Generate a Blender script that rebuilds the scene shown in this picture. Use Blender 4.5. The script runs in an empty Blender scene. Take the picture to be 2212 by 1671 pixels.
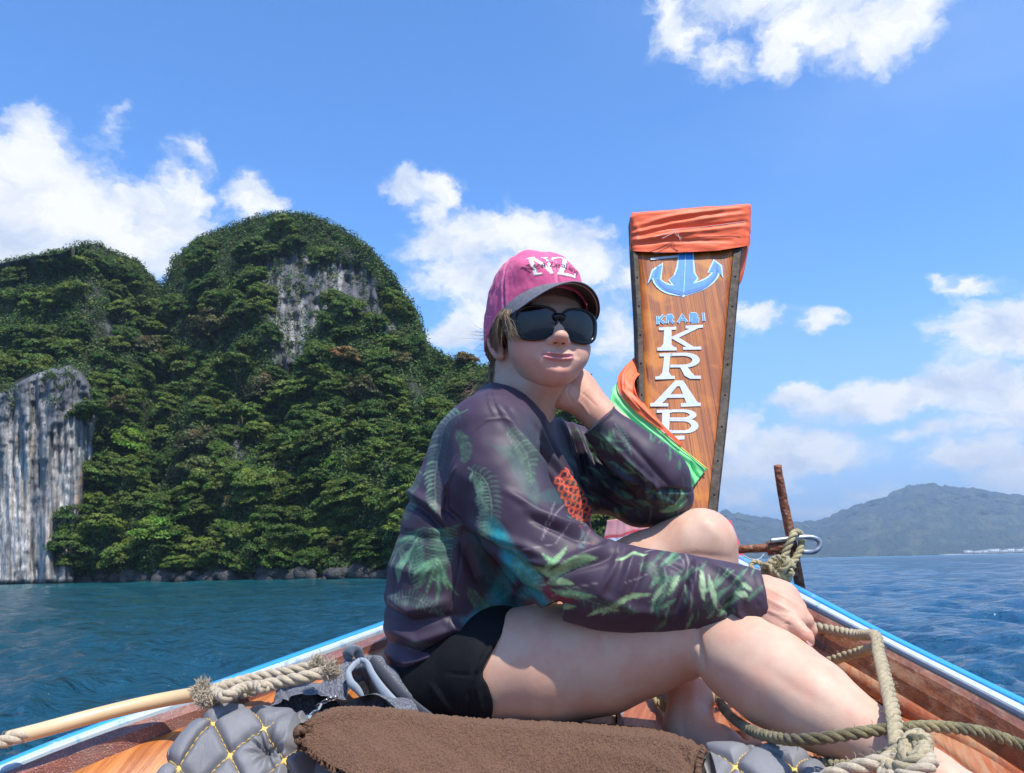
import bpy, bmesh, math, random
import numpy as np
from mathutils import Vector, Matrix

# ------------------------------------------------------------------ camera
S = bpy.context.scene
COL = S.collection
CZ = 1.45                     # camera height above the water
FPX = 1736.0                  # focal length in reference pixels (reference frame 2212 x 1671)
PITCH = math.radians(12.4); ROLL = math.radians(1.17)
_u0 = np.array([0, -math.sin(PITCH), math.cos(PITCH)])
CF = np.array([0, math.cos(PITCH), math.sin(PITCH)])
CU = _u0 * math.cos(ROLL) + np.array([1., 0, 0]) * math.sin(ROLL)
CR = np.array([1., 0, 0]) * math.cos(ROLL) - _u0 * math.sin(ROLL)
CC = np.array([0, 0, CZ])
cam_d = bpy.data.cameras.new('camera'); cam = bpy.data.objects.new('camera', cam_d); COL.objects.link(cam)
cam_d.sensor_width = 36; cam_d.lens = FPX / 2212 * 36; cam_d.clip_start = 0.05; cam_d.clip_end = 30000
cam.matrix_world = Matrix(((CR[0], CU[0], -CF[0], 0), (CR[1], CU[1], -CF[1], 0), (CR[2], CU[2], -CF[2], CZ), (0, 0, 0, 1)))
S.camera = cam
S.view_settings.view_transform = 'Standard'; S.view_settings.look = 'None'
S.view_settings.gamma = 1; S.view_settings.use_curve_mapping = False
S.view_settings.exposure = 0.6

# ------------------------------------------------------------------ light
SUN = np.array([0.27, -0.40, 0.87]); SUN /= np.linalg.norm(SUN)      # direction towards the sun
sun_d = bpy.data.lights.new('sun', 'SUN'); sun = bpy.data.objects.new('sun', sun_d); COL.objects.link(sun)
sun_d.energy = 4.2; sun_d.angle = math.radians(0.5); sun_d.color = (1.0, 0.95, 0.86)
sun.rotation_euler = Vector(-SUN).to_track_quat('-Z', 'Y').to_euler()
sun.location = (3, -2, 12)
SKYSTR, SKYSAT, SKYTINT, CLB, HAZE = .15, 1.14, (.80, 1.02, 1.24), 4.9, .00022     # sky strength, saturation, tint, cloud brightness

# ------------------------------------------------------------------ geometry helpers
def P(px, py, y):             # point on the sight line through a reference pixel, at world depth y
    d = CF + CR * ((px - 1106) / FPX) + CU * ((835.5 - py) / FPX)
    return CC + d * (y / d[1])
def PH(px, py, h):            # same, at height h below the camera
    d = CF + CR * ((px - 1106) / FPX) + CU * ((835.5 - py) / FPX)
    return CC + d * (-h / d[2])
def proj(V):                  # world points -> reference pixels
    V = np.asarray(V, float) - CC
    z = V @ CF
    return 1106 + FPX * (V @ CR) / z, 835.5 - FPX * (V @ CU) / z, z
def rad(px_r, p):             # a radius in reference pixels at point p, in metres
    return px_r / FPX * float((np.asarray(p) - CC) @ CF)
def sstep(a, b, x):
    t = np.clip((x - a) / (b - a), 0, 1); return t * t * (3 - 2 * t)
def lerp(a, b, t): return a + (b - a) * t
def nrm(v): v = np.asarray(v, float); return v / (np.linalg.norm(v) + 1e-12)
def interp(pts, n):           # Catmull-Rom through control points
    p = np.asarray(pts, float); m = len(p)
    q = np.vstack([2 * p[0] - p[1], p, 2 * p[-1] - p[-2]])
    # arc-length-ish parameter
    L = np.concatenate([[0], np.cumsum(np.linalg.norm(np.diff(p[:, :min(3, p.shape[1])], axis=0), axis=1) + 1e-9)])
    t = np.interp(np.linspace(0, L[-1], n), L, np.arange(m)); i = np.clip(t.astype(int), 0, m - 2); f = (t - i)[:, None]
    a, b, c, d = q[i], q[i + 1], q[i + 2], q[i + 3]
    return .5 * (2 * b + (c - a) * f + (2 * a - 5 * b + 4 * c - d) * f ** 2 + (3 * b - a - 3 * c + d) * f ** 3)

_rng = np.random.RandomState(7)
_LAT = _rng.rand(32, 32, 32).astype(np.float32)
def vnoise(x, y, z):          # value noise in 0..1
    xi, yi, zi = np.floor(x).astype(int), np.floor(y).astype(int), np.floor(z).astype(int)
    fx, fy, fz = x - xi, y - yi, z - zi
    fx = fx * fx * (3 - 2 * fx); fy = fy * fy * (3 - 2 * fy); fz = fz * fz * (3 - 2 * fz)
    g = lambda a, b, c: _LAT[(xi + a) & 31, (yi + b) & 31, (zi + c) & 31]
    x00 = lerp(g(0, 0, 0), g(1, 0, 0), fx); x10 = lerp(g(0, 1, 0), g(1, 1, 0), fx)
    x01 = lerp(g(0, 0, 1), g(1, 0, 1), fx); x11 = lerp(g(0, 1, 1), g(1, 1, 1), fx)
    return lerp(lerp(x00, x10, fy), lerp(x01, x11, fy), fz)
def fbm(x, y, z, o=4, g=.5):
    s = 0; a = 1; t = 0
    x, y, z = np.broadcast_arrays(x, y, z)
    for k in range(o):
        s = s + a * vnoise(x * 2 ** k + 7.3 * k, y * 2 ** k + 3.1 * k, z * 2 ** k + 5.7 * k); t += a; a *= g
    return s / t

def tag(o, label=None, cat=None, group=None, kind=None):
    if label: o['label'] = label
    if cat: o['category'] = cat
    if group: o['group'] = group
    if kind: o['kind'] = kind
    return o
def link(name, me, mat=None, parent=None, smooth=True, kind=None):
    o = bpy.data.objects.new(name, me); COL.objects.link(o)
    if mat is not None and not me.materials: me.materials.append(mat)
    if parent is not None: o.parent = parent
    if kind: o['kind'] = kind
    return o
def mesh(name, V, F, mat=None, parent=None, smooth=True, col=None, kind=None, uv=None, attrs=None):
    V = np.asarray(V, np.float32)
    me = bpy.data.meshes.new(name)
    F = np.asarray(F) if not isinstance(F, list) or (len(F) and all(len(f) == len(F[0]) for f in F)) else F
    if isinstance(F, np.ndarray) and F.ndim == 2:
        n, k = F.shape
        me.vertices.add(len(V)); me.vertices.foreach_set('co', V.ravel())
        me.loops.add(n * k); me.loops.foreach_set('vertex_index', F.astype(np.int32).ravel())
        me.polygons.add(n); me.polygons.foreach_set('loop_start', np.arange(0, n * k, k, dtype=np.int32))
        me.update(calc_edges=True)
    else:
        me.from_pydata([tuple(map(float, v)) for v in V], [], [tuple(int(i) for i in f) for f in F])
    if smooth: me.polygons.foreach_set('use_smooth', np.ones(len(me.polygons), bool))
    if col is not None:
        a = me.color_attributes.new('Col', 'FLOAT_COLOR', 'POINT')
        c = np.ones((len(V), 4), np.float32); c[:, :3] = col; a.data.foreach_set('color', c.ravel())
    for an, av in (attrs or {}).items():
        a = me.attributes.new(an, 'FLOAT', 'POINT'); a.data.foreach_set('value', np.asarray(av, np.float32))
    me.update()
    return link(name, me, mat, parent, kind=kind)
def empty(name, loc, label=None, cat=None, group=None):
    o = bpy.data.objects.new(name, None); COL.objects.link(o); o.location = [float(v) for v in loc]; o.empty_display_size = .05
    tag(o, label, cat, group); return o
def under(root, *obs):        # parent while keeping world coordinates of meshes built in world space
    for o in obs:
        o.parent = root; o.matrix_parent_inverse = Matrix.Translation(root.location).inverted()
    return obs[0]
def grid_faces(n, m, wrap=False, flip=False):   # n rows, m columns
    i, j = np.meshgrid(np.arange(n - 1), np.arange(m if wrap else m - 1), indexing='ij')
    a = i * m + j; b = i * m + (j + 1) % m; c = (i + 1) * m + (j + 1) % m; d = (i + 1) * m + j
    F = np.stack([a, b, c, d], -1).reshape(-1, 4)
    return F[:, ::-1] if flip else F
def frames(C):                # rotation-minimising frames along a path
    C = np.asarray(C, float); T = np.gradient(C, axis=0); T /= np.linalg.norm(T, axis=1)[:, None] + 1e-12
    a = np.array([0, 0, 1.]) if abs(T[0][2]) < .9 else np.array([1., 0, 0])
    N = [nrm(np.cross(T[0], a))]
    for t in T[1:]:
        n = N[-1] - t * (N[-1] @ t); N.append(nrm(n))
    N = np.array(N); return T, N, np.cross(T, N)
def tube_vf(C, r, k=10, cap=True, sx=1.0):
    C = np.asarray(C, float); n = len(C); T, N, B = frames(C)
    r = np.broadcast_to(np.asarray(r, float), (n,))
    a = np.linspace(0, 2 * np.pi, k, endpoint=False)
    V = C[:, None] + r[:, None, None] * (np.cos(a)[None, :, None] * N[:, None] * sx + np.sin(a)[None, :, None] * B[:, None])
    V = V.reshape(-1, 3); F = grid_faces(n, k, wrap=True)
    if cap:
        V = np.vstack([V, C[0] - T[0] * r[0] * .25, C[-1] + T[-1] * r[-1] * .25])
        j = np.arange(k); j2 = (j + 1) % k; z = n * k
        F = np.vstack([F, np.stack([j2, j, j * 0 + z, j * 0 + z], 1)[:, [0, 1, 2, 3]], np.stack([(n - 1) * k + j, (n - 1) * k + j2, j * 0 + z + 1, j * 0 + z + 1], 1)])
    return V, F
def clean(o):                 # drop doubled face corners coming from caps
    me = o.data; bm = bmesh.new(); bm.from_mesh(me); bmesh.ops.dissolve_degenerate(bm, edges=bm.edges, dist=1e-7)
    bmesh.ops.recalc_face_normals(bm, faces=bm.faces); bm.to_mesh(me); bm.free(); return o
def joinvf(L):
    V = []; F = []; n = 0
    for v, f in L:
        V.append(v); F.append(np.asarray(f) + n); n += len(v)
    return np.vstack(V), np.vstack(F)
def tube(name, C, r, mat, parent=None, k=10, n=None, **kw):
    if n:
        if np.ndim(r): r = np.interp(np.linspace(0, 1, n), np.linspace(0, 1, len(r)), r)
        C = interp(C, n)
    V, F = tube_vf(C, r, k)
    o = mesh(name, V, [tuple(dict.fromkeys(f)) for f in F.tolist()], mat, parent, **kw); return o
def box_vf(c, ax, half):      # oriented box
    c = np.asarray(c, float); ax = [nrm(a) * h for a, h in zip(ax, half)]
    V = [c + sx * ax[0] + sy * ax[1] + sz * ax[2] for sx in (-1, 1) for sy in (-1, 1) for sz in (-1, 1)]
    F = [(0, 1, 3, 2), (4, 6, 7, 5), (0, 4, 5, 1), (2, 3, 7, 6), (0, 2, 6, 4), (1, 5, 7, 3)]
    return np.array(V), np.array(F)

ico = bmesh.new(); bmesh.ops.create_icosphere(ico, subdivisions=2, radius=1); iv = np.array([v.co[:] for v in ico.verts]); ifc = np.array([[v.index for v in f.verts] for f in ico.faces]); ico.free()

# ------------------------------------------------------------------ implicit surfaces (numpy surface nets)
class Field:
    def __init__(s, lo, hi, h):
        s.lo = np.asarray(lo, float); s.h = h; s.n = np.ceil((np.asarray(hi, float) - s.lo) / h).astype(int) + 1
        s.a = np.full(s.n, 9.0, np.float32)
    def sub(s, lo, hi):
        i = np.clip(np.floor((np.asarray(lo) - s.lo) / s.h).astype(int), 0, s.n - 1)
        j = np.clip(np.ceil((np.asarray(hi) - s.lo) / s.h).astype(int) + 1, 1, s.n)
        sl = tuple(slice(a, b) for a, b in zip(i, j))
        ax = [(s.lo[k] + s.h * np.arange(i[k], j[k])).astype(np.float32) for k in range(3)]
        return sl, ax[0][:, None, None], ax[1][None, :, None], ax[2][None, None, :]
    def put(s, sl, d, k, op='add'):
        A = s.a[sl]
        if op == 'add':
            if k > 0:
                h = np.maximum(k - np.abs(A - d), 0) / k; s.a[sl] = np.minimum(A, d) - h * h * k * .25
            else: s.a[sl] = np.minimum(A, d)
        else:
            d = -d
            if k > 0:
                h = np.maximum(k - np.abs(A - d), 0) / k; s.a[sl] = np.maximum(A, d) + h * h * k * .25
            else: s.a[sl] = np.maximum(A, d)
    def cap(s, a, b, ra, rb, k=.01, op='add', sc=None, M=None):
        """tapered capsule; M (3x3 rows = axes) with sc squashes the space along those axes"""
        a = np.asarray(a, float); b = np.asarray(b, float)
        m = max(ra, rb) * (1 if sc is None else max(sc)) + k + 4 * s.h
        sl, x, y, z = s.sub(np.minimum(a, b) - m, np.maximum(a, b) + m)
        if s.a[sl].size == 0: return
        if sc is None:
            px, py, pz = x - a[0], y - a[1], z - a[2]; d = b - a
        else:
            M = np.asarray(M); ox, oy, oz = x - a[0], y - a[1], z - a[2]
            px, py, pz = [(M[i, 0] * ox + M[i, 1] * oy + M[i, 2] * oz) / sc[i] for i in range(3)]
            d = (M @ (b - a)) / np.array(sc)
        L = float(d @ d) + 1e-12
        t = np.clip((px * d[0] + py * d[1] + pz * d[2]) / L, 0, 1)
        dd = np.sqrt((px - t * d[0]) ** 2 + (py - t * d[1]) ** 2 + (pz - t * d[2]) ** 2) - (ra + (rb - ra) * t)
        s.put(sl, dd.astype(np.float32), k, op)
    def ell(s, c, r, M=None, k=.01, op='add'):
        c = np.asarray(c, float); r = np.asarray(r, float); m = r.max() + k + 4 * s.h
        sl, x, y, z = s.sub(c - m, c + m); x, y, z = x - c[0], y - c[1], z - c[2]
        if M is not None:
            M = np.asarray(M); x, y, z = [M[i, 0] * x + M[i, 1] * y + M[i, 2] * z for i in range(3)]
        k0 = np.sqrt((x / r[0]) ** 2 + (y / r[1]) ** 2 + (z / r[2]) ** 2)
        k1 = np.sqrt((x / r[0] ** 2) ** 2 + (y / r[1] ** 2) ** 2 + (z / r[2] ** 2) ** 2) + 1e-9
        s.put(sl, (k0 * (k0 - 1) / k1).astype(np.float32), k, op)
    def chain(s, pts, rs, k=.01, op='add', **kw):
        for i in range(len(pts) - 1): s.cap(pts[i], pts[i + 1], rs[i], rs[i + 1], k, op, **kw)
    def plane(s, p, nv):      # keep the side the normal points away from
        nv = nrm(nv); x, y, z = [(s.lo[k] + s.h * np.arange(s.n[k])).astype(np.float32) for k in range(3)]
        d = nv[0] * (x[:, None, None] - p[0]) + nv[1] * (y[None, :, None] - p[1]) + nv[2] * (z[None, None, :] - p[2])
        s.a = np.maximum(s.a, d)
    def mesh(s, smooth=0):
        a = s.a; ins = a < 0; n = a.shape
        c = [ins[i:n[0] - 1 + i, j:n[1] - 1 + j, k:n[2] - 1 + k] for i in (0, 1) for j in (0, 1) for k in (0, 1)]
        cnt = sum(q.astype(np.int8) for q in c); act = (cnt > 0) & (cnt < 8)
        I = np.argwhere(act); idx = np.full(act.shape, -1, np.int32); idx[act] = np.arange(len(I))
        off = [(i, j, k) for i in (0, 1) for j in (0, 1) for k in (0, 1)]
        val = [a[I[:, 0] + o[0], I[:, 1] + o[1], I[:, 2] + o[2]] for o in off]
        acc = np.zeros((len(I), 3)); num = np.zeros(len(I))
        for p in range(8):
            for q in range(p + 1, 8):
                if sum(abs(off[p][t] - off[q][t]) for t in range(3)) != 1: continue
                cr = (val[p] < 0) != (val[q] < 0)
                t = np.where(cr, val[p] / np.where(cr, val[p] - val[q], 1), 0)
                t = np.clip(t, 0, 1)
                for d in range(3): acc[:, d] += np.where(cr, off[p][d] + t * (off[q][d] - off[p][d]), 0)
                num += cr
        V = s.lo + (I + acc / num[:, None]) * s.h
        Fs = []
        for d in range(3):
            e, f = [(1, 2), (2, 0), (0, 1)][d]
            A = [slice(1, n[k] - 1) for k in range(3)]; B = list(A); A[d] = slice(0, n[d] - 1); B[d] = slice(1, n[d])
            ia, ib = ins[tuple(A)], ins[tuple(B)]
            for cond, fl in ((ia & ~ib, False), (~ia & ib, True)):
                Q = np.argwhere(cond)
                if not len(Q): continue
                Q = Q + np.array([0 if k == d else 1 for k in range(3)])
                def at(de, df):
                    R = Q.copy(); R[:, e] += de; R[:, f] += df; return idx[R[:, 0], R[:, 1], R[:, 2]]
                q = np.stack([at(-1, -1), at(0, -1), at(0, 0), at(-1, 0)], 1)
                Fs.append(q[:, ::-1] if fl else q)
        F = np.vstack(Fs)
        F = F[(F >= 0).all(1)]
        for _ in range(smooth): V = relax(V, F)
        return V, F
def relax(V, F, w=.5):
    acc = np.zeros_like(V); num = np.zeros(len(V))
    for a, b in ((0, 1), (1, 2), (2, 3), (3, 0)):
        np.add.at(acc, F[:, a], V[F[:, b]]); np.add.at(acc, F[:, b], V[F[:, a]]); np.add.at(num, F[:, a], 1); np.add.at(num, F[:, b], 1)
    return V * (1 - w) + w * acc / np.maximum(num, 1)[:, None]
def vnormals(V, F):
    n = np.cross(V[F[:, 2]] - V[F[:, 0]], V[F[:, 3]] - V[F[:, 1]]); N = np.zeros_like(V)
    for k in range(4): np.add.at(N, F[:, k], n)
    return N / (np.linalg.norm(N, axis=1)[:, None] + 1e-12)
def keep(V, F, m):            # keep the faces whose four corners satisfy m
    F = F[m[F].all(1)]; u = np.unique(F); r = np.full(len(V), -1); r[u] = np.arange(len(u)); return V[u], r[F], u

def soften(V, F, it=12):      # even out the outline left by cutting a cloth
    e = np.vstack([F[:, [0, 1]], F[:, [1, 2]], F[:, [2, 3]], F[:, [3, 0]]]); k = np.sort(e, 1)
    key = k[:, 0].astype(np.int64) * len(V) + k[:, 1]; uq, inv, ct = np.unique(key, return_inverse=True, return_counts=True); b = k[ct[inv] == 1]
    m = np.zeros(len(V), bool); m[b] = True
    for _ in range(it):
        acc = np.zeros_like(V); num = np.zeros(len(V)); np.add.at(acc, b[:, 0], V[b[:, 1]]); np.add.at(acc, b[:, 1], V[b[:, 0]]); np.add.at(num, b[:, 0], 1); np.add.at(num, b[:, 1], 1)
        V = V.copy(); V[m] = .5 * V[m] + .5 * (acc[m] / num[m][:, None])
    return V

# ------------------------------------------------------------------ 2-D painting in numpy (prints and fold reliefs)
class Sheet:
    """a scalar or rgb sheet over a rectangle, used to work out the print / relief of a cloth"""
    def __init__(s, x0, y0, x1, y1, step=1.0, ch=1):
        s.x0, s.y0, s.st = x0, y0, step; s.w = int((x1 - x0) / step); s.hh = int((y1 - y0) / step)
        s.a = np.zeros((s.hh, s.w, ch), np.float32) if ch > 1 else np.zeros((s.hh, s.w), np.float32)
    def seg(s, x, y, m):
        j0 = max(int((min(x) - m - s.x0) / s.st), 0); j1 = min(int((max(x) + m - s.x0) / s.st) + 2, s.w)
        i0 = max(int((min(y) - m - s.y0) / s.st), 0); i1 = min(int((max(y) + m - s.y0) / s.st) + 2, s.hh)
        if j1 <= j0 or i1 <= i0: return None
        X, Y = np.meshgrid(s.x0 + s.st * np.arange(j0, j1), s.y0 + s.st * np.arange(i0, i1))
        return (slice(i0, i1), slice(j0, j1)), X, Y
    def dist(s, pts, X, Y, closed=False):
        D = np.full(X.shape, 1e9); T = np.zeros(X.shape); n = len(pts) - 1 + closed
        for i in range(n):
            ax, ay = pts[i][:2]; bx, by = pts[(i + 1) % len(pts)][:2]; dx, dy = bx - ax, by - ay
            t = np.clip(((X - ax) * dx + (Y - ay) * dy) / (dx * dx + dy * dy + 1e-9), 0, 1)
            d = np.hypot(X - ax - t * dx, Y - ay - t * dy); m = d < D; D = np.where(m, d, D); T = np.where(m, (i + t) / n, T)
        return D, T
    def stroke(s, pts, w, v, soft=1.0, taper=None, mode='mix', al=1.0):
        x = [p[0] for p in pts]; y = [p[1] for p in pts]; r = s.seg(x, y, w * 1.5 + soft * 3)
        if r is None: return
        sl, X, Y = r; D, T = s.dist(pts, X, Y)
        ww = w * (1 if taper is None else taper(T)); m = al * np.clip((ww - D) / soft + .5, 0, 1)
        s.blend(sl, m, v, mode)
    def ridge(s, pts, w, v, taper=True):    # gaussian relief line, fading at its ends
        x = [p[0] for p in pts]; y = [p[1] for p in pts]; r = s.seg(x, y, w * 3)
        if r is None: return
        sl, X, Y = r; D, T = s.dist(pts, X, Y)
        g = np.exp(-(D / w) ** 2) * v
        if taper: g = g * np.sin(np.pi * np.clip(T * .92 + .04, 0, 1)) ** .5
        s.a[sl] += g
    def poly(s, pts, v, soft=1.5, al=1.0, mode='mix'):
        x = [p[0] for p in pts]; y = [p[1] for p in pts]; r = s.seg(x, y, soft * 2)
        if r is None: return
        sl, X, Y = r; D, _ = s.dist(pts, X, Y, True); c = np.zeros(X.shape, bool); n = len(pts)
        for i in range(n):
            (ax, ay), (bx, by) = pts[i][:2], pts[(i + 1) % n][:2]
            c ^= ((ay > Y) != (by > Y)) & (X < (bx - ax) * (Y - ay) / (by - ay + 1e-12) + ax)
        m = al * np.clip(np.where(c, D, -D) / soft + .5, 0, 1); s.blend(sl, m, v, mode)
    def blend(s, sl, m, v, mode):
        if s.a.ndim == 3: m = m[..., None]; v = np.asarray(v, np.float32)
        if mode == 'mix': s.a[sl] = s.a[sl] * (1 - m) + v * m
        elif mode == 'add': s.a[sl] += v * m
        elif mode == 'max': s.a[sl] = np.maximum(s.a[sl], v * m)
    def get(s, x, y):
        fx = np.clip((np.asarray(x) - s.x0) / s.st, 0, s.w - 1.001); fy = np.clip((np.asarray(y) - s.y0) / s.st, 0, s.hh - 1.001)
        j = fx.astype(int); i = fy.astype(int); u = fx - j; v = fy - i
        if s.a.ndim == 3: u = u[..., None]; v = v[..., None]
        return lerp(lerp(s.a[i, j], s.a[i, j + 1], u), lerp(s.a[i + 1, j], s.a[i + 1, j + 1], u), v)
def pip(pts, X, Y):           # point in polygon
    c = np.zeros(np.shape(X), bool); n = len(pts)
    for i in range(n):
        (ax, ay), (bx, by) = pts[i], pts[(i + 1) % n]
        c ^= ((ay > Y) != (by > Y)) & (X < (bx - ax) * (Y - ay) / (by - ay + 1e-12) + ax)
    return c

# ------------------------------------------------------------------ materials
class NT:
    def __init__(s, name, world=False):
        s.m = (bpy.data.worlds if world else bpy.data.materials).new(name); s.m.use_nodes = True
        s.t = s.m.node_tree; s.t.nodes.clear()
    def n(s, ty, **kw):
        nd = s.t.nodes.new(ty)
        for k, v in kw.items():
            if k == 'op': nd.operation = v
            elif hasattr(nd, k): setattr(nd, k, v)
            else: nd.inputs[k.replace('_', ' ')].default_value = v
        return nd
    def l(s, a, b): s.t.links.new(a, b)
    def val(s, x, inp):
        if isinstance(x, (int, float, tuple, list)): inp.default_value = x
        else: s.l(x, inp)
    def math(s, op, a, b=None, c=None, clamp=False):
        nd = s.t.nodes.new('ShaderNodeMath'); nd.operation = op; nd.use_clamp = clamp
        for i, v in enumerate((a, b, c)):
            if v is not None: s.val(v, nd.inputs[i])
        return nd.outputs[0]
    def vmath(s, op, a, b=None, out=0):
        nd = s.t.nodes.new('ShaderNodeVectorMath'); nd.operation = op; s.val(a, nd.inputs[0])
        if b is not None: s.val(b, nd.inputs[1])
        return nd.outputs[out]
    def mix(s, f, a, b, bt='MIX'):
        nd = s.t.nodes.new('ShaderNodeMix'); nd.data_type = 'RGBA'; nd.blend_type = bt
        s.val(f, nd.inputs[0]); s.val(c4(a), nd.inputs[6]); s.val(c4(b), nd.inputs[7]); return nd.outputs[2]
    def ramp(s, f, a, b, lo=0.0, hi=1.0, smooth=True):
        nd = s.t.nodes.new('ShaderNodeMapRange'); nd.interpolation_type = 'SMOOTHSTEP' if smooth else 'LINEAR'
        s.val(f, nd.inputs[0]); s.val(a, nd.inputs[1]); s.val(b, nd.inputs[2]); s.val(lo, nd.inputs[3]); s.val(hi, nd.inputs[4]); return nd.outputs[0]
    def noise(s, scale, detail=4, vec=None, rough=.55, dist=0, out='Fac'):
        nd = s.t.nodes.new('ShaderNodeTexNoise'); nd.inputs['Scale'].default_value = scale; nd.inputs['Detail'].default_value = detail
        nd.inputs['Roughness'].default_value = rough; nd.inputs['Distortion'].default_value = dist
        if vec is not None: s.l(vec, nd.inputs['Vector'])
        return nd.outputs[out]
    def vor(s, scale, vec=None, feat='F1', out='Distance', rnd=1):
        nd = s.t.nodes.new('ShaderNodeTexVoronoi'); nd.feature = feat; nd.inputs['Scale'].default_value = scale; nd.inputs['Randomness'].default_value = rnd
        if vec is not None: s.l(vec, nd.inputs['Vector'])
        return nd.outputs[out]
    def obj(s): return s.t.nodes.new('ShaderNodeTexCoord').outputs['Object']
    def geo(s, o='Position'): return s.t.nodes.new('ShaderNodeNewGeometry').outputs[o]
    def map(s, vec, scale=(1, 1, 1), rot=(0, 0, 0), loc=(0, 0, 0)):
        nd = s.t.nodes.new('ShaderNodeMapping'); s.l(vec, nd.inputs[0]); nd.inputs[1].default_value = loc; nd.inputs[2].default_value = rot; nd.inputs[3].default_value = scale
        return nd.outputs[0]
    def attr(s, name, out='Color'):
        nd = s.t.nodes.new('ShaderNodeAttribute'); nd.attribute_name = name; return nd.outputs[out]
    def bump(s, h, st, dist, nrmin=None):
        nd = s.t.nodes.new('ShaderNodeBump'); nd.inputs['Strength'].default_value = st; nd.inputs['Distance'].default_value = dist
        s.l(h, nd.inputs['Height'])
        if nrmin is not None: s.l(nrmin, nd.inputs['Normal'])
        return nd.outputs[0]
    def bsdf(s, col, rough=.5, normal=None, **kw):
        nd = s.t.nodes.new('ShaderNodeBsdfPrincipled'); s.val(c4(col), nd.inputs['Base Color']); s.val(rough, nd.inputs['Roughness'])
        for k, v in kw.items(): s.val(v if not (isinstance(v, tuple) and len(v) == 3 and 'Radius' not in k) else (v + (1,) if 'Color' in k or 'Tint' in k else v), nd.inputs[k.replace('_', ' ')])
        if normal is not None: s.l(normal, nd.inputs['Normal'])
        out = s.t.nodes.new('ShaderNodeOutputMaterial'); s.l(nd.outputs[0], out.inputs[0]); s.out = out; return s.m
def c4(c):
    if isinstance(c, (tuple, list)) and len(c) == 3: return tuple(c) + (1,)
    return c
def mat_simple(name, col, rough=.5, var=.15, scale=30, bump=.2, bd=.002, **kw):
    t = NT(name); o = t.obj(); f = t.noise(scale, 5, o)
    c = t.mix(t.ramp(f, .3, .7), tuple(v * (1 - var) for v in col), tuple(min(1, v * (1 + var)) for v in col))
    return t.bsdf(c, rough, t.bump(t.noise(scale * 6, 4, o), bump, bd), **kw)
def mat_attr(name, rough=.6, scale=200, bump=.2, bd=.001, var=.08, **kw):
    t = NT(name); o = t.obj(); c = t.attr('Col'); f = t.noise(scale * .2, 4, o)
    c = t.mix(var, c, t.mix(t.ramp(f, .3, .7), (0, 0, 0), (1, 1, 1)), 'OVERLAY')
    return t.bsdf(c, rough, t.bump(t.noise(scale, 4, o), bump, bd), **kw)
# ================================================================== SKY
def cloud_dir(px, py):        # azimuth and elevation of a reference pixel
    d = CF + CR * ((px - 1106) / FPX) + CU * ((835.5 - py) / FPX); return math.atan2(d[0], d[1]), math.atan2(d[2], math.hypot(d[0], d[1]))
w = NT('World', world=True); S.world = w.m
sky = w.n('ShaderNodeTexSky'); sky.sky_type = 'NISHITA'; sky.sun_disc = False
sky.sun_elevation = math.asin(SUN[2]); sky.sun_rotation = math.atan2(SUN[0], SUN[1])
sky.air_density = 1.0; sky.dust_density = .25; sky.ozone_density = 3.0; sky.altitude = 0
tc = w.n('ShaderNodeTexCoord'); dirv = tc.outputs['Generated']
sx = w.n('ShaderNodeSeparateXYZ'); w.l(dirv, sx.inputs[0]); X, Y, Z = sx.outputs
az = w.math('ARCTAN2', X, Y); el = w.math('ARCSINE', Z)
cmb = w.n('ShaderNodeCombineXYZ'); w.l(az, cmb.inputs[0]); w.l(el, cmb.inputs[1]); ae = cmb.outputs[0]
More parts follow.
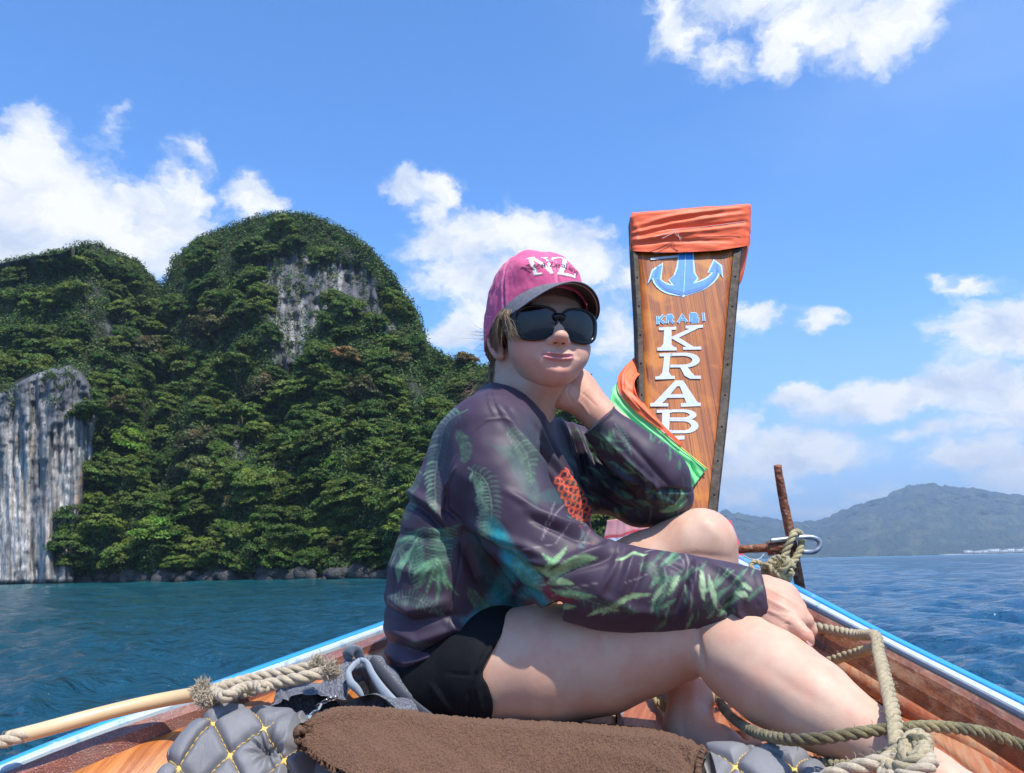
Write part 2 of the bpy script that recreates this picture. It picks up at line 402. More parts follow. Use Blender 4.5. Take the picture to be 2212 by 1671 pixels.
# domain warp gives cauliflower edges
n1 = w.noise(7.0, 6, w.map(ae, scale=(1, 1.5, 1)), .62, out='Color')
n2 = w.noise(34.0, 4, w.map(ae, scale=(1, 1.2, 1)), .6, out='Color')
wv = w.vmath('ADD', w.vmath('MULTIPLY', w.vmath('SUBTRACT', n1, (.5, .5, .5)), (.12, .075, 0)), w.vmath('MULTIPLY', w.vmath('SUBTRACT', n2, (.5, .5, .5)), (.030, .024, 0)))
aw = w.vmath('ADD', ae, wv)
BL = [  # px, py, half width, half height, weight
    (40, 400, 190, 120, 1.0), (150, 470, 190, 110, 1.0), (70, 300, 60, 60, .8), (300, 480, 170, 90, 1.0), (390, 420, 80, 60, .9), (20, 520, 200, 90, 1.0), (250, 540, 160, 70, .95), (420, 335, 60, 35, .62),
    (540, 430, 80, 55, 1.0), (600, 440, 40, 30, .7), (355, 570, 60, 40, .8), (250, 290, 30, 60, .28),
    (880, 400, 80, 45, .85), (960, 420, 60, 45, .85), (925, 455, 70, 40, .8), (1380, 600, 70, 50, .7), (1290, 500, 70, 40, .7), (1000, 520, 170, 70, .95), (1150, 520, 150, 80, 1.0), (1240, 570, 150, 80, .9), (1000, 600, 150, 70, .75), (1120, 620, 200, 70, .8), (980, 700, 70, 60, .95), (1330, 720, 90, 90, .75), (1040, 660, 60, 40, .7),
    (1450, 60, 90, 90, .8), (1560, 130, 100, 50, .55), (1690, 110, 60, 60, .95), (1790, 40, 170, 80, 1.0), (1930, 50, 130, 80, .95), (1880, 120, 110, 50, .6), (1550, 20, 110, 50, .55), (1740, -60, 300, 70, .9),
    (1625, 685, 75, 40, .75), (1765, 692, 70, 38, 1.0), (1590, 930, 90, 80, 1.0), (1700, 985, 150, 70, 1.0), (1800, 1000, 110, 40, .8), (1600, 1060, 80, 40, .7), (1560, 1020, 70, 60, .8),
    (1720, 860, 75, 40, .9), (1830, 880, 130, 50, 1.0), (1960, 870, 150, 50, .95), (2080, 840, 110, 70, 1.0), (2190, 860, 110, 80, 1.0), (2120, 720, 110, 80, .95), (2200, 700, 90, 80, .9), (2100, 615, 60, 24, .7), (2060, 600, 30, 20, .5),
    (2110, 990, 110, 50, .85), (2200, 1020, 100, 60, .75), (1900, 1070, 90, 25, .6), (1750, 1090, 170, 26, .5), (2010, 940, 160, 26, .55), (2150, 920, 120, 30, .6)]
acc = None
for px, py, a, b, wt in BL:
    if px > 1555 and py > 500: a, b = a * 1.0, b * .90
    u0, v0 = cloud_dir(px, py); sa, sb = a / FPX, b / FPX
    m_ = w.vmath('MULTIPLY', w.vmath('SUBTRACT', aw, (u0, v0, 0)), (1 / sa, 1 / sb, 0))
    d = w.vmath('LENGTH', m_, out=1); f = w.math('MULTIPLY', w.math('SUBTRACT', 1.0, d), wt, clamp=False)
    acc = f if acc is None else w.math('SMOOTH_MAX', acc, f, .35)
# the rest of the sky carries the same kind of scattered cumulus
inwin = w.math('MULTIPLY', w.ramp(w.math('ABSOLUTE', az), .72, .95), 1.0)
inwin = w.math('MAXIMUM', inwin, w.ramp(el, .68, .85))
gen = w.math('SUBTRACT', w.noise(3.2, 5, aw, .6), .55); gen = w.math('SUBTRACT', w.math('MULTIPLY', gen, 3.5), w.math('MULTIPLY', w.math('SUBTRACT', 1.0, inwin), 6.0))
acc = w.math('MAXIMUM', acc, gen)
det = w.math('MULTIPLY', w.math('SUBTRACT', w.noise(26, 7, w.map(aw, scale=(1, 1.5, 1)), .62), .5), .95)
dens = w.math('ADD', acc, det)
al = w.ramp(dens, -.02, .50)
# self shading: bright tops and sunlit billows, blue-grey bases
aw2 = w.vmath('ADD', aw, (-.018, -.030, 0))
det2 = w.noise(11, 6, w.map(aw, scale=(1, 1.4, 1)), .6); det3 = w.noise(11, 6, w.map(aw2, scale=(1, 1.4, 1)), .6)
lit = w.math('ADD', w.math('MULTIPLY', w.math('SUBTRACT', det2, det3), 3.2), .74)
thick = w.ramp(dens, .10, .80); lit = w.math('SUBTRACT', lit, w.math('MULTIPLY', thick, .10), clamp=True)
ccol = w.mix(lit, (.60, .69, .85), (1.0, 1.0, 1.0))
# thin veil high on the right and bluish milk near the horizon
hue = w.n('ShaderNodeHueSaturation'); w.l(sky.outputs[0], hue.inputs['Color']); hue.inputs['Saturation'].default_value = SKYSAT
skyc = w.vmath('MULTIPLY', hue.outputs[0], SKYTINT)
skyc = w.mix(w.ramp(el, .34, -.02, 0, .92), skyc, (CLB * .36, CLB * .54, CLB * .88))
veil = w.math('MULTIPLY', w.ramp(w.noise(2.2, 4, w.map(ae, scale=(1, 2, 1)), .5), .35, .75), w.ramp(az, -.05, .6))
skyc = w.mix(w.math('MULTIPLY', veil, .22), skyc, (CLB * .62, CLB * .76, CLB * .98))
cl = w.vmath('MULTIPLY', ccol, (CLB, CLB, CLB))
fin = w.mix(w.math('MULTIPLY', al, w.math('ADD', .80, w.math('MULTIPLY', thick, .20))), skyc, cl)
bg = w.n('ShaderNodeBackground'); bg.inputs[1].default_value = SKYSTR; w.l(fin, bg.inputs[0])
wo = w.n('ShaderNodeOutputWorld'); w.l(bg.outputs[0], wo.inputs[0])
# ================================================================== SEA
def build_water():
    # one sheet from just before the boat to beyond the horizon, its cells growing with distance
    r = np.concatenate([np.geomspace(1.2, 260, 520), np.geomspace(270, 16000, 40)]); th = np.linspace(-1.05, 1.05, 620)
    # second fan closes the ring behind the camera, coarse
    R_, T_ = np.meshgrid(r, th, indexing='ij'); x = R_ * np.sin(T_); y = R_ * np.cos(T_)
    z = np.zeros_like(x); rg_ = np.random.RandomState(4); dx = np.zeros_like(x); dy = np.zeros_like(x)
    for i in range(58):
        wl = .20 * 1.072 ** i; k = 2 * np.pi / wl; a = math.radians(205 + rg_.normal(0, 34)); ph = rg_.rand() * 6.28; am = .0105 * wl ** .66 * (1 if wl < 1.6 else .62)
        cell = R_ * (2.1 / 620); fade = np.clip(1.6 - 3.2 * np.maximum(cell, np.gradient(r)[:, None]) / wl, 0, 1)
        q = k * (x * math.cos(a) + y * math.sin(a)) + ph + 0.45 * (fbm(x / (wl * 3), y / (wl * 3), x * 0 + i * .7, 2) - .5)
        z += am * np.sin(q) * fade; dx -= .7 * am * math.cos(a) * np.cos(q) * fade * -1; dy -= .7 * am * math.sin(a) * np.cos(q) * fade * -1
    z *= .75 + .7 * fbm(x / 9, y / 9, x * 0, 2)
    V = np.stack([x + dx, y + dy, z], -1).reshape(-1, 3)
    F = grid_faces(len(r), len(th), flip=True)
    t2 = np.linspace(1.05, 2 * np.pi - 1.05, 90); r2 = np.geomspace(1.2, 16000, 40); R2, T2 = np.meshgrid(r2, t2, indexing='ij')
    V2 = np.stack([R2 * np.sin(T2), R2 * np.cos(T2), R2 * 0 - .01], -1).reshape(-1, 3); F2 = grid_faces(40, 90, flip=True)
    n = len(V) + len(V2)
    c = np.array([[0, 0, -.02]]); j = np.arange(619); Fc = np.stack([j + 1, j, j * 0 + n, j * 0 + n], 1)
    V, F = joinvf([(V, F), (V2, F2)])
    t = NT('sea_water'); p = t.geo(); sp = t.n('ShaderNodeSeparateXYZ'); t.l(p, sp.inputs[0])
    ln = t.vmath('LENGTH', p, out=1)
    # ripples below the mesh size, stretched crosswise to the wind, fading with distance
    pm = t.map(p, scale=(1.0, 1.45, 1), rot=(0, 0, .42))
    r1 = t.noise(7.0, 6, pm, .62, .4); r2_ = t.noise(1.1, 6, pm, .6, .3); r3 = t.noise(.11, 6, t.map(p, scale=(1, 1.9, 1), rot=(0, 0, .3)), .6, .3)
    b1 = t.bump(r1, .8, .075); b2 = t.bump(r2_, .9, .34, b1); b3 = t.bump(r3, .8, 1.6, b2)
    # shallow turquoise strips along the shores, deep blue between, left side painted darker teal for the island's dark reflection
    refl_shoal = t.ramp(sp.outputs[0], 12.0, -16.0); far = t.ramp(ln, 60, 104)
    deep = t.mix(refl_shoal, (.012, .078, .165), (.0035, .052, .072)); deep = t.mix(t.math('MULTIPLY', refl_shoal, far), deep, (.004, .085, .095))
    shal = t.math('MULTIPLY', t.ramp(ln, 800, 1900), t.ramp(sp.outputs[0], 150, 600)); deep = t.mix(shal, deep, (.045, .24, .34))
    patch = t.noise(.05, 4, t.map(p, scale=(1, 2.4, 1)), .5); deep = t.mix(t.ramp(patch, .35, .7, 0, .35), deep, (.012, .075, .12))
    m = t.bsdf(deep, t.ramp(ln, 20, 1500, .07, .28), b3, IOR=1.33, Specular_IOR_Level=.5)
    return mesh('sea', V, F, m, kind='structure')
build_water()
seabed_v = np.array([[-20000, -20000, -9], [20000, -20000, -9], [20000, 20000, -9], [-20000, 20000, -9.]]); mesh('seabed', seabed_v, np.array([[0, 1, 2, 3]]), mat_simple('sand_bed', (.02, .05, .06), .9), kind='structure')
# ================================================================== LIMESTONE ISLAND, TREES, FAR HILLS, HAZE
ridge = np.array([(-900, 640), (-600, 600), (-400, 640), (-200, 590), (0, 570), (40, 562), (80, 555), (130, 548), (180, 528), (215, 528), (250, 548), (300, 565), (330, 600), (352, 622), (364, 600), (376, 560), (400, 540), (440, 512), (470, 500), (520, 482), (560, 470), (600, 465), (640, 463), (680, 470), (720, 488), (760, 508), (790, 532), (820, 562), (850, 600), (875, 640), (895, 665), (912, 712), (925, 752), (960, 772), (1000, 790), (1080, 800), (1180, 800), (1260, 815), (1290, 860), (1320, 930), (1350, 1010), (1385, 1110), (1425, 1215)], float)
U = np.arange(-900, 1426, 3.2); NV = 250
ry_ = np.interp(U, ridge[:, 0], ridge[:, 1])
Y0 = np.interp(U, [-900, -300, 0, 160, 200, 830, 1425], [165, 132, 119, 114, 116, 99, 88])
DD = np.interp(U, [-900, 0, 200, 340, 420, 640, 900, 1100, 1425], [40, 26, 24, 52, 50, 44, 38, 26, 10])
hzn = 1216 - .0205 * (U - 1106)
sy_ = hzn + CZ * FPX / Y0 * 1.03                                       # shoreline row
vv_ = np.linspace(0, 1, NV)
cliffA = [(-190, 1300), (-185, 1120), (-150, 960), (-90, 880), (-20, 858), (12, 846), (48, 822), (84, 806), (120, 796), (152, 792), (172, 800), (190, 822), (203, 855), (206, 905), (196, 985), (182, 1060), (172, 1120), (158, 1170), (160, 1300)]
cliffB = [(560, 580), (600, 558), (668, 552), (700, 575), (760, 560), (800, 600), (838, 650), (865, 700), (845, 722), (800, 690), (745, 672), (705, 655), (688, 700), (662, 730), (650, 760), (635, 800), (612, 832), (596, 815), (590, 760), (596, 720), (586, 690), (572, 640)]
cliffB = [(705 + (x - 705) * .98, 655 + (y - 655) * 1.02) for x, y in cliffB]
cliffC = [(225, 690), (255, 682), (270, 710), (262, 735), (238, 745)]
cliffD = [(470, 935), (500, 920), (520, 960), (500, 1000), (478, 985)]
UU, VV = np.meshgrid(U, vv_)
PY = sy_[None] * (1 - VV) + ry_[None] * VV
def edge_noise(u, v): return (fbm(u / 30., v / 30., u * 0 + 2, 3) - .5) * 34, (fbm(u / 30. + 9, v / 30., u * 0 + 5, 3) - .5) * 34
ex, ey = edge_noise(UU, PY)
mA = pip(cliffA, UU + ex * .5, PY + ey * .5); mB = pip(cliffB, UU + ex, PY + ey) | pip(cliffC, UU + ex * .5, PY + ey * .5) | pip(cliffD, UU + ex, PY + ey)
def blur(m, k):
    m = m.astype(float)
    for _ in range(k): m = (m + np.roll(m, 1, 0) + np.roll(m, -1, 0) + np.roll(m, 1, 1) + np.roll(m, -1, 1)) / 5
    return m
bA, bB = blur(mA, 3), blur(mB, 4); bAw = blur(mA, 30)
YY = Y0[None] + DD[None] * VV ** 1.35 + (fbm(UU / 110., PY / 150., UU * 0, 4) - .5) * 16 * sstep(0, .15, VV) + (fbm(UU / 30., PY / 40., UU * 0 + 4, 3) - .5) * 4
fl = fbm(UU / 7., PY / 120., UU * 0 + 8, 4); fl2 = fbm(UU / 26., PY / 260., UU * 0 + 3, 3); pk = fbm(UU / 12., PY / 16., UU * 0 + 6, 4)
rel = (fl - .5) * 3.4 + (fl2 - .5) * 6 + (pk - .5) * 1.6 * sstep(1050, 820, PY) + (pk - .5) * .7
YA = Y0[None] - 4.0 + 5.5 * VV + 7 * np.maximum(0, VV - .45) + rel + 5 * ((UU - 90) / 130.) ** 2 * (UU > 90)
YY = YY * (1 - bA) + YA * bA
YY = YY + bB * ((fbm(UU / 10., PY / 90., UU * 0 + 1, 4) - .5) * 7 + (pk - .5) * 4 + 2)
under_cut = (1 - bA) * np.exp(-((VV - .012) / .014) ** 2) * 1.5; YY = YY + under_cut
d = CF[None, None] + CR[None, None] * ((UU - 1106) / FPX)[..., None] + CU[None, None] * ((835.5 - PY) / FPX)[..., None]
IP = CC + d * (YY / d[..., 1])[..., None]
IP[0, :, 2] = -1.5; IP[1, :, 2] = np.minimum(IP[1, :, 2], .05)
top = IP[-1]; back = []
for k, (dy, f) in enumerate(((6, .985), (16, .93), (32, .75), (50, .45), (62, .1), (66, -.05))): back.append(np.stack([top[:, 0] * (1 + dy / 160), top[:, 1] + dy, top[:, 2] * f - (0 if f > 0 else 1)], -1))
V = np.vstack([IP.reshape(-1, 3), np.array(back).reshape(-1, 3)]); n_, m_ = NV + 6, len(U)
# rock colour: pale limestone with long grey and rust run-off stains, darker high on the left cliff and on the upper face
n1 = fbm(UU / 7., PY / 130., UU * 0 + 1, 4); n2 = fbm(UU / 14., PY / 60., UU * 0 + 2, 4); n3 = fbm(UU / 40., PY / 60., UU * 0 + 3, 3); n4 = fbm(UU / 3.3, PY / 50., UU * 0 + 9, 3)
pale = np.array([.44, .42, .40]); grey = np.array([.17, .17, .172]); rust = np.array([.34, .19, .10]); ink = np.array([.045, .05, .058])
def mixc(a, b, t): return a * (1 - t[..., None]) + b * t[..., None]
c = mixc(np.broadcast_to(pale, UU.shape + (3,)), grey, sstep(.44, .62, n1)); c = mixc(c, rust, sstep(.60, .74, n2) * .55 * sstep(120, 165, UU) + sstep(.66, .78, n2) * .30)
c = mixc(c, ink, sstep(.56, .70, n4) * .7)
dark = np.clip(sstep(1010, 860, PY + (n3 - .5) * 160), 0, 1) * (UU < 300); c = mixc(c, np.array([.10, .105, .115]), dark * (.55 + .42 * sstep(.32, .5, n3)))
darkB = bB * (.35 + .55 * sstep(.38, .52, n3)); c = mixc(c, np.array([.070, .074, .086]), darkB)
soil = mixc(np.broadcast_to(np.array([.030, .036, .022]), UU.shape + (3,)), np.array([.055, .055, .050]), sstep(.55, .7, n2))
rockm = np.clip(bA + bB, 0, 1); c = mixc(soil, c, sstep(.35, .65, rockm))
shore = sstep(.045, .02, VV) * (1 - bA); c = mixc(c, np.array([.060, .058, .056]), shore * .9); wet = sstep(.010, .004, VV); c = mixc(c, np.array([.018, .02, .02]), wet)
cc = np.vstack([c.reshape(-1, 3), np.tile([.03, .04, .02], (6 * m_, 1))])
t = NT('limestone'); o = t.geo(); b = t.bump(t.noise(1.6, 8, t.map(o, scale=(1, 1, .35)), .65), .9, .6); 
c_ = t.mix(.55, t.attr('Col'), t.mix(t.ramp(t.noise(2.6, 8, t.map(o, scale=(1, 1, .3)), .7), .3, .7), (.12, .12, .12), (.88, .88, .88)), 'OVERLAY')
mesh('island', V, grid_faces(n_, m_, flip=False), t.bsdf(c_, .9, b), col=cc, kind='structure')

# boulders and notch rocks along the waterline
rgn = np.random.RandomState(21); Vs = []
for i in range(240):
    u0 = rgn.uniform(170, 1400); yb = np.interp(u0, U, Y0) - rgn.uniform(-.5, 1.4); s = rgn.uniform(.25, 1.3) ; p = P(u0, 1240, yb); p[2] = rgn.uniform(-.2, .9)
    v = iv * (1 + .5 * (fbm(iv[:, 0] * 1.6 + i, iv[:, 1] * 1.6, iv[:, 2] * 1.6, 3) - .5)[:, None]) * s * np.array([1.2, .9, rgn.uniform(.6, 1.1)]) + p; Vs.append((v, ifc))
V_, F_ = joinvf(Vs); mesh('shore_rocks', V_, F_, mat_simple('wet_rock', (.045, .044, .043), .7, .5, .8, .8, .3), kind='stuff')

# ---- trees
def leaf_mesh(name, clumps, per, lsz, mat, seed, flat=.75, rr=1.0):
    r_ = np.random.RandomState(seed); Vl = []; Cl = []
    for ci in range(clumps):
        th = r_.uniform(0, 2 * np.pi); cz = r_.uniform(-.35, 1); rad_ = r_.uniform(.45, .82) * math.sqrt(max(.05, 1 - max(cz, 0) ** 2 * .7)); cpos = np.array([math.cos(th) * rad_, math.sin(th) * rad_, cz * .62 * flat]); cs = r_.uniform(.22, .42)
        dr = r_.normal(size=(per, 3)); dr /= np.linalg.norm(dr, axis=1)[:, None]; dr[:, 2] = np.abs(dr[:, 2]) * .9 - .25 * r_.rand(per)
        pos = cpos + dr * cs * r_.uniform(.6, 1.05, (per, 1)) * np.array([1, 1, .72])
        nv = dr + r_.normal(0, .45, (per, 3)) + [0, 0, .35]; nv /= np.linalg.norm(nv, axis=1)[:, None]
        a = np.cross(nv, r_.normal(size=(per, 3))); a /= np.linalg.norm(a, axis=1)[:, None]; b_ = np.cross(nv, a); s = lsz * r_.uniform(.6, 1.35, (per, 1))
        q = np.stack([pos - a * s, pos - b_ * s * .55 + nv * s * .1, pos + a * s, pos + b_ * s * .55 - nv * s * .1], 1); Vl.append(q.reshape(-1, 3))
        Cl.append(np.repeat((r_.uniform(.65, 1.35) * r_.uniform(.75, 1.3, (per, 1)) * (1 + .25 * r_.normal(size=(1, 3)) * [.5, .15, .3])), 4, 0))
    V = np.vstack(Vl) * rr; n = len(V) // 4
    F = np.arange(n * 4).reshape(n, 4); me = mesh(name, V, F, mat, smooth=False, col=np.vstack(Cl)); d = me.data; bpy.data.objects.remove(me); return d
def leafmat(name, a, b):
    t = NT(name); oi = t.n('ShaderNodeObjectInfo'); c = t.mix(oi.outputs['Random'], a, b); c = t.mix(1.0, c, t.attr('Col'), 'MULTIPLY')
    m = t.bsdf(c, .6, None, Specular_IOR_Level=.25); tr_ = t.n('ShaderNodeBsdfTranslucent'); t.l(t.mix(1.0, c, (1.0, 1.1, .5), 'MULTIPLY'), tr_.inputs[0]); mx = t.n('ShaderNodeMixShader'); mx.inputs[0].default_value = .30
    t.l(t.out.inputs[0].links[0].from_socket, mx.inputs[1]); t.l(tr_.outputs[0], mx.inputs[2]); t.l(mx.outputs[0], t.out.inputs[0]); return m
LM = leafmat('leaves_evergreen', (.050, .095, .015), (.130, .180, .030)); LY = leafmat('leaves_yellow_green', (.115, .190, .022), (.125, .200, .025)); LP = leafmat('leaves_pale_green', (.15, .20, .055), (.16, .21, .06)); LB = leafmat('leaves_rusty', (.20, .135, .045), (.23, .15, .05)); LO = leafmat('leaves_olive', (.085, .090, .034), (.11, .105, .040))
crowns = [leaf_mesh('crown', 36, 170, .060, LM, 40 + i, [.75, 1.0, .65, 1.15, .85, .7][i]) for i in range(6)]
special = {k: leaf_mesh('crown', 32, 150, .062, m_, 60 + i, .8) for i, (k, m_) in enumerate((('y', LY), ('p', LP), ('b', LB), ('o', LO)))}
barkm = mat_simple('bark', (.16, .135, .11), .9, .4, 3, .5, .05); barkp = mat_simple('pale_bark', (.34, .31, .27), .9, .3, 3, .5, .05)
def trunk_data(i):
    r_ = np.random.RandomState(80 + i); L_ = [tube_vf(interp([(0, 0, -1.0), (.06, 0, -.55), (-.03, .04, -.15), (.02, 0, .25)], 8), [.075, .06, .05, .03, .03, .03, .025, .02][:8], 6)]
    for k in range(5):
        a = r_.uniform(0, 6.28); L_.append(tube_vf(interp([(0, 0, -.35 + .08 * k), (math.cos(a) * .3, math.sin(a) * .3, -.05 + .06 * k), (math.cos(a) * .58, math.sin(a) * .58, .20 + .05 * k)], 5), [.035, .03, .024, .016, .008], 5))
    V, F = joinvf(L_); o = clean(mesh('trunk', V, F, barkm)); d = o.data; bpy.data.objects.remove(o); return d
trunks = [trunk_data(i) for i in range(3)]
rt = random.Random(12); placed = []; cand = []
for _ in range(9000):
    u0, v0 = rt.uniform(-60, 1405), rt.uniform(.02, 1.0)
    py = np.interp(u0, U, sy_) * (1 - v0) + np.interp(u0, U, ry_) * v0
    if pip(cliffA, u0 + 4, py) or pip(cliffB, u0, py) or pip(cliffC, u0, py): continue
    rp = rt.choice((26, 32, 38, 44, 50)) * (1.0 if v0 < .6 else .85)
    if py < np.interp(u0, U, ry_) + 45: rp *= .62
    if all((u0 - a) ** 2 + (py - b) ** 2 * 1.25 > (.80 * max(rp, c_)) ** 2 for a, b, c_, *_ in placed): placed.append((u0, py, rp, v0))
marks = {(285, 975): ('y', 'tree', 46, 'bright green tree of layered clumps just right of the pale cliff'), (440, 1025): ('p', 'tree', 44, 'pale yellow green feathery tree halfway up the slope'), (338, 1165): ('y', 'tree', 46, 'vivid yellow green tree low above the shore right of the cliff'),
         (755, 785): ('b', 'tree', 34, 'rust brown open crowned tree below the upper rock face'), (1010, 770): ('b', 'tree', 30, 'rusty tinted tree on the crest left of the pink cap'), (478, 735): ('o', 'tree', 60, 'large olive green round crown left of the lower rock streak'), (540, 900): ('y', 'tree', 26, 'small lime green tree on the slope centre'), (720, 1010): ('y', 'tree', 22, 'small bright crown far up the right slope')}
placed = [p_ for p_ in placed if all((p_[0] - a) ** 2 + (p_[1] - b) ** 2 > (m[2] * .85) ** 2 for (a, b), m in marks.items())]
def surf(u0, py):
    j = (u0 - U[0]) / 3.2; j0 = int(np.clip(j, 0, len(U) - 2)); s_, r0 = sy_[j0], ry_[j0]; v = np.clip((s_ - py) / (s_ - r0), 0, 1) * (NV - 1); i0 = int(np.clip(v, 0, NV - 2)); return IP[i0, j0]
placed.sort(key=lambda q: -q[2] if -60 < q[0] < 1320 else 0); main = placed[:288]; rest = placed[288:]
def mk_tree(i, u0, py, rp, crown_d, label, group, bark=None):
    p = surf(u0, py); r = rp / FPX * p[1] * 1.06
    n_out = np.array([0, -1., .0]); c0 = p + n_out * r * .35 + np.array([0, 0, r * .30]); e = empty('tree', (c0[0], c0[1] + r * .3, c0[2] - r * .9), label, 'tree', group)
    for d_, nm in ((crown_d, 'crown'), (trunks[i % 3], 'trunk')):
        o = bpy.data.objects.new(nm, d_); COL.objects.link(o); o.parent = e; sc = r * (1 if nm == 'crown' else .95)
        o.location = (0, -r * .3 if nm == 'crown' else -r * .05, r * .9 if nm == 'crown' else r * .75); o.scale = (sc * rt.uniform(.9, 1.15), sc * .95, sc * rt.uniform(.85, 1.1)); o.rotation_euler = (rt.uniform(-.15, .45) if nm == 'crown' else 0, rt.uniform(-.4, .4) if nm == 'crown' else 0, rt.uniform(0, 6.28))
def zone(u0, py):
    if u0 < 345: return ('dark green trees on the left peak above the pale cliff', 'dark green broadleaf tree on the left peak above the pale cliff') if py < 800 else ('trees between the pale cliff and the shore', 'green bushy tree on the lower slope just right of the pale cliff')
    if py < 640: return ('trees on the crown of the domed peak', 'dark green tree on the top of the domed peak')
    if u0 > 800 and py < 900: return ('trees on the right shoulder of the domed peak', 'green tree on the right shoulder of the domed peak')
    if u0 < 560 and py < 900: return ('trees on the left flank of the domed peak', 'dark green tree on the left flank of the domed peak')
    if py < 960: return ('trees just below the upper rock face', 'green tree on the slope just below the upper rock face')
    if py > 1120: return ('trees leaning over the shore rocks', 'low green tree leaning over the dark shore rocks')
    return ('trees on the middle of the forested slope', 'green broadleaf tree in the middle of the forested slope')
for i, (u0, py, rp, v0) in enumerate(main):
    g_, l_ = zone(u0, py); mk_tree(i, u0, py, rp, crowns[rt.randrange(6)] if rt.random() > .04 else special['o'], l_, g_)
for (u0, py), (k, _, rp, lab) in marks.items(): mk_tree(1, u0, py, rp, special[k], lab, None)
# undergrowth and the smaller trees between them: leaf clumps hugging the slope, one object
r_ = np.random.RandomState(9); NB = 30000
ub = np.where(r_.rand(NB) < .25, r_.uniform(-880, -60, NB), r_.uniform(-60, 1415, NB)); vb = 1 - (r_.uniform(0, .985, NB)) ** 1.35; jb = ((ub - U[0]) / 3.2).astype(int).clip(0, len(U) - 1); ib = (vb * (NV - 1)).astype(int)
pyb = PY[ib, jb]; ok = rockm[ib, jb] < .5 + .0 * vb; ok &= ~((rockm[ib, jb] > .1) & (r_.rand(NB) < .5)); ok |= (mB[ib, jb] & (r_.rand(NB) < .24)) | (mA[ib, jb] & (pyb < 850 + 40 * np.sin(ub / 17)) & (r_.rand(NB) < .16) & (ub > -180)); c0 = IP[ib, jb][ok]; nb_ = len(c0); K = 20
cs = r_.uniform(.35, 1.15, (nb_, 1, 1)); dr = r_.normal(size=(nb_, K, 3)); dr /= np.linalg.norm(dr, axis=2, keepdims=True)
pos = c0[:, None] + dr * cs * [1, .7, .8] + np.array([0, -.7, .25]); nv = dr + r_.normal(0, .4, dr.shape) + [0, -.3, .5]; nv /= np.linalg.norm(nv, axis=2, keepdims=True)
a = np.cross(nv, r_.normal(size=nv.shape)); a /= np.linalg.norm(a, axis=2, keepdims=True); b_ = np.cross(nv, a); s = r_.uniform(.11, .27, (nb_, K, 1))
q = np.stack([pos - a * s, pos - b_ * s * .6, pos + a * s, pos + b_ * s * .6], 2).reshape(-1, 3)
cl = np.repeat(np.repeat(r_.uniform(.55, 1.5, (nb_, 1, 1)) * (1 + .2 * r_.normal(size=(nb_, 1, 3)) * [.8, .3, .5]), K, 1) * r_.uniform(.7, 1.3, (nb_, K, 1)), 4, 1).reshape(-1, 3)
mesh('undergrowth', q, np.arange(len(q)).reshape(-1, 4), leafmat('leaves_undergrowth', (.060, .105, .020), (.066, .108, .024)), smooth=False, col=cl, kind='stuff')

# ---- far hills across the bay
fr = np.array([(1100, 1190), (1380, 1130), (1500, 1122), (1545, 1115), (1565, 1105), (1600, 1108), (1640, 1118), (1700, 1125), (1760, 1126), (1790, 1118), (1840, 1095), (1890, 1080), (1930, 1064), (1960, 1051), (1990, 1046), (2040, 1048), (2090, 1055), (2150, 1062), (2212, 1070), (2400, 1085), (2700, 1130), (3100, 1180)], float)
uf = np.arange(1100, 3100, 2.2); vf = np.linspace(0, 1, 120); UF, VF = np.meshgrid(uf, vf)
rf_ = np.interp(uf, fr[:, 0], fr[:, 1]); hz = 1216 - .0205 * (uf - 1106) + 1.2; PF = hz[None] * (1 - VF) + rf_[None] * VF
YF = 2300 + 900 * VF ** 1.2 + (fbm(UF / 70., VF * 5, UF * 0, 4) - .5) * 420 * VF
d = CF[None, None] + CR[None, None] * ((UF - 1106) / FPX)[..., None] + CU[None, None] * ((835.5 - PF) / FPX)[..., None]
FP_ = CC + d * (YF / d[..., 1])[..., None]
can = fbm(UF / 1.9, VF * 95, UF * 0 + 2, 3) - .5; FP_[..., 2] += can * 9 * sstep(0, .1, VF) + (fbm(UF / 14., VF * 14, UF * 0, 3) - .5) * 22 * VF; FP_[..., 1] += can * 22; FP_[0, :, 2] = -1
bk = np.stack([FP_[-1] * [1.1, 1.1, .6], FP_[-1] * [1.3, 1.3, 0] + [0, 0, -1]]); FP_ = np.vstack([FP_, bk])
cf = (.5 + 1.0 * fbm(UF / 1.9, VF * 95, UF * 0 + 2, 3))[..., None] * mixc(np.broadcast_to(np.array([.018, .032, .026]), UF.shape + (3,)), np.array([.048, .058, .030]), sstep(.5, .65, fbm(UF / 30, VF * 12, UF * 0 + 7, 3)))
sand = sstep(.006, .002, VF) * (UF > 2040) * 1.0; cf = mixc(cf, np.array([.75, .70, .58]), sand)
cf = np.vstack([cf.reshape(-1, 3), np.tile([.05, .07, .04], (2 * len(uf), 1))])
mesh('far_hills', FP_.reshape(-1, 3), grid_faces(122, len(uf)), mat_attr('hill_forest', .9, .05, .4, 3, .15), col=cf, kind='structure')
bb = np.stack([np.stack([FP_[0, :, 0], FP_[0, :, 1] - y_, FP_[0, :, 0] * 0 + z_], -1) for y_, z_ in ((30, -.3), (10, .4), (-12, 1.4), (-60, 3))]); k_ = (uf > 2030) & (uf < 2240)
mesh('beach', bb[:, k_].reshape(-1, 3), grid_faces(4, int(k_.sum())), mat_simple('beach_sand', (.40, .36, .29), .9), kind='structure')
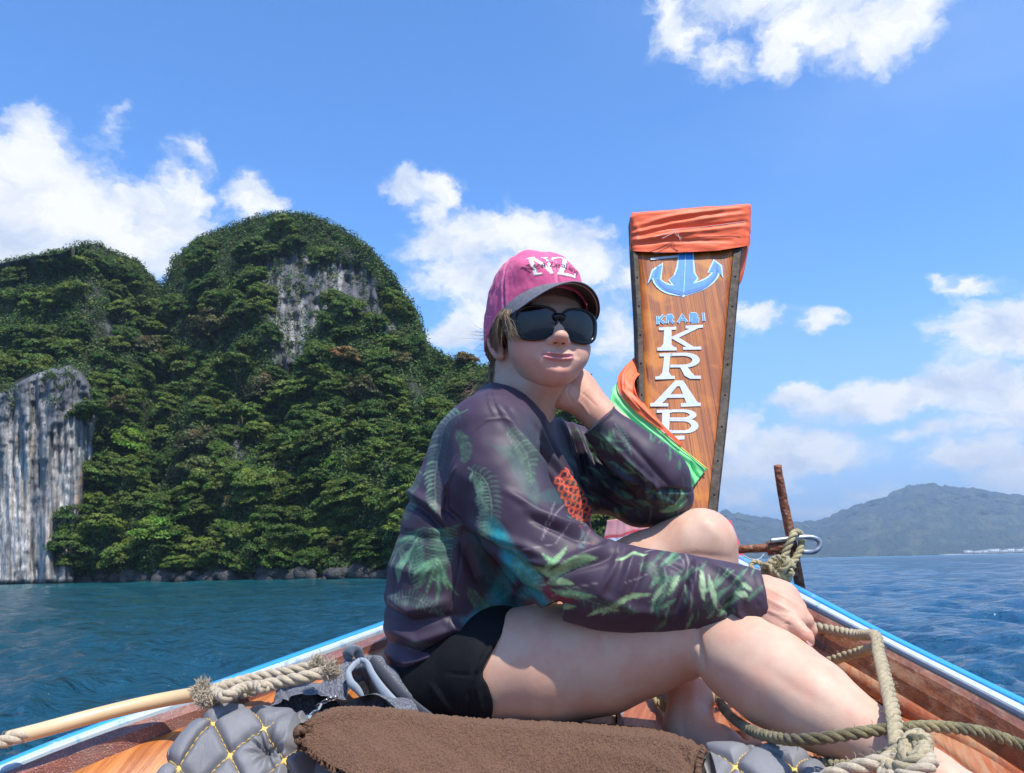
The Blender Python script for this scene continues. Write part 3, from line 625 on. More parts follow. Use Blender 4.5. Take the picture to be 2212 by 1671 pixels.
# resort buildings on the far shore
wallm = mat_simple('white_render', (.74, .73, .70), .8, .06, .2); roofm = mat_simple('grey_roof', (.30, .27, .26), .8); winm = mat_simple('dark_glass', (.03, .04, .05), .3)
BLD = [(2086, 14, 10, 'small pale house at the left end of the far shore row', 1), (2104, 16, 8, 'low white house beside the small pale house on the far shore', 1), (2121, 12, 10, 'white two storey house standing alone on the far shore', 2), (2142, 26, 13, 'long white hotel block in the middle of the far shore', 3), (2160, 15, 9, 'low white wing right of the long hotel block', 1), (2176, 20, 13, 'white hotel block with flat roof on the far shore', 3), (2196, 20, 12, 'white hotel block near the right frame edge', 3), (2214, 18, 16, 'tallest white block cut by the right frame edge', 3)]
for bx, bw, bh, lab, fl_ in BLD:
    j = int((bx - 1100) / 2.2); p = FP_[3, j]; q_ = p[1] / FPX; w_, h_ = bw * q_ * .5, bh * q_ * .62; e = empty('building', (p[0], p[1] - 14, 3), lab, 'building'); x0 = p[0]; y0 = p[1] - 14
    under(e, mesh('wall', *box_vf((x0, y0, 3 + h_ / 2), np.eye(3), (w_, 6, h_ / 2)), wallm, smooth=False))
    under(e, mesh('roof', *box_vf((x0, y0, 3 + h_ + .5), np.eye(3), (w_ * 1.06, 6.6, .5)), roofm, smooth=False))
    for f in range(fl_):
        for k in range(max(2, int(w_ / 3.2))):
            xx = x0 - w_ + (k + .5) * 2 * w_ / max(2, int(w_ / 3.2)); under(e, mesh('window', *box_vf((xx, y0 - 6.05, 3 + h_ * (f + .5) / fl_), np.eye(3), (.9, .1, h_ / fl_ * .28)), winm, smooth=False))

# ---- haze
t = NT('bay_haze'); pv = t.n('ShaderNodeVolumePrincipled'); pv.inputs['Color'].default_value = (.58, .78, 1.0, 1); pv.inputs['Density'].default_value = HAZE; pv.inputs['Anisotropy'].default_value = .25
ou = t.n('ShaderNodeOutputMaterial'); t.l(pv.outputs[0], ou.inputs['Volume'])
hzb = mesh('haze', *box_vf((0, 0, 178), np.eye(3), (17500, 17500, 190)), t.m, smooth=False, kind='stuff')
# ================================================================== LONGTAIL BOAT (bow)
PB = np.array([.56, 2.58]); AX = nrm([.324, .946]); PN = np.array([AX[1], -AX[0]])     # bow point, heading, starboard
Rr = [PH(2700, 1790, .27), PH(2212, 1530, .22), PH(2050, 1450, .182), PH(1900, 1375, .14), PH(1800, 1322, .10), PH(1700, 1270, .062), PH(1640, 1236, .032), P(1600, 1213, 2.05), P(1556, 1190, 2.48)]
Ll = [PH(-700, 2010, .38), PH(0, 1650, .25), PH(400, 1512, .19), PH(825, 1355, .12), PH(1060, 1275, .07), P(1260, 1215, 2.15), P(1430, 1188, 2.48)]
bst = lambda p: float((PB - np.asarray(p)[:2]) @ AX)
def side_curve(pts, n=160):   # resampled against the station along the boat, s = 0 at the bow
    C = interp(pts, 400)
    for _ in range(3):
        E = np.pad(C, ((20, 20), (0, 0)), mode='reflect', reflect_type='odd'); C = np.stack([np.convolve(E[:, k], np.ones(41) / 41, 'valid') for k in range(3)], -1)
    s = ((PB - C[:, :2]) @ AX); o = np.argsort(s); return C[o], s[o]
RC, RS = side_curve(Rr); LC, LS = side_curve(Ll)
def rail(side, s):
    C, q = (RC, RS) if side > 0 else (LC, LS)
    s = np.asarray(s, float); e = np.stack([np.interp(s, q, C[:, k]) for k in range(3)], -1)
    ex = np.maximum(0, s - q[-1])[..., None]; return e + ex * np.array([-AX[0], -AX[1], -.12])
SMAX = 3.2
def deck_pt(f, s, dz=0.0):    # f: -1 port edge .. 1 starboard edge
    s = np.asarray(s, float); f = np.asarray(f, float); a, b = rail(-1, s), rail(1, s); t_ = ((f + 1) / 2)[..., None]
    p = a * (1 - t_) + b * t_; hgt = np.interp(s, [0, .4, .85, 1.0, 1.15, 1.32, 1.9, 3.2], [.010, .070, .168, .215, .258, .293, .345, .41])
    z_ = CZ - hgt + .010 * (1 - f ** 2); k_ = sstep(-.70, -.93, f); p[..., 2] = z_ * (1 - k_) + (a[..., 2] - .024) * k_ + dz; return p
boat = empty('longtail_boat', deck_pt(0., 1.4), 'varnished wooden longtail boat bow with blue and white rails and tall lettered prow', 'boat')
# wood
def wood_mat(name, A, B, C_, gr=0.0, gloss=.35, bare=.35):
    t = NT(name); o = t.attr('uvw', 'Vector'); g1 = t.noise(1.0, 7, t.map(o, scale=(3, 60, 60)), .62, .8); g2 = t.noise(1.0, 5, t.map(o, scale=(14, 260, 260)), .6, .4); g3 = t.noise(1.0, 5, t.map(o, scale=(1.3, 20, 20)), .6, .8); g4 = t.noise(1, 7, t.map(o, scale=(7, 75, 75)), .7, .4)
    c = t.mix(t.ramp(g1, .32, .68), A, B); c = t.mix(t.math('MULTIPLY', t.ramp(g3, .45, .70), .8), c, C_)
    worn = t.math('MULTIPLY', t.ramp(t.math('ADD', t.math('MULTIPLY', g4, .55), t.math('MULTIPLY', g3, .5)), .56 - .12 * bare, .66), bare); c = t.mix(worn, c, (.40, .26, .15)); c = t.mix(t.math('MULTIPLY', t.ramp(g2, .60, .72), .55), c, (.055, .020, .009))
    if gr: c = t.mix(t.math('MULTIPLY', t.ramp(g4, .40, .62), gr), c, (.27, .23, .20))
    r_ = t.mix(worn, (gloss,) * 3, (.75,) * 3); h = t.math('ADD', g2, t.math('MULTIPLY', g4, .8))
    return t.bsdf(c, r_, t.bump(h, .55, .0022), Specular_IOR_Level=.45, Coat_Weight=.12, Coat_Roughness=.3)
WOR = wood_mat('varnished_orange_wood', (.52, .180, .040), (.28, .075, .018), (.58, .26, .08)); WRD = wood_mat('red_brown_deck_wood', (.42, .125, .048), (.27, .065, .026), (.48, .20, .08), .10, .4, .7)
WGY = wood_mat('weathered_deck_wood', (.32, .18, .095), (.20, .10, .055), (.38, .26, .16), .5, .6, .6); WDK = wood_mat('dark_bulwark_wood', (.23, .075, .030), (.11, .034, .015), (.30, .13, .06), .15, .35, .35)
def plank(name, f0, f1, s0, s1, mat, thick=.018, dz=0.0, seed=0, gap=.0016):
    n, m = 70, 7; S_ = np.linspace(s0, s1, n); Fv = np.linspace(f0, f1, m); SS, FF = np.meshgrid(S_, Fv, indexing='ij'); p = deck_pt(FF, SS, dz)
    w_ = np.linalg.norm(p[:, -1] - p[:, 0], axis=1); wd = (p[:, -1] - p[:, 0]) / np.maximum(w_, 1e-6)[:, None]; g_ = np.minimum(gap, w_ * .3)
    for j in range(m): p[:, j] += wd * (g_ * (1 - 2 * j / (m - 1)))[:, None]
    crown_ = (1 - (2 * np.arange(m) / (m - 1) - 1) ** 4) * .0014; p[..., 2] += crown_[None] + (fbm(SS * 3 + seed, FF * 4, FF * 0, 2) - .5) * .004
    b = p[:, [-1, 0]].copy(); b[..., 2] -= thick; Vv = np.concatenate([p, b], 1); k = m + 2
    V = Vv.reshape(-1, 3); F = grid_faces(n, k, wrap=True); ends = [list(range(k))[::-1], [(n - 1) * k + j for j in range(k)]]
    q = np.zeros((len(V), 3)); rel = V[:, :2] - PB; q[:, 0] = -(rel @ AX) + seed * 3.7; q[:, 1] = rel @ PN + seed * 1.3; q[:, 2] = V[:, 2] * .08
    o = mesh(name, V, F.tolist() + ends, mat); a = o.data.attributes.new('uvw', 'FLOAT_VECTOR', 'POINT'); a.data.foreach_set('vector', q.astype(np.float32).ravel())
    under(boat, o); return o
edges = [-.945, -.80, -.62, -.42, -.24, -.08, .09, .26, .44, .61, .78, .90]
mats = [WOR, WOR, WGY, WRD, WGY, WRD, WRD, WRD, WRD, WRD, WRD]
for i in range(11): plank('deck_plank', edges[i], edges[i + 1], .12, SMAX, mats[i], seed=i + 1)
# butt joints: short dark caulk seams across some planks
caulk = mat_simple('black_caulk', (.012, .010, .009), .8)
for f, s in ((.35, .98), (-.65, 1.52), (.53, 1.30), (.18, 1.42), (.70, 1.12)):
    fr_ = [e for e in edges if e <= f][-1], [e for e in edges if e > f][0]; p = deck_pt(np.linspace(fr_[0] + .004, fr_[1] - .004, 8), np.full(8, s), .0028); under(boat, tube('plank_joint', p, .0016, caulk, k=6))
# bearer under the deck closes the hull so no light comes through
V = []; n = 90; S_ = np.linspace(.02, SMAX, n)
for s in S_:
    a, b = rail(-1, s), rail(1, s); hw_ = np.linalg.norm(b[:2] - a[:2]) / 2; c_ = (a + b) / 2; row = []
    for t_ in np.linspace(0, 1, 9): row.append([a[0] + (c_[0] - a[0]) * t_ ** 1.6 * .9, a[1] + (c_[1] - a[1]) * t_ ** 1.6 * .9, a[2] - .05 - (a[2] + .25) * math.sin(t_ * math.pi / 2)])
    for t_ in np.linspace(1, 0, 9): row.append([b[0] + (c_[0] - b[0]) * t_ ** 1.6 * .9, b[1] + (c_[1] - b[1]) * t_ ** 1.6 * .9, b[2] - .05 - (b[2] + .25) * math.sin(t_ * math.pi / 2)])
    V += row
under(boat, mesh('hull', np.array(V), grid_faces(n, 18), mat_simple('hull_paint', (.10, .035, .016), .5, .3, 6)))
# rails: outer blue strake, white strip, bulwark board
tb = NT('sky_blue_paint'); o = tb.obj(); BLUE = tb.bsdf(tb.mix(tb.math('MULTIPLY', tb.ramp(tb.noise(14, 6, tb.map(o, scale=(1, 1, 3)), .7), .60, .70), .8), (.035, .31, .68), (.55, .60, .62)), .35, tb.bump(tb.noise(60, 4, o), .2, .001), Coat_Weight=.3)
tb = NT('chalky_white_paint'); o = tb.obj(); WHT = tb.bsdf(tb.mix(tb.ramp(tb.noise(30, 7, o, .75), .52, .66), (.46, .53, .58), (.20, .38, .54)), .6, tb.bump(tb.noise(90, 4, o), .35, .0012))
def strip(name, side, prof, mat, s0=.02, s1=SMAX, n=150, seed=0):
    S_ = np.linspace(s0, s1, n); R_ = rail(side, S_); T = np.gradient(R_, axis=0); T[:, 2] = 0; T /= np.linalg.norm(T, axis=1)[:, None]; out = np.stack([T[:, 1], -T[:, 0]], -1); mid = rail(-side, S_)[:, :2] - R_[:, :2]; out *= -np.sign((out * mid).sum(1))[:, None]
    V = np.zeros((n, len(prof), 3)); tp = np.clip(S_ / .35, .25, 1)
    for j, (a_, z_) in enumerate(prof): V[:, j, :2] = R_[:, :2] + out * (a_ * tp)[:, None]; V[:, j, 2] = R_[:, 2] + z_ + (fbm(S_ * 4 + seed, S_ * 0 + j, S_ * 0, 2) - .5) * .0015
    k = len(prof); Vv = V.reshape(-1, 3); o = mesh(name, Vv, grid_faces(n, k, wrap=True).tolist() + [list(range(k))[::-1], [(n - 1) * k + j for j in range(k)]], mat, smooth=False)
    q = np.zeros((len(Vv), 3)); rel = Vv[:, :2] - PB; q[:, 0] = -(rel @ AX) + seed * 3; q[:, 1] = rel @ PN; q[:, 2] = Vv[:, 2]; a = o.data.attributes.new('uvw', 'FLOAT_VECTOR', 'POINT'); a.data.foreach_set('vector', q.astype(np.float32).ravel())
    bm = bmesh.new(); bm.from_mesh(o.data); bmesh.ops.recalc_face_normals(bm, faces=bm.faces); bm.to_mesh(o.data); bm.free()
    under(boat, o); return o
for sd in (1, -1):
    strip('blue_rail', sd, [(.004, 0), (.006, .004), (.010, .006), (.020, .005), (.025, .001), (.026, -.030), (.004, -.030)], BLUE)
    strip('white_rail', sd, [(-.0135, -.0010), (-.012, .0015), (.0025, .0030), (.0025, -.028), (-.0135, -.028)], WHT)
    strip('dark_gap', sd, [(-.024, -.0080), (-.0140, -.0080), (-.0140, -.04), (-.024, -.04)], caulk)
tb = NT('sanded_maroon_board'); o = tb.attr('uvw', 'Vector'); g = tb.noise(1, 7, tb.map(o, scale=(9, 60, 60)), .65, .5); sp_ = tb.noise(420, 2, tb.obj()); c = tb.mix(tb.ramp(g, .3, .7), (.30, .105, .065), (.15, .058, .048)); c = tb.mix(tb.math('MULTIPLY', tb.ramp(sp_, .60, .68), .75), c, (.50, .36, .30)); c = tb.mix(tb.math('MULTIPLY', tb.ramp(tb.noise(1, 5, tb.map(o, scale=(3, 20, 20)), .6), .5, .7), .5), c, (.30, .20, .16))
MAR = tb.bsdf(c, .34, tb.bump(sp_, .9, .0020), Specular_IOR_Level=.6, Coat_Weight=.35, Coat_Roughness=.22)
strip('bulwark_board', 1, [(-.024, -.006), (-.034, -.004), (-.044, -.008), (-.056, -.030), (-.064, -.072), (-.024, -.075)], WDK, seed=2)
strip('bulwark_trim', 1, [(-.0655, -.050), (-.072, -.050), (-.078, -.075), (-.0655, -.080)], WRD, seed=5)
strip('bulwark_board', -1, [(-.024, -.004), (-.028, -.003), (-.034, -.007), (-.042, -.012), (-.042, -.06), (-.024, -.06)], MAR, seed=3)

# ---- prow post
pL = [P(1367, 470, 2.78), P(1371, 560, 2.745), P(1379, 700, 2.69), P(1384, 880, 2.62), P(1392, 1110, 2.52), P(1400, 1250, 2.47)]
pR = [P(1608, 470, 2.78), P(1598, 540, 2.75), P(1583, 700, 2.69), P(1568, 880, 2.62), P(1543, 1110, 2.52), P(1530, 1250, 2.47)]
CL, CRr = interp(pL, 60), interp(pR, 60); nrmP = nrm(np.cross(CRr[20] - CL[20], CL[0] - CL[-1])); nrmP *= -np.sign(nrmP @ CF)
def pw(px, py, off=0.0):      # a point on the front of the prow board under a reference pixel
    d = CF + CR * ((px - 1106) / FPX) + CU * ((835.5 - py) / FPX); y = np.interp(py, [470, 560, 700, 880, 1110, 1250], [2.78, 2.745, 2.69, 2.62, 2.52, 2.47]); return CC + d * (y / d[1]) + nrmP * off
m = 9; V = []
for i in range(60):
    for j in range(m): V.append(CL[i] * (1 - j / (m - 1)) + CRr[i] * j / (m - 1) + nrmP * .004 * (1 - (2 * j / (m - 1) - 1) ** 2))
    V.append(CRr[i] - nrmP * .05); V.append(CL[i] - nrmP * .05)
k = m + 2; tw = NT('glossy_prow_wood'); g = tw.geo(); mp = tw.map(g, rot=(0, .03, 0)); q1 = tw.noise(1, 4, tw.map(mp, scale=(60, 2, 2.2)), .62, .3); q2 = tw.noise(1, 2, tw.map(mp, scale=(330, 1.5, .9)), .6, .2); q3 = tw.noise(5, 5, mp, .6, 1.0); q4 = tw.noise(22, 5, mp, .6, .5)
c = tw.mix(tw.ramp(q1, .30, .70), (.52, .150, .008), (.29, .060, .004)); c = tw.mix(tw.math('MULTIPLY', tw.ramp(q3, .46, .66), .65), c, (.64, .215, .010)); c = tw.mix(tw.math('MULTIPLY', tw.math('MULTIPLY', tw.ramp(q2, .53, .62), tw.ramp(q3, .66, .44)), .9), c, (.050, .014, .005)); c = tw.mix(tw.math('MULTIPLY', tw.ramp(q4, .62, .74), .4), c, (.20, .045, .010))
ed = tw.math('MULTIPLY', tw.ramp(tw.math('ADD', tw.math('ABSOLUTE', tw.math('SUBTRACT', tw.attr('across', 'Fac'), .5)), tw.math('MULTIPLY', q4, .10)), .46, .56), .75); c = tw.mix(ed, c, (.16, .030, .008))
PWM = tw.bsdf(c, .36, tw.bump(q2, .3, .0010), Coat_Weight=.22, Coat_Roughness=.22)
ac = np.tile(np.concatenate([np.linspace(0, 1, m), [1, 0]]), 60)
prow = clean(mesh('prow_post', np.array(V), grid_faces(60, k, wrap=True).tolist() + [list(range(k)), [(59) * k + j for j in range(k)][::-1]], PWM, attrs={'across': ac})); under(boat, prow)
def psub(o): o.parent = prow; return o
tr = NT('tarnished_metal_strip'); o = tr.obj(); r1 = tr.noise(40, 7, o, .7); BRZ = tr.bsdf(tr.mix(tr.ramp(r1, .42, .62), (.030, .019, .012), (.085, .058, .040)), .65, tr.bump(tr.noise(160, 5, o), .5, .001), Metallic=.15)
for C_, sgn in ((CL, -1), (CRr, 1)):
    V = []; ex = nrm(CRr[10] - CL[10]) * sgn; wf = .012 if sgn < 0 else .022
    for i in range(60):
        c0 = C_[i]; V += [c0 - ex * wf + nrmP * .0035, c0 - ex * wf + nrmP * .0060, c0 + ex * .004 + nrmP * .0065, c0 + ex * .010 + nrmP * .001, c0 + ex * .010 - nrmP * .052, c0 + ex * .004 - nrmP * .052]
    psub(clean(mesh('edge_strip', np.array(V), grid_faces(60, 6, wrap=True).tolist() + [list(range(6)), [59 * 6 + j for j in range(6)][::-1]], BRZ, smooth=False)))
    V2 = []; 
    for i in range(2, 60, 5):
        c0 = C_[i] - ex * wf * .35 + nrmP * .0070; e = clean(mesh('rivet', iv * [.0032, .0032, .0032] + c0, ifc.tolist(), BRZ)); psub(e)
# lettering and anchor painted on the board, each a thin coat of paint
PWH = mat_simple('white_sign_paint', (.54, .58, .64), .5, .08, 60, .25, .0006); PBL = mat_simple('blue_sign_paint', (.040, .24, .60), .45, .10, 60, .2, .0005); PDB = mat_simple('deep_blue_sign_paint', (.018, .16, .46), .45, .10, 60, .2, .0005); PLB = mat_simple('pale_blue_sign_paint', (.42, .66, .86), .5, .08, 60)
def decal(name, polys, mat, off, ym=None, th=.0009):
    if ym: polys = [[(x, float(np.interp(y, ym[0], ym[1]))) for x, y in pl] for pl in polys]
    bm = bmesh.new()
    for pl in polys:
        vs = [bm.verts.new(pw(x, y, off)) for x, y in pl]; 
        try: bm.faces.new(vs)
        except ValueError: pass
    bmesh.ops.triangulate(bm, faces=bm.faces); bmesh.ops.recalc_face_normals(bm, faces=bm.faces)
    ex = bmesh.ops.extrude_face_region(bm, geom=bm.faces[:]); vs = [v for v in ex['geom'] if isinstance(v, bmesh.types.BMVert)]; bmesh.ops.translate(bm, verts=vs, vec=Vector(nrmP * th)); bmesh.ops.recalc_face_normals(bm, faces=bm.faces)
    me = bpy.data.meshes.new(name); bm.to_mesh(me); bm.free(); return psub(link(name, me, mat))
def thick(pts, w0, w1=None):  # a painted stroke as a polygon
    w1 = w0 if w1 is None else w1; p = np.array(pts, float); t_ = np.gradient(p, axis=0); t_ /= np.linalg.norm(t_, axis=1)[:, None]; n_ = np.stack([-t_[:, 1], t_[:, 0]], -1); w_ = np.linspace(w0, w1, len(p))[:, None] / 2
    return [tuple(v) for v in np.vstack([p + n_ * w_, (p - n_ * w_)[::-1]])]
def arc(cx, cy, rx, ry, a0, a1, n=12): return [(cx + rx * math.cos(a), cy + ry * math.sin(a)) for a in np.radians(np.linspace(a0, a1, n))]
def bez(*p, n=10): return [tuple(q[:2]) for q in interp([(a, b, 0) for a, b in p], n)]
# board-local letter coordinates measured on the photograph in reference pixels; slanted slightly with the board
LZ = lambda pts: [(x, y) for x, y in pts]
# K
decal('letter', [[(1422, 712), (1460, 709), (1460, 719), (1450, 720), (1450, 768), (1456, 776), (1461, 777), (1461, 787), (1419, 788), (1419, 778), (1426, 777), (1432, 766), (1434, 721), (1423, 721)],
                 [(1450, 742), (1488, 716), (1480, 715), (1480, 706), (1518, 703), (1518, 712), (1508, 714), (1466, 745), (1498, 775), (1514, 774), (1514, 784), (1475, 785), (1475, 776), (1482, 775), (1450, 748)]], PWH, .0052, ((703, 788), (704, 760)))
# R
def ring_poly(outer, inner): return [outer[i:i + 2] + inner[i:i + 2][::-1] for i in range(len(outer) - 1)]
decal('letter', [[(1424, 782 + 10), (1452, 790), (1452, 800), (1447, 801), (1444, 850), (1449, 862), (1457, 863), (1457, 872), (1415, 874), (1415, 865), (1424, 863), (1430, 852), (1434, 801), (1424, 801)],
                 [(1468, 834), (1484, 833), (1492, 850), (1500, 862), (1513, 862), (1513, 872), (1490, 872), (1478, 862)]] + ring_poly([(1447, 790)] + arc(1480, 812.5, 31, 23.5, -90, 90) + [(1447, 836)], [(1447, 800)] + arc(1474, 813, 21, 14, -90, 90) + [(1447, 827)]), PWH, .0052, ((786, 874), (762, 822)))
# A
decal('letter', [[(1404, 947 - 10), (1404, 928), (1412, 927), (1458, 866), (1475, 866), (1475, 882), (1462, 882), (1438, 918), (1430, 928), (1443, 928), (1443, 937)], [(1468, 882), (1475, 866), (1506, 926), (1513, 927), (1513, 936), (1470, 938), (1470, 928), (1482, 927), (1478, 915)], [(1440, 904), (1484, 903), (1488, 913), (1434, 914)]], PWH, .0052, ((866, 938), (824, 881)))
# B
decal('letter', [[(1418, 889 + 58), (1450, 946), (1450, 957), (1446, 957), (1445, 1012), (1452, 1013), (1452, 1023), (1416, 1023), (1416, 1013), (1428, 1012), (1430, 957), (1418, 957)]]
      + ring_poly([(1446, 946)] + arc(1478, 963.5, 26, 17.5, -90, 90) + [(1446, 981)], [(1446, 955)] + arc(1474, 963.5, 15, 8.5, -90, 90) + [(1446, 972)])
      + ring_poly([(1446, 975)] + arc(1480, 999, 28, 24, -90, 90) + [(1446, 1023)], [(1446, 984)] + arc(1475, 999, 17, 14.5, -90, 90) + [(1446, 1013)]), PWH, .0052, ((945, 1023), (886, 938)))
# I (half hidden by the scarf)
decal('letter', [[(1424, 1034), (1478, 1031), (1478, 1041), (1462, 1042), (1460, 1090), (1474, 1091), (1474, 1100), (1428, 1101), (1428, 1092), (1440, 1090), (1443, 1043), (1424, 1044)]], PWH, .0052, ((1031, 1100), (943, 1000)))
# small blue KRABI with a pale outline
small = [[[(1420, 685), (1421, 703)], [(1433, 683), (1423, 694)], [(1424, 692), (1435, 701)]], [[(1441, 701), (1441, 683)], [(1441, 684), (1450, 683), (1453, 688), (1449, 692), (1442, 692)], [(1447, 693), (1455, 700)]], [[(1464, 700), (1473, 682), (1483, 698)], [(1468, 693), (1479, 692)]],
         [[(1492, 698), (1491, 680)], [(1491, 680), (1502, 680), (1505, 684), (1501, 688), (1492, 689)], [(1501, 689), (1508, 691), (1507, 697), (1492, 698)]], [[(1518, 678), (1520, 696)]]]
for L_ in small:
    decal('small_letter', [thick(p, 6.4) for p in L_], PLB, .0049, th=.0006); decal('small_letter_face', [thick(p, 3.4) for p in L_], PBL, .0058, th=.0006)
# anchor: pale outline under, blue faces over
shank = [(1468, 543), (1495, 542), (1497, 590), (1505, 603), (1475, 640), (1446, 606), (1458, 596), (1464, 580)]
arcL = bez((1411, 596), (1418, 615), (1440, 630), (1475, 634)); arcR = bez((1552, 583), (1543, 604), (1518, 622), (1475, 634))
arms_o = [thick(bez((1413, 592), (1421, 612), (1442, 626), (1476, 630)), 16, 26), thick(bez((1551, 578), (1541, 600), (1516, 618), (1474, 630)), 16, 26)]
arms_i = [thick(bez((1414, 594), (1423, 613), (1444, 626), (1476, 629)), 10, 19), thick(bez((1550, 580), (1539, 602), (1515, 618), (1474, 629)), 10, 19)]
flL, flR = [(1401, 612), (1410, 588), (1430, 573), (1425, 605), (1412, 600)], [(1559, 600), (1556, 578), (1542, 566), (1531, 590), (1550, 588)]
grow = lambda P_, g: [tuple(np.array(p) + nrm(np.array(p) - np.mean(P_, 0)) * g) for p in P_]
decal('anchor_outline', [grow(shank, 4)] + arms_o + [grow(flL, 4), grow(flR, 4), [(1466, 636), (1476, 645), (1486, 634), (1476, 622)]], PLB, .0050, th=.0006)
decal('anchor_face', [shank] + arms_i + [flL, flR], PBL, .0060, th=.0005)
decal('anchor_shade', [thick(bez((1420, 606), (1430, 620), (1450, 631), (1474, 637)), 4, 8), thick(bez((1548, 592), (1538, 608), (1515, 625), (1478, 636)), 4, 8), thick([(1421, 578), (1416, 600)], 5), thick([(1548, 574), (1549, 590)], 5)], PDB, .0068, th=.0004)
decal('anchor_highlight', [thick([(1480, 548), (1478, 600), (1476, 636)], 1.3)], PLB, .0074, th=.0004)
decal('white_stripe', [thick([(1405, 562), (1464, 556)], 4.5)], PWH, .0054); decal('white_stripe', [thick([(1412, 549), (1468, 545)], 3.5)], PWH, .0054)
# ================================================================== CLOTHS ON THE PROW
def cloth_mat(name, cols=None, base=None, sheen=.3, rough=.7, sss=0.0, wv=1400):
    t = NT(name); o = t.obj(); w_ = t.noise(wv, 2, o); c = t.attr('Col') if base is None else t.mix(t.ramp(w_, .3, .7), tuple(v * .9 for v in base), base)
    return t.bsdf(c, rough, t.bump(w_, .12, .0004), Sheen_Weight=sheen, Sheen_Roughness=.5)
def patch(name, A, B, n, m, mat, folds=(), box=None, bulge=0.0, noise=.004, col=None, th=.002, step=1.0, mid=None, root=None):
    """cloth between two edge curves given as (px, py, depth) points"""
    a, b = interp(A, n), interp(B, n); tt = np.linspace(0, 1, m)
    if mid is not None:
        c_ = interp(mid, n); G = a[:, None] * ((1 - tt) * (1 - 2 * tt))[None, :, None] + c_[:, None] * (4 * tt * (1 - tt))[None, :, None] + b[:, None] * (tt * (2 * tt - 1))[None, :, None]
    else: G = a[:, None] * (1 - tt)[None, :, None] + b[:, None] * tt[None, :, None]
    G[..., 2] -= bulge * np.sin(np.pi * tt)[None]
    px, py, yy = G[..., 0].ravel(), G[..., 1].ravel(), G[..., 2].ravel()
    d = CF + CR * ((px - 1106) / FPX)[:, None] + CU * ((835.5 - py) / FPX)[:, None]; V = CC + d * (yy / d[:, 1])[:, None]; F = grid_faces(n, m)
    N = vnormals(V, F); s_ = np.sign((N @ CF).mean()); N = -N * s_
    if s_ < 0: pass
    disp = (fbm(V[:, 0] * 14 + 3, V[:, 1] * 14, V[:, 2] * 14, 3) - .5) * noise
    if folds:
        sh_ = Sheet(px.min() - 10, py.min() - 10, px.max() + 10, py.max() + 10, step)
        for f in folds: sh_.ridge(*f)
        disp = disp + sh_.get(px, py)
    V = V + N * disp[:, None]; C_ = None if col is None else col(px, py, np.repeat(np.linspace(0, 1, n), m), np.tile(tt, n))
    o = clean(mesh(name, V, F, mat, col=C_)); md = o.modifiers.new('thick', 'SOLIDIFY'); md.thickness = th; md.offset = 0; return o
ORG, GRN = (1.0, .150, .045), (.20, .70, .25)
om = cloth_mat('orange_satin', base=ORG, rough=.55, sheen=0); gm = cloth_mat('green_satin', base=GRN, rough=.55, sheen=0)
# wrapped band over the head of the prow
loop = [(1361, 2.765, 0), (1375, 2.738, 0), (1440, 2.728, 0), (1540, 2.725, 0), (1600, 2.732, 0), (1619, 2.765, 0), (1612, 2.83, 0), (1560, 2.85, 0), (1450, 2.855, 0), (1372, 2.84, 0), (1361, 2.80, 0)]
nr, mc = 46, 150; lp = np.array([interp(np.array(loop + loop[:1])[:, :2] @ np.diag([1, 400.]), mc + 1)[:-1]])[0]; V = []; PXY = []
for i in range(nr):
    v = i / (nr - 1)
    for x, y4 in lp:
        y = y4 / 400; f = (x - 1361) / 258; topy = lerp(463, 444, f) + 8 * max(0, .08 - f) / .08 ; boty = 543 - 9 * max(0, (f - .75)) / .25 + 3 * math.sin(f * 5)
        py = lerp(topy, boty, v); xx = x + (3 * (1 - v) if f > .5 else 1 * v); V.append(P(xx, py, y)); PXY.append((xx, py))
for i in range(1, 7):          # close over the top
    f = i / 6
    for j in range(mc):
        p = V[j]; c_ = P(lerp(1368, 1612, (PXY[j][0] - 1361) / 258), lerp(463, 444, (PXY[j][0] - 1361) / 258), 2.79); V.append(p * (1 - f) + c_ * f + np.array([0, 0, .006 * math.sin(f * 1.57)])); PXY.append((PXY[j][0], PXY[j][1] - 2))
V = np.array(V); PX = np.array(PXY); order = list(range(nr - 1, -1, -1)); F1 = grid_faces(nr, mc, wrap=True); n0 = nr * mc
rows = [np.arange(mc)] + [n0 + i * mc + np.arange(mc) for i in range(6)]; Ft = []
for a_, b_ in zip(rows[:-1], rows[1:]):
    for j in range(mc): Ft.append((b_[j], b_[(j + 1) % mc], a_[(j + 1) % mc], a_[j]))
F = np.vstack([F1[:, ::-1], np.array(Ft)[:, ::-1]]); N = vnormals(V, F); cen = V.mean(0); N *= np.sign(((V - cen) * N).sum(1).mean())
fs = Sheet(1340, 430, 1640, 560, 1.0)
for a in ([(1368, 490), (1440, 470), (1540, 455), (1600, 450)], [(1364, 505), (1450, 484), (1560, 468), (1612, 462)], [(1366, 520), (1440, 508), (1500, 500)]): fs.ridge(a, 4.5, .010)
for a in ([(1370, 498), (1450, 477), (1560, 460)], [(1366, 512), (1440, 495), (1530, 486), (1610, 480)], [(1364, 532), (1430, 522), (1500, 520), (1580, 520)]): fs.ridge(a, 3.5, -.009)
fs.ridge([(1380, 514), (1470, 498), (1540, 488), (1612, 480)], 2.5, -.012); fs.ridge([(1376, 520), (1470, 505), (1612, 488)], 4, .008); fs.ridge([(1364, 470), (1380, 500), (1366, 540)], 4, .006)
for i in range(5): fs.ridge([(1600 + i * 3, 450), (1606 + i * 3, 500), (1600 + i * 2, 545)], 2.5, .006 * (-1) ** i)
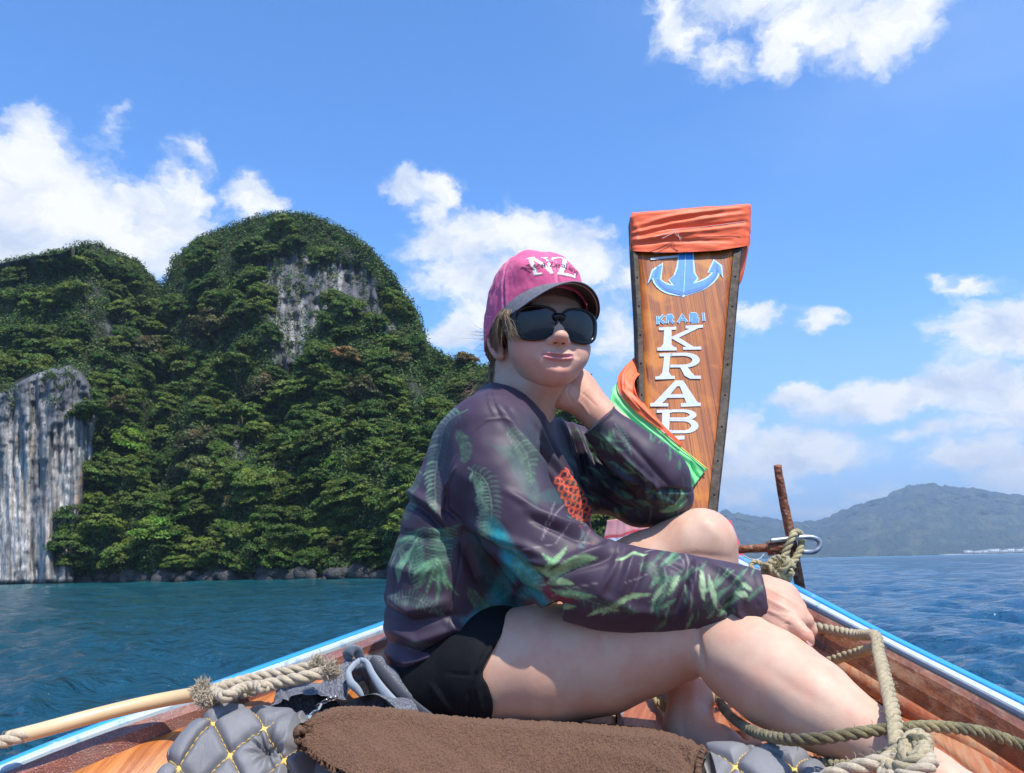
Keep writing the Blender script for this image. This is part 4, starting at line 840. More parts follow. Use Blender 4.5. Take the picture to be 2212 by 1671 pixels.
dsp = fs.get(PX[:, 0], PX[:, 1]) + (fbm(V[:, 0] * 12, V[:, 1] * 12, V[:, 2] * 12, 3) - .5) * .010 + (fbm(V[:, 0] * 14, V[:, 1] * 14, V[:, 2] * 60, 3) - .5) * .010
wrap = clean(mesh('orange_scarf', V + N * (dsp * .55)[:, None], F, om)); tag(wrap, 'orange cloth wound round the top of the prow post', 'scarf')
o = under(wrap, patch('tail', [(1598, 452, 2.80), (1604, 500, 2.79), (1600, 545, 2.79), (1594, 580, 2.79), (1590, 612, 2.80)], [(1621, 462, 2.84), (1620, 510, 2.84), (1613, 560, 2.83), (1603, 600, 2.82), (1594, 622, 2.81)], 40, 14, om, [([(1610, 470), (1610, 540), (1598, 610)], 3, .008)], noise=.008))
gl_ = mat_simple('silver_thread', (.62, .50, .46), .5); th_ = []
for a in ([(1412, 513), (1445, 503), (1458, 497)], [(1430, 516), (1452, 505), (1462, 498)], [(1455, 498), (1461, 508), (1473, 516)], [(1462, 498), (1466, 510), (1470, 520)], [(1458, 497), (1540, 488), (1610, 479)]): th_.append(tube_vf(interp([P(x, y, 2.708) for x, y in a], 14), .0011, 5, cap=False))
under(wrap, mesh('thread', *joinvf(th_), gl_))
# orange and green sash hanging across the post
def sash_f(*a): return [(p, w, h) for p, w, h in a]
o1 = patch('orange_layer', [(1384, 762, 2.72), (1368, 776, 2.70), (1350, 794, 2.66), (1336, 812, 2.62), (1335, 832, 2.60), (1341, 853, 2.585), (1362, 878, 2.57), (1388, 901, 2.56), (1430, 930, 2.55), (1470, 965, 2.54)],
           [(1386, 800, 2.70), (1384, 808, 2.66), (1376, 815, 2.62), (1370, 826, 2.59), (1370, 840, 2.57), (1374, 855, 2.565), (1390, 874, 2.56), (1410, 893, 2.555), (1436, 922, 2.55), (1474, 958, 2.54)], 90, 26, om,
           sash_f(([(1370, 790), (1350, 815), (1352, 850), (1390, 892)], 7, .007), ([(1380, 800), (1366, 820), (1366, 848), (1404, 888)], 4, -.005), ([(1360, 784), (1343, 812), (1345, 845), (1380, 885)], 2.5, .005), ([(1366, 860), (1400, 895), (1430, 922)], 3, .006)), noise=.008)
o2 = patch('inner_orange_layer', [(1385, 790, 2.74), (1384, 830, 2.70), (1386, 860, 2.64), (1400, 885, 2.60), (1424, 915, 2.575)], [(1368, 800, 2.70), (1366, 835, 2.64), (1372, 862, 2.60), (1392, 890, 2.58), (1418, 920, 2.57)], 40, 14, om, noise=.006)
g1_ = patch('green_layer', [(1334, 826, 2.62), (1338, 850, 2.60), (1362, 879, 2.585), (1390, 903, 2.575), (1426, 930, 2.565), (1470, 966, 2.555), (1500, 992, 2.55), (1527, 1013, 2.545)],
            [(1322, 842, 2.60), (1319, 872, 2.59), (1335, 905, 2.575), (1365, 945, 2.565), (1400, 985, 2.555), (1440, 1018, 2.54), (1470, 1034, 2.53), (1493, 1058, 2.53)], 100, 44, gm,
            sash_f(([(1326, 850), (1345, 880), (1400, 930), (1460, 975), (1518, 1012)], 6, .007), ([(1330, 870), (1380, 920), (1440, 970), (1500, 1015)], 5, -.007), ([(1325, 890), (1370, 940), (1430, 992), (1490, 1035)], 7, .008), ([(1340, 920), (1400, 980), (1460, 1022)], 5, -.006), ([(1480, 1000), (1490, 1020), (1500, 1050)], 3, .010), ([(1492, 1000), (1502, 1020), (1512, 1035)], 2.5, -.010), ([(1472, 1010), (1478, 1030), (1484, 1050)], 2.5, -.008)), noise=.010)
e_ = tube('yellow_hem', interp([P(*q) for q in ((1334, 824, 2.612), (1337, 850, 2.592), (1361, 879, 2.577), (1389, 903, 2.567), (1425, 930, 2.557), (1470, 967, 2.547), (1528, 1014, 2.537))], 60), .0022, mat_simple('yellow_thread', (.75, .60, .12), .6), k=6)
sash = empty('sash', P(1400, 930, 2.55), 'orange and green satin sash hung across the left side of the lettered post', 'scarf')
for q in (o1, o2, g1_, e_): under(sash, q)
# striped flag cloth gathered round the foot of the post
def flagc(px, py, a, b):
    v = (py + 7 - (1112 + 16 * ((px - 1455) / 130.) ** 2)) / 118.; c = np.tile([.80, .30, .28], (len(px), 1))
    for lo, cc_ in ((.30, (.62, .015, .035)), (.365, (.78, .80, .84)), (.475, (.020, .060, .42)), (.66, (.78, .80, .84)), (.90, (.62, .015, .035))):
        t_ = sstep(lo - .012, lo + .012, v + .02 * np.sin(px / 9.))[:, None]; c = c * (1 - t_) + np.array(cc_) * t_
    r_ = sstep(1535, 1552, px)[:, None] * (1 - sstep(.93, .96, v))[:, None]; return c * (1 - r_) + np.array([.72, .02, .045]) * r_
tp = [(1318 + 26 * i, 1112 + (abs(i - 5) ** 2) * .5, 2.40 - .16 * math.sin(math.pi * i / 10)) for i in range(11)]; tp = [(x if i not in (0,) else 1312, y, d_) for i, (x, y, d_) in enumerate(tp)]
bt = [(1296 + 31.6 * i, 1226 + 4 * math.sin(i), 2.40 - .26 * math.sin(math.pi * i / 10)) for i in range(11)]
fl_ = patch('striped_cloth', tp, bt, 150, 60, cloth_mat('flag_cloth', rough=.55), [([(1310 + 22 * i + 6 * math.sin(i * 3.1), 1112), (1306 + 24 * i, 1170), (1296 + 26 * i, 1226)], 4.5, .002 * (-1) ** i) for i in range(13)], noise=.008, col=flagc)
tag(fl_, 'red white and blue striped cloth gathered round the foot of the prow post', 'cloth')

# ================================================================== ROPES
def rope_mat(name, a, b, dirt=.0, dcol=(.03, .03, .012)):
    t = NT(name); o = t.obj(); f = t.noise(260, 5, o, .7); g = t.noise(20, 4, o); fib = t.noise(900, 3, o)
    c = t.mix(t.ramp(f, .3, .7), a, b); c = t.mix(t.math('MULTIPLY', t.ramp(g, .40, .62), dirt), c, dcol); c = t.mix(t.math('MULTIPLY', t.attr('groove', 'Fac'), .35 + .6 * min(1, dirt * 1.3)), c, dcol)  # dirt in blotches; crevice shade between the strands also painted into the colour
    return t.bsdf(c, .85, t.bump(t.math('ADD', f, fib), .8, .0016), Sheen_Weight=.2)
RT = rope_mat('tan_rope_fibre', (.36, .29, .16), (.53, .44, .27), .18, (.10, .08, .035)); RD_ = rope_mat('dark_rope_fibre', (.17, .14, .055), (.33, .27, .12), .6, (.020, .020, .008)); RK = rope_mat('bleached_rope_fibre', (.42, .34, .23), (.60, .50, .36), .15, (.16, .11, .06)); RM = rope_mat('khaki_rope_fibre', (.38, .31, .15), (.55, .47, .26), .28, (.045, .04, .015))
rfz = random.Random(3)
def rope(name, pts, R, mat, label=None, cat='rope', pitch=5.6, fuzz=60, parent=None, frays=()):
    C0 = interp(pts, 300); L = np.concatenate([[0], np.cumsum(np.linalg.norm(np.diff(C0, axis=0), axis=1))]); n = int(max(24, L[-1] / (R * pitch) * 14)); s = np.linspace(0, L[-1], n); C = np.stack([np.interp(s, L, C0[:, k]) for k in range(3)], -1)
    T, N, B = frames(C); parts = []; gv = []; k = 9
    for q in range(3):
        a = s / (R * pitch) * 2 * np.pi + q * 2.094; rr = R * .54 * (1 + .05 * np.sin(s * 300 + q)); off = N * np.cos(a)[:, None] + B * np.sin(a)[:, None]; Cq = C + off * R * .50
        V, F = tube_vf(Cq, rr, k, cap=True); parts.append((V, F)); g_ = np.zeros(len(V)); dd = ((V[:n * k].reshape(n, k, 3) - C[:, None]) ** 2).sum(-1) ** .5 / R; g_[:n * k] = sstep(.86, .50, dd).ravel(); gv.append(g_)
    V, F = joinvf(parts); G = [np.concatenate(gv)]; fz = []
    for i in range(fuzz):      # loose fibres
        j = rfz.randrange(n); a = rfz.uniform(0, 6.28); d = N[j] * math.cos(a) + B[j] * math.sin(a); p = C[j] + d * R * .95; l_ = R * rfz.uniform(.25, .8); e_ = d + T[j] * rfz.uniform(-1, 1); fz.append(tube_vf(np.array([p - d * R * .1, p + nrm(e_) * l_ * .6, p + nrm(e_ + T[j] * .5) * l_]), .00028, 3, cap=False))
    for (fp, fd, fn, fl) in frays:
        for i in range(fn):
            d = nrm(np.array(fd) + np.array([rfz.gauss(0, .75) for _ in range(3)])); p = np.array(fp) + np.array([rfz.gauss(0, R * .5) for _ in range(3)]); l_ = fl * rfz.uniform(.4, 1.1); w_ = nrm(d + np.array([rfz.gauss(0, .5) for _ in range(3)])); fz.append(tube_vf(np.array([p, p + d * l_ * .5, p + d * l_ * .6 + w_ * l_ * .4]), [.0006, .0006, .0003], 3, cap=False))
    if fz: v2, f2 = joinvf(fz); F = np.vstack([F, f2 + len(V)]); V = np.vstack([V, v2]); G.append(np.zeros(len(v2)))
    o = mesh(name, V, [tuple(dict.fromkeys(f)) for f in F.tolist()], mat, attrs={'groove': np.concatenate(G)}); tag(o, label, cat if label else None)
    if parent is not None: under(parent, o)
    return o
PP = lambda L: [P(*q) for q in L]
DK_ = lambda px, py, dh=0.0: None
# on the fore deck
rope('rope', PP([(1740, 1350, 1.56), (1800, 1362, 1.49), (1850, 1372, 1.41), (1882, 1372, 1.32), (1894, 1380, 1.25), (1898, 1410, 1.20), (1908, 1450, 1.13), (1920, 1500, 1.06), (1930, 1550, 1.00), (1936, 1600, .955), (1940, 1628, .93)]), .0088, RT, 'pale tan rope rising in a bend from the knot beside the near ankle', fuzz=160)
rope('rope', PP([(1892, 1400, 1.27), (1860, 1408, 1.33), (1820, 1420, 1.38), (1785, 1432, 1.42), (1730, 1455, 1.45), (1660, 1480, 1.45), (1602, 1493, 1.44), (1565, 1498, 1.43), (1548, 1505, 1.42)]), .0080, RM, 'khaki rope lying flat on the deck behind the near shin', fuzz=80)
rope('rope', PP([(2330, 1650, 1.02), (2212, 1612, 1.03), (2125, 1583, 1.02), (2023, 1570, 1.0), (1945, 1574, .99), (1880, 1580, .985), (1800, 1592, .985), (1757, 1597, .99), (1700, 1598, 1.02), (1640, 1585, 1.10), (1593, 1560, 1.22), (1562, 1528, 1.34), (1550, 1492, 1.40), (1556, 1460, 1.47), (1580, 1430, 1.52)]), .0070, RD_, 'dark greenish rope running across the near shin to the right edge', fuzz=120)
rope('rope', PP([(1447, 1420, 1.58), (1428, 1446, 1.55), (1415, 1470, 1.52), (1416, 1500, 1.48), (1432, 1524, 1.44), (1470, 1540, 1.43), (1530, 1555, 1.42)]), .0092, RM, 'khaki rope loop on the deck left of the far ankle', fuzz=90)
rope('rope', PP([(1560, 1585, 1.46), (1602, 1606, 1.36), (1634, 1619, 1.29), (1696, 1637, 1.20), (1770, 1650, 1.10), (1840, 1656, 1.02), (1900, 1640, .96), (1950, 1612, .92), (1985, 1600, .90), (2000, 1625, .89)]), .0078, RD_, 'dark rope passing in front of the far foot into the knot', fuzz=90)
K0 = P(1968, 1630, .90); kr = empty('rope_knot', K0, 'knotted coil of pale and dark rope beside the near ankle', 'rope')
for i, (cx, cy, a, b, tl, dep, m_) in enumerate(((1968, 1622, 30, 17, -.25, .905, RM), (1956, 1638, 46, 18, -.35, .885, RT), (1960, 1658, 52, 18, -.30, .868, RK), (1978, 1616, 20, 28, .4, .90, RT))):
    pts = []
    for t_ in np.linspace(0, 2 * np.pi * .96, 18):
        x = a * math.cos(t_); y = b * math.sin(t_); pts.append(P(cx + x * math.cos(tl) - y * math.sin(tl), cy + x * math.sin(tl) + y * math.cos(tl), dep - .035 * math.sin(t_ + .4)))
    rope('turn', pts, .0078, m_, parent=kr, fuzz=50)
rope('turn', PP([(1935, 1645, .90), (1880, 1652, .90), (1820, 1668, .91), (1760, 1690, .92)]), .0086, RK, parent=kr, fuzz=40)
# bleached mooring rope through a cream hose on the port rail
RHT = lambda px: float(np.interp(px, [-700, 0, 400, 825, 1060], [.38, .25, .19, .12, .07]))
PR_ = lambda L: [PH(x, y, RHT(x) + dh) for x, y, dh in L]
H = [PH(18, 1596, .212), PH(70, 1583, .2055), PH(140, 1564, .198), PH(214, 1544, .191), PH(300, 1523, .183), PH(370, 1509, .177), PH(430, 1499, .171)]
th = NT('cream_hose'); o = th.obj(); HM = th.bsdf(th.mix(th.ramp(th.noise(28, 5, o, .6), .66, .70), th.mix(th.ramp(th.noise(7, 4, o), .3, .7), (.62, .42, .21), (.70, .52, .30)), (.34, .13, .045)), .32, th.bump(th.noise(40, 3, o), .1, .001), Coat_Weight=.3, Subsurface_Weight=.1, Subsurface_Radius=(.01, .006, .003))
hose = empty('mooring_rope', H[3], 'bleached mooring rope threaded through a cream plastic hose on the port rail', 'rope')
Vh, Fh = tube_vf(interp(H, 60), .0100, 24, cap=False); ho = mesh('hose', Vh, Fh, HM); md = ho.modifiers.new('thick', 'SOLIDIFY'); md.thickness = .002; under(hose, ho)
rope('rope_end', [PH(-120, 1650, .225), PH(-60, 1626, .219), PH(-10, 1608, .2145), PH(60, 1586, .2065)], .0086, RK, parent=hose)
rope('splice', PR_([(420, 1501, -.012), (450, 1494, -.010), (482, 1484, -.006), (530, 1470, -.002), (574, 1460, 0), (625, 1450, .002), (672, 1440, .004)]), .0088, RK, parent=hose, fuzz=120, frays=[(PR_([(686, 1436, 0)])[0], (.4, .2, .8), 420, .013), (PR_([(438, 1492, -.018)])[0], (0, -.2, .4), 700, .014), (PR_([(444, 1508, -.012)])[0], (0, -.3, -.4), 400, .012)])
rope('splice', PR_([(436, 1508, -.010), (474, 1508, -.004), (510, 1500, 0), (545, 1489, .003), (590, 1477, .006), (650, 1465, .008), (700, 1453, .010), (716, 1449, .010)]), .0094, RK, parent=hose, fuzz=120, frays=[(PR_([(712, 1450, .004)])[0], (.8, .1, .3), 420, .014)])
rope('splice', PR_([(455, 1492, -.014), (490, 1504, -.010), (520, 1488, -.008), (550, 1482, -.006), (572, 1488, -.002)]), .0078, RK, parent=hose, fuzz=50)
# ---- rusty anchor standing over the starboard rail
t = NT('rusty_iron'); o = t.obj(); n1_ = t.noise(38, 8, o, .7); n2_ = t.vor(120, o); c = t.mix(t.ramp(n1_, .35, .65), (.115, .038, .018), (.30, .115, .055)); c = t.mix(t.math('MULTIPLY', t.ramp(t.noise(110, 4, o), .55, .68), .6), c, (.42, .27, .20)); c = t.mix(t.math('MULTIPLY', t.ramp(t.noise(16, 4, o), .55, .7), .6), c, (.05, .022, .016))
RUST = t.bsdf(c, .68, t.bump(t.math('ADD', n1_, t.math('MULTIPLY', n2_, .7)), 1.0, .0035), Metallic=.25)
t = NT('galvanised_steel'); o = t.obj(); GALV = t.bsdf(t.mix(t.ramp(t.noise(60, 5, o), .4, .65), (.30, .32, .34), (.50, .52, .54)), .38, t.bump(t.noise(120, 4, o), .25, .001), Metallic=.8)
an = empty('anchor', P(1730, 1276, 1.86), 'rusty iron anchor with its shank standing up over the starboard rail', 'anchor')
def rough_tube(name, pts, r, mat, n=60, k=18, amp=.0012, **kw):
    V, F = tube_vf(interp(pts, n), np.interp(np.linspace(0, 1, n), np.linspace(0, 1, len(r)), r) if np.ndim(r) else r, k); N_r = V * 0; o = clean(mesh(name, V, [tuple(dict.fromkeys(f)) for f in F.tolist()], mat)); vv = np.array([v.co[:] for v in o.data.vertices]); nn = np.array([v.normal[:] for v in o.data.vertices]); vv = vv + nn * ((fbm(vv[:, 0] * 90, vv[:, 1] * 90, vv[:, 2] * 90, 3) - .5) * 2 * amp)[:, None]; o.data.vertices.foreach_set('co', vv.astype(np.float32).ravel()); return o
under(an, rough_tube('shank', PP([(1680, 1006, 1.84), (1683, 1030, 1.84), (1692, 1080, 1.845), (1704, 1140, 1.85), (1716, 1200, 1.855), (1727, 1260, 1.86), (1738, 1330, 1.865), (1746, 1400, 1.87)]), [.0088, .0098, .0105, .0108, .011, .0115, .012, .012], RUST))
under(an, rough_tube('stock', PP([(1560, 1190, 1.86), (1600, 1187, 1.855), (1640, 1185, 1.85), (1662, 1184, 1.845), (1700, 1182, 1.84)]), [.0095, .0098, .0092, .0100, .0105], RUST)); under(an, rough_tube('collar', PP([(1658, 1186, 1.842), (1680, 1184, 1.838), (1703, 1182, 1.835)]), [.0150, .0160, .0150], RUST, n=16))
under(an, tube('shackle', PP([(1664, 1169, 1.825), (1700, 1165, 1.822), (1735, 1161, 1.82), (1757, 1162, 1.82), (1769, 1169, 1.82), (1770, 1181, 1.82), (1760, 1191, 1.82), (1745, 1193, 1.825), (1728, 1192, 1.83)]), .0058, GALV, k=14, n=70))
LK = empty('anchor_rope', P(1686, 1226, 1.80), 'frayed khaki rope knotted through the anchor shackle', 'rope')
rope('loop', PP([(1690, 1210, 1.80), (1697, 1195, 1.80), (1706, 1172, 1.798), (1713, 1156, 1.80), (1721, 1150, 1.815), (1729, 1156, 1.835), (1732, 1172, 1.835), (1728, 1190, 1.82), (1718, 1208, 1.81), (1708, 1222, 1.80)]), .0080, RM, parent=LK, fuzz=110)
for i, (cx, cy, a, b, tl, dp) in enumerate(((1688, 1226, 24, 17, .4, 1.79), (1680, 1222, 22, 14, -.5, 1.78), (1694, 1232, 15, 24, .2, 1.785), (1672, 1230, 22, 10, .1, 1.80))):
    pts = [P(cx + a * math.cos(q) * math.cos(tl) - b * math.sin(q) * math.sin(tl), cy + a * math.cos(q) * math.sin(tl) + b * math.sin(q) * math.cos(tl), dp - .022 * math.sin(q + i)) for q in np.linspace(0, 5.9, 14)]
    rope('turn', pts, .0080, RM, parent=LK, fuzz=50, frays=[(P(cx, cy, dp - .01), (0, -.6, 0), 60, .022)])
rope('tail', PP([(1672, 1228, 1.80), (1650, 1222, 1.80), (1634, 1214, 1.81), (1622, 1222, 1.81), (1632, 1234, 1.80), (1660, 1240, 1.80)]), .0055, RM, parent=LK, fuzz=60)
under(LK, tube('twine', PP([(1606, 1200, 1.84), (1622, 1208, 1.84), (1640, 1208, 1.84), (1650, 1198, 1.84), (1658, 1200, 1.84), (1668, 1212, 1.83)]), .0008, mat_simple('white_twine', (.75, .74, .70), .6), k=5, n=40))

# ================================================================== SEAT PAD, TOWEL, BAG
# quilted pad: surface over (u across, v from the far side over the crest to the front)
crest = np.array([(372, 1700), (385, 1640), (402, 1606), (428, 1570), (452, 1550), (480, 1538), (540, 1542), (640, 1548), (760, 1548), (1000, 1570), (1250, 1590), (1480, 1616), (1520, 1629), (1560, 1627), (1640, 1628), (1700, 1632), (1745, 1645), (1768, 1672), (1778, 1700)], float)
nu, nv = 900, 190; cu = interp(np.c_[crest, crest[:, 0] * 0], nu)[:, :2]; V = np.zeros((nu, nv, 3)); tv = np.linspace(0, 1, nv)
ca = np.linspace(0, 1, nu); L = np.concatenate([[0], np.cumsum(np.linalg.norm(np.diff(cu, axis=0), axis=1))]); 
depc = np.interp(cu[:, 0], [372, 480, 760, 1100, 1520, 1778], [1.12, 1.17, 1.18, 1.15, 1.09, 1.04]); cen = P(1050, 1900, 1.15)
CP = np.array([P(x, y, d_) for (x, y), d_ in zip(cu, depc)])
aw_ = AX * 0; far_dir = np.array([.05, 1, 0.]); 
side = np.zeros((nu, 3)); side[:, 0] = np.interp(cu[:, 0], [372, 470, 560, 1650, 1740, 1778], [-.9, -.35, 0, 0, .35, .9])
for j, v in enumerate(tv):
    if v < .22: q = v / .22; ang = (1 - q) * 1.5; off = far_dir * (.055 * math.sin(ang)) + np.array([0, 0, -.055 * (1 - math.cos(ang))]); V[:, j] = CP + off
    else:
        q = (v - .22) / .78; ang = min(q * 2.2, 1) * 1.15; r_ = .070; o_ = np.array([0, -r_ * math.sin(ang) - .085 * max(0, q - .35), -r_ * (1 - math.cos(ang)) - .150 * max(0, q - .35)])
        V[:, j] = CP + o_ * np.array([1, 1, 1]) - side * 0 + (-side) * -0.0
        V[:, j] += np.stack([-side[:, 0] * -.0 + (.0) * side[:, 0], 0 * side[:, 0], 0 * side[:, 0]], -1)
arc_u = np.concatenate([[0], np.cumsum(np.linalg.norm(np.diff(CP, axis=0), axis=1))]); arc_v = np.concatenate([[0], np.cumsum(np.linalg.norm(np.diff(V[nu // 2], axis=0), axis=1))])
AU, AV = np.meshgrid(arc_u, arc_v, indexing='ij'); Fq = grid_faces(nu, nv); Vf = V.reshape(-1, 3); N = vnormals(Vf, Fq); N *= -np.sign((N @ CF).mean())
N = N.reshape(nu, nv, 3)
SP = .068; ru = (AU - .012) / SP; rv = AV / (SP * 1.25) + .1
p1 = ru + rv; p2 = ru - rv; f1 = np.abs(p1 - np.round(p1)); f2 = np.abs(p2 - np.round(p2)); dmin = np.minimum(f1, f2)
puff = (1 - np.exp(-(dmin / .085) ** 1.3)) * .0105; pin = np.exp(-((f1 ** 2 + f2 ** 2) / .018)) * .003
wr = (fbm(AU * 40, AV * 40, AU * 0, 3) - .5) * .0035 + (fbm(AU * 9, AV * 9, AU * 0 + 3, 2) - .5) * .007
bx, by, bz = P(577, 1621, 1.2); pu, pv_, pz_ = proj(Vf); dd = np.hypot(pu - 577, pv_ - 1618).reshape(nu, nv); ang_ = np.arctan2((pv_ - 1618), (pu - 577)).reshape(nu, nv)
dim = -.030 * np.exp(-(dd / 16) ** 1.2) - .007 * np.exp(-(dd / 45) ** 2) * (1 + .8 * np.cos(ang_ * 9))
covered = np.clip(np.interp(cu[:, 0], [640, 700, 1480, 1530], [0, 1, 1, 0]), 0, 1)[:, None] * sstep(1500, 1520, pv_.reshape(nu, nv) * 0 + 1600) 
V = V + N * (puff * (1 - covered) - pin + wr * (1 - covered) + dim - .034 * covered)[..., None]
t = NT('grey_leatherette'); o = t.obj(); g_ = t.vor(700, o, 'DISTANCE_TO_EDGE'); gg = t.noise(420, 4, o); LEA = t.bsdf(t.mix(t.ramp(t.noise(9, 4, o), .3, .7), (.165, .164, .172), (.215, .213, .220)), t.math('ADD', .40, t.math('MULTIPLY', gg, .12)), t.bump(t.math('ADD', t.math('MULTIPLY', g_, 4.0), gg), .35, .0008), Specular_IOR_Level=.5)
pad = empty('seat_pad', P(1000, 1650, 1.2), 'long grey quilted leatherette seat pad with yellow diamond stitching', 'seat pad'); under(pad, mesh('cover', V.reshape(-1, 3), Fq, LEA))
# stitches
ym = mat_simple('yellow_stitching', (.70, .46, .11), .65, .1, 80); SV = []
iu = lambda a: np.interp(a, arc_u, np.arange(nu)); iv_ = lambda a: np.interp(a, arc_v, np.arange(nv))
def sp(a, b, off=.0012):
    i = float(np.clip(iu(a), 0, nu - 1.01)); j = float(np.clip(iv_(b), 0, nv - 1.01)); i0, j0 = int(i), int(j); fu, fv = i - i0, j - j0
    return (V[i0, j0] * (1 - fu) * (1 - fv) + V[i0 + 1, j0] * fu * (1 - fv) + V[i0, j0 + 1] * (1 - fu) * fv + V[i0 + 1, j0 + 1] * fu * fv) + N[i0, j0] * off
vis_u = lambda a: (lambda x: x < 760 or x > 1440)(float(np.interp(a, arc_u, cu[:, 0])))
stars = []
for fam in (1, -1):
    for k_ in range(-12, 60):
        pa = None; s_ = 0
        b = 0.0
        while b < arc_v[-1]:
            rvv = b / (SP * 1.25) + .1; a = (k_ - fam * rvv) * SP + .012
            if 0 < a < arc_u[-1] and vis_u(a):
                b2 = b + .0046; rv2 = b2 / (SP * 1.25) + .1; a2 = (k_ - fam * rv2) * SP + .012
                if 0 < a2 < arc_u[-1] and b2 < arc_v[-1]: SV.append(tube_vf(np.array([sp(a, b, .0004), sp((a + a2) / 2, (b + b2) / 2, .0022), sp(a2, b2, .0004)]), .00062, 5))
            b += .0062
for k1 in range(-14, 70):
    for k2 in range(-40, 40):
        r1_, r2_ = (k1 + k2) / 2, (k1 - k2) / 2; a, b = r1_ * SP + .012, (r2_ - .1) * SP * 1.25
        if .004 < a < arc_u[-1] - .004 and .003 < b < arc_v[-1] - .004 and vis_u(a):
            c0 = sp(a, b, .0032); j0 = int(iv_(b)); i0 = int(iu(a)); nn = N[i0, j0]; uu0 = nrm(sp(a + .004, b) - sp(a - .004, b)); vv0 = nrm(np.cross(nn, uu0)); ring = []
            for q in range(16):
                th0 = q * np.pi / 8; rr = (.0105 if q % 4 == 2 else (.0036 if q % 2 == 0 else .0046)); ring.append(c0 + (uu0 * math.cos(th0) * .85 + vv0 * math.sin(th0)) * rr * .85 - nn * rr * .15)
            stars.append((np.array(ring + [c0 + nn * .001]), np.array([(q, (q + 1) % 16, 16) for q in range(16)])))
Vx, Fx = joinvf(SV); under(pad, mesh('stitching', Vx, [tuple(dict.fromkeys(f)) for f in Fx.tolist()], ym)); pad.children[-1]['kind'] = 'stuff'
Vx, Fx = joinvf(stars); under(pad, tag(mesh('star_tack', Vx, Fx, ym, smooth=False), kind='stuff'))

# towel
te_far = [(640, 1560, 1.42), (700, 1535, 1.45), (800, 1540, 1.50), (1000, 1550, 1.52), (1200, 1556, 1.50), (1290, 1562, 1.47), (1400, 1572, 1.42), (1470, 1590, 1.34), (1515, 1608, 1.28)]
te_cr = [(652, 1578, 1.235), (690, 1541, 1.275), (760, 1526, 1.30), (860, 1532, 1.31), (1000, 1552, 1.30), (1180, 1566, 1.275), (1300, 1575, 1.255), (1440, 1590, 1.225), (1521, 1616, 1.175)]
te_f1 = [(646, 1592, 1.205), (672, 1575, 1.225), (740, 1565, 1.235), (860, 1575, 1.235), (1000, 1590, 1.22), (1180, 1604, 1.20), (1300, 1612, 1.185), (1425, 1625, 1.16), (1508, 1632, 1.13)]
te_bt = [(650, 1600, 1.20), (706, 1648, 1.17), (790, 1690, 1.12), (860, 1760, 1.10), (1000, 1790, 1.09), (1180, 1800, 1.08), (1300, 1800, 1.07), (1410, 1800, 1.05), (1470, 1800, 1.02)]
n = 620; A_, B_, C_, D_ = [interp(q, n) for q in (te_far, te_cr, te_f1, te_bt)]; rows = []
W = lambda q: (lambda d: CC + d * (q[:, 2] / d[:, 1])[:, None])(CF + CR * ((q[:, 0] - 1106) / FPX)[:, None] + CU * ((835.5 - q[:, 1]) / FPX)[:, None])
A_[:, 2] *= .93; B_[:, 2] *= .91; C_[:, 2] *= .91; D_[:, 2] *= .91; ctl = np.stack([W(A_), W(B_), W(C_), W(D_)], 1); mrow = 330; tt = np.linspace(0, 3, mrow)
def cr_eval(P4, t_):
    i = min(int(t_), 2); f = t_ - i; q = [P4[:, max(i - 1, 0)], P4[:, i], P4[:, i + 1], P4[:, min(i + 2, 3)]]; return .5 * (2 * q[1] + (q[2] - q[0]) * f + (2 * q[0] - 5 * q[1] + 4 * q[2] - q[3]) * f * f + (3 * q[1] - q[0] - 3 * q[2] + q[3]) * f ** 3)
V = np.stack([cr_eval(ctl, t_) for t_ in tt], 1).reshape(-1, 3); F = grid_faces(n, mrow); N = vnormals(V, F); N *= -np.sign((N @ CF).mean()); u, v, z = proj(V)
tw_ = Sheet(620, 1500, 1560, 1820, 2)
for a in (([(760, 1600), (860, 1660), (900, 1700)], 20, -.006), ([(1000, 1600), (1100, 1640), (1180, 1700)], 26, .006), ([(1250, 1620), (1400, 1650), (1480, 1690)], 16, -.006), ([(1180, 1660), (1300, 1690)], 20, .005), ([(880, 1570), (1000, 1630), (1050, 1700)], 16, .004), ([(1460, 1610), (1490, 1650), (1500, 1690)], 10, .006), ([(700, 1560), (760, 1590), (800, 1640)], 14, .005)): tw_.ridge(*a)
ed_ = np.zeros((n, mrow)); ed_[-14:, :] = np.sin(np.linspace(0, np.pi, 14))[:, None]; ed_[:14, :] = np.sin(np.linspace(0, np.pi, 14))[:, None]
pile = fbm(u / 2.6, v / 1.7, u * 0, 3); pile2 = fbm(u / 9., v / 6., u * 0 + 4, 3)
V = V + N * (tw_.get(u, v) + ed_.ravel() * .004 + (pile - .5) * .0042 + (pile2 - .5) * .0025)[:, None]
t = NT('brown_terry'); o = t.obj(); w1 = t.noise(520, 4, o, .7, .6); w2 = t.noise(30, 4, o); c = t.mix(t.ramp(w1, .36, .62), (.050, .021, .011), (.215, .105, .058)); c = t.mix(t.math('MULTIPLY', t.ramp(w2, .35, .7), .45), c, (.15, .070, .036))
tow = mesh('towel', V, F, t.bsdf(c, .95, t.bump(w1, 1.0, .0035), Sheen_Weight=.15, Sheen_Roughness=.6, Sheen_Tint=(.9, .6, .4))); tag(tow, 'brown terry towel spread over the quilted pad in front of her', 'towel')
md = tow.modifiers.new('thick', 'SOLIDIFY'); md.thickness = .007; md.offset = -1

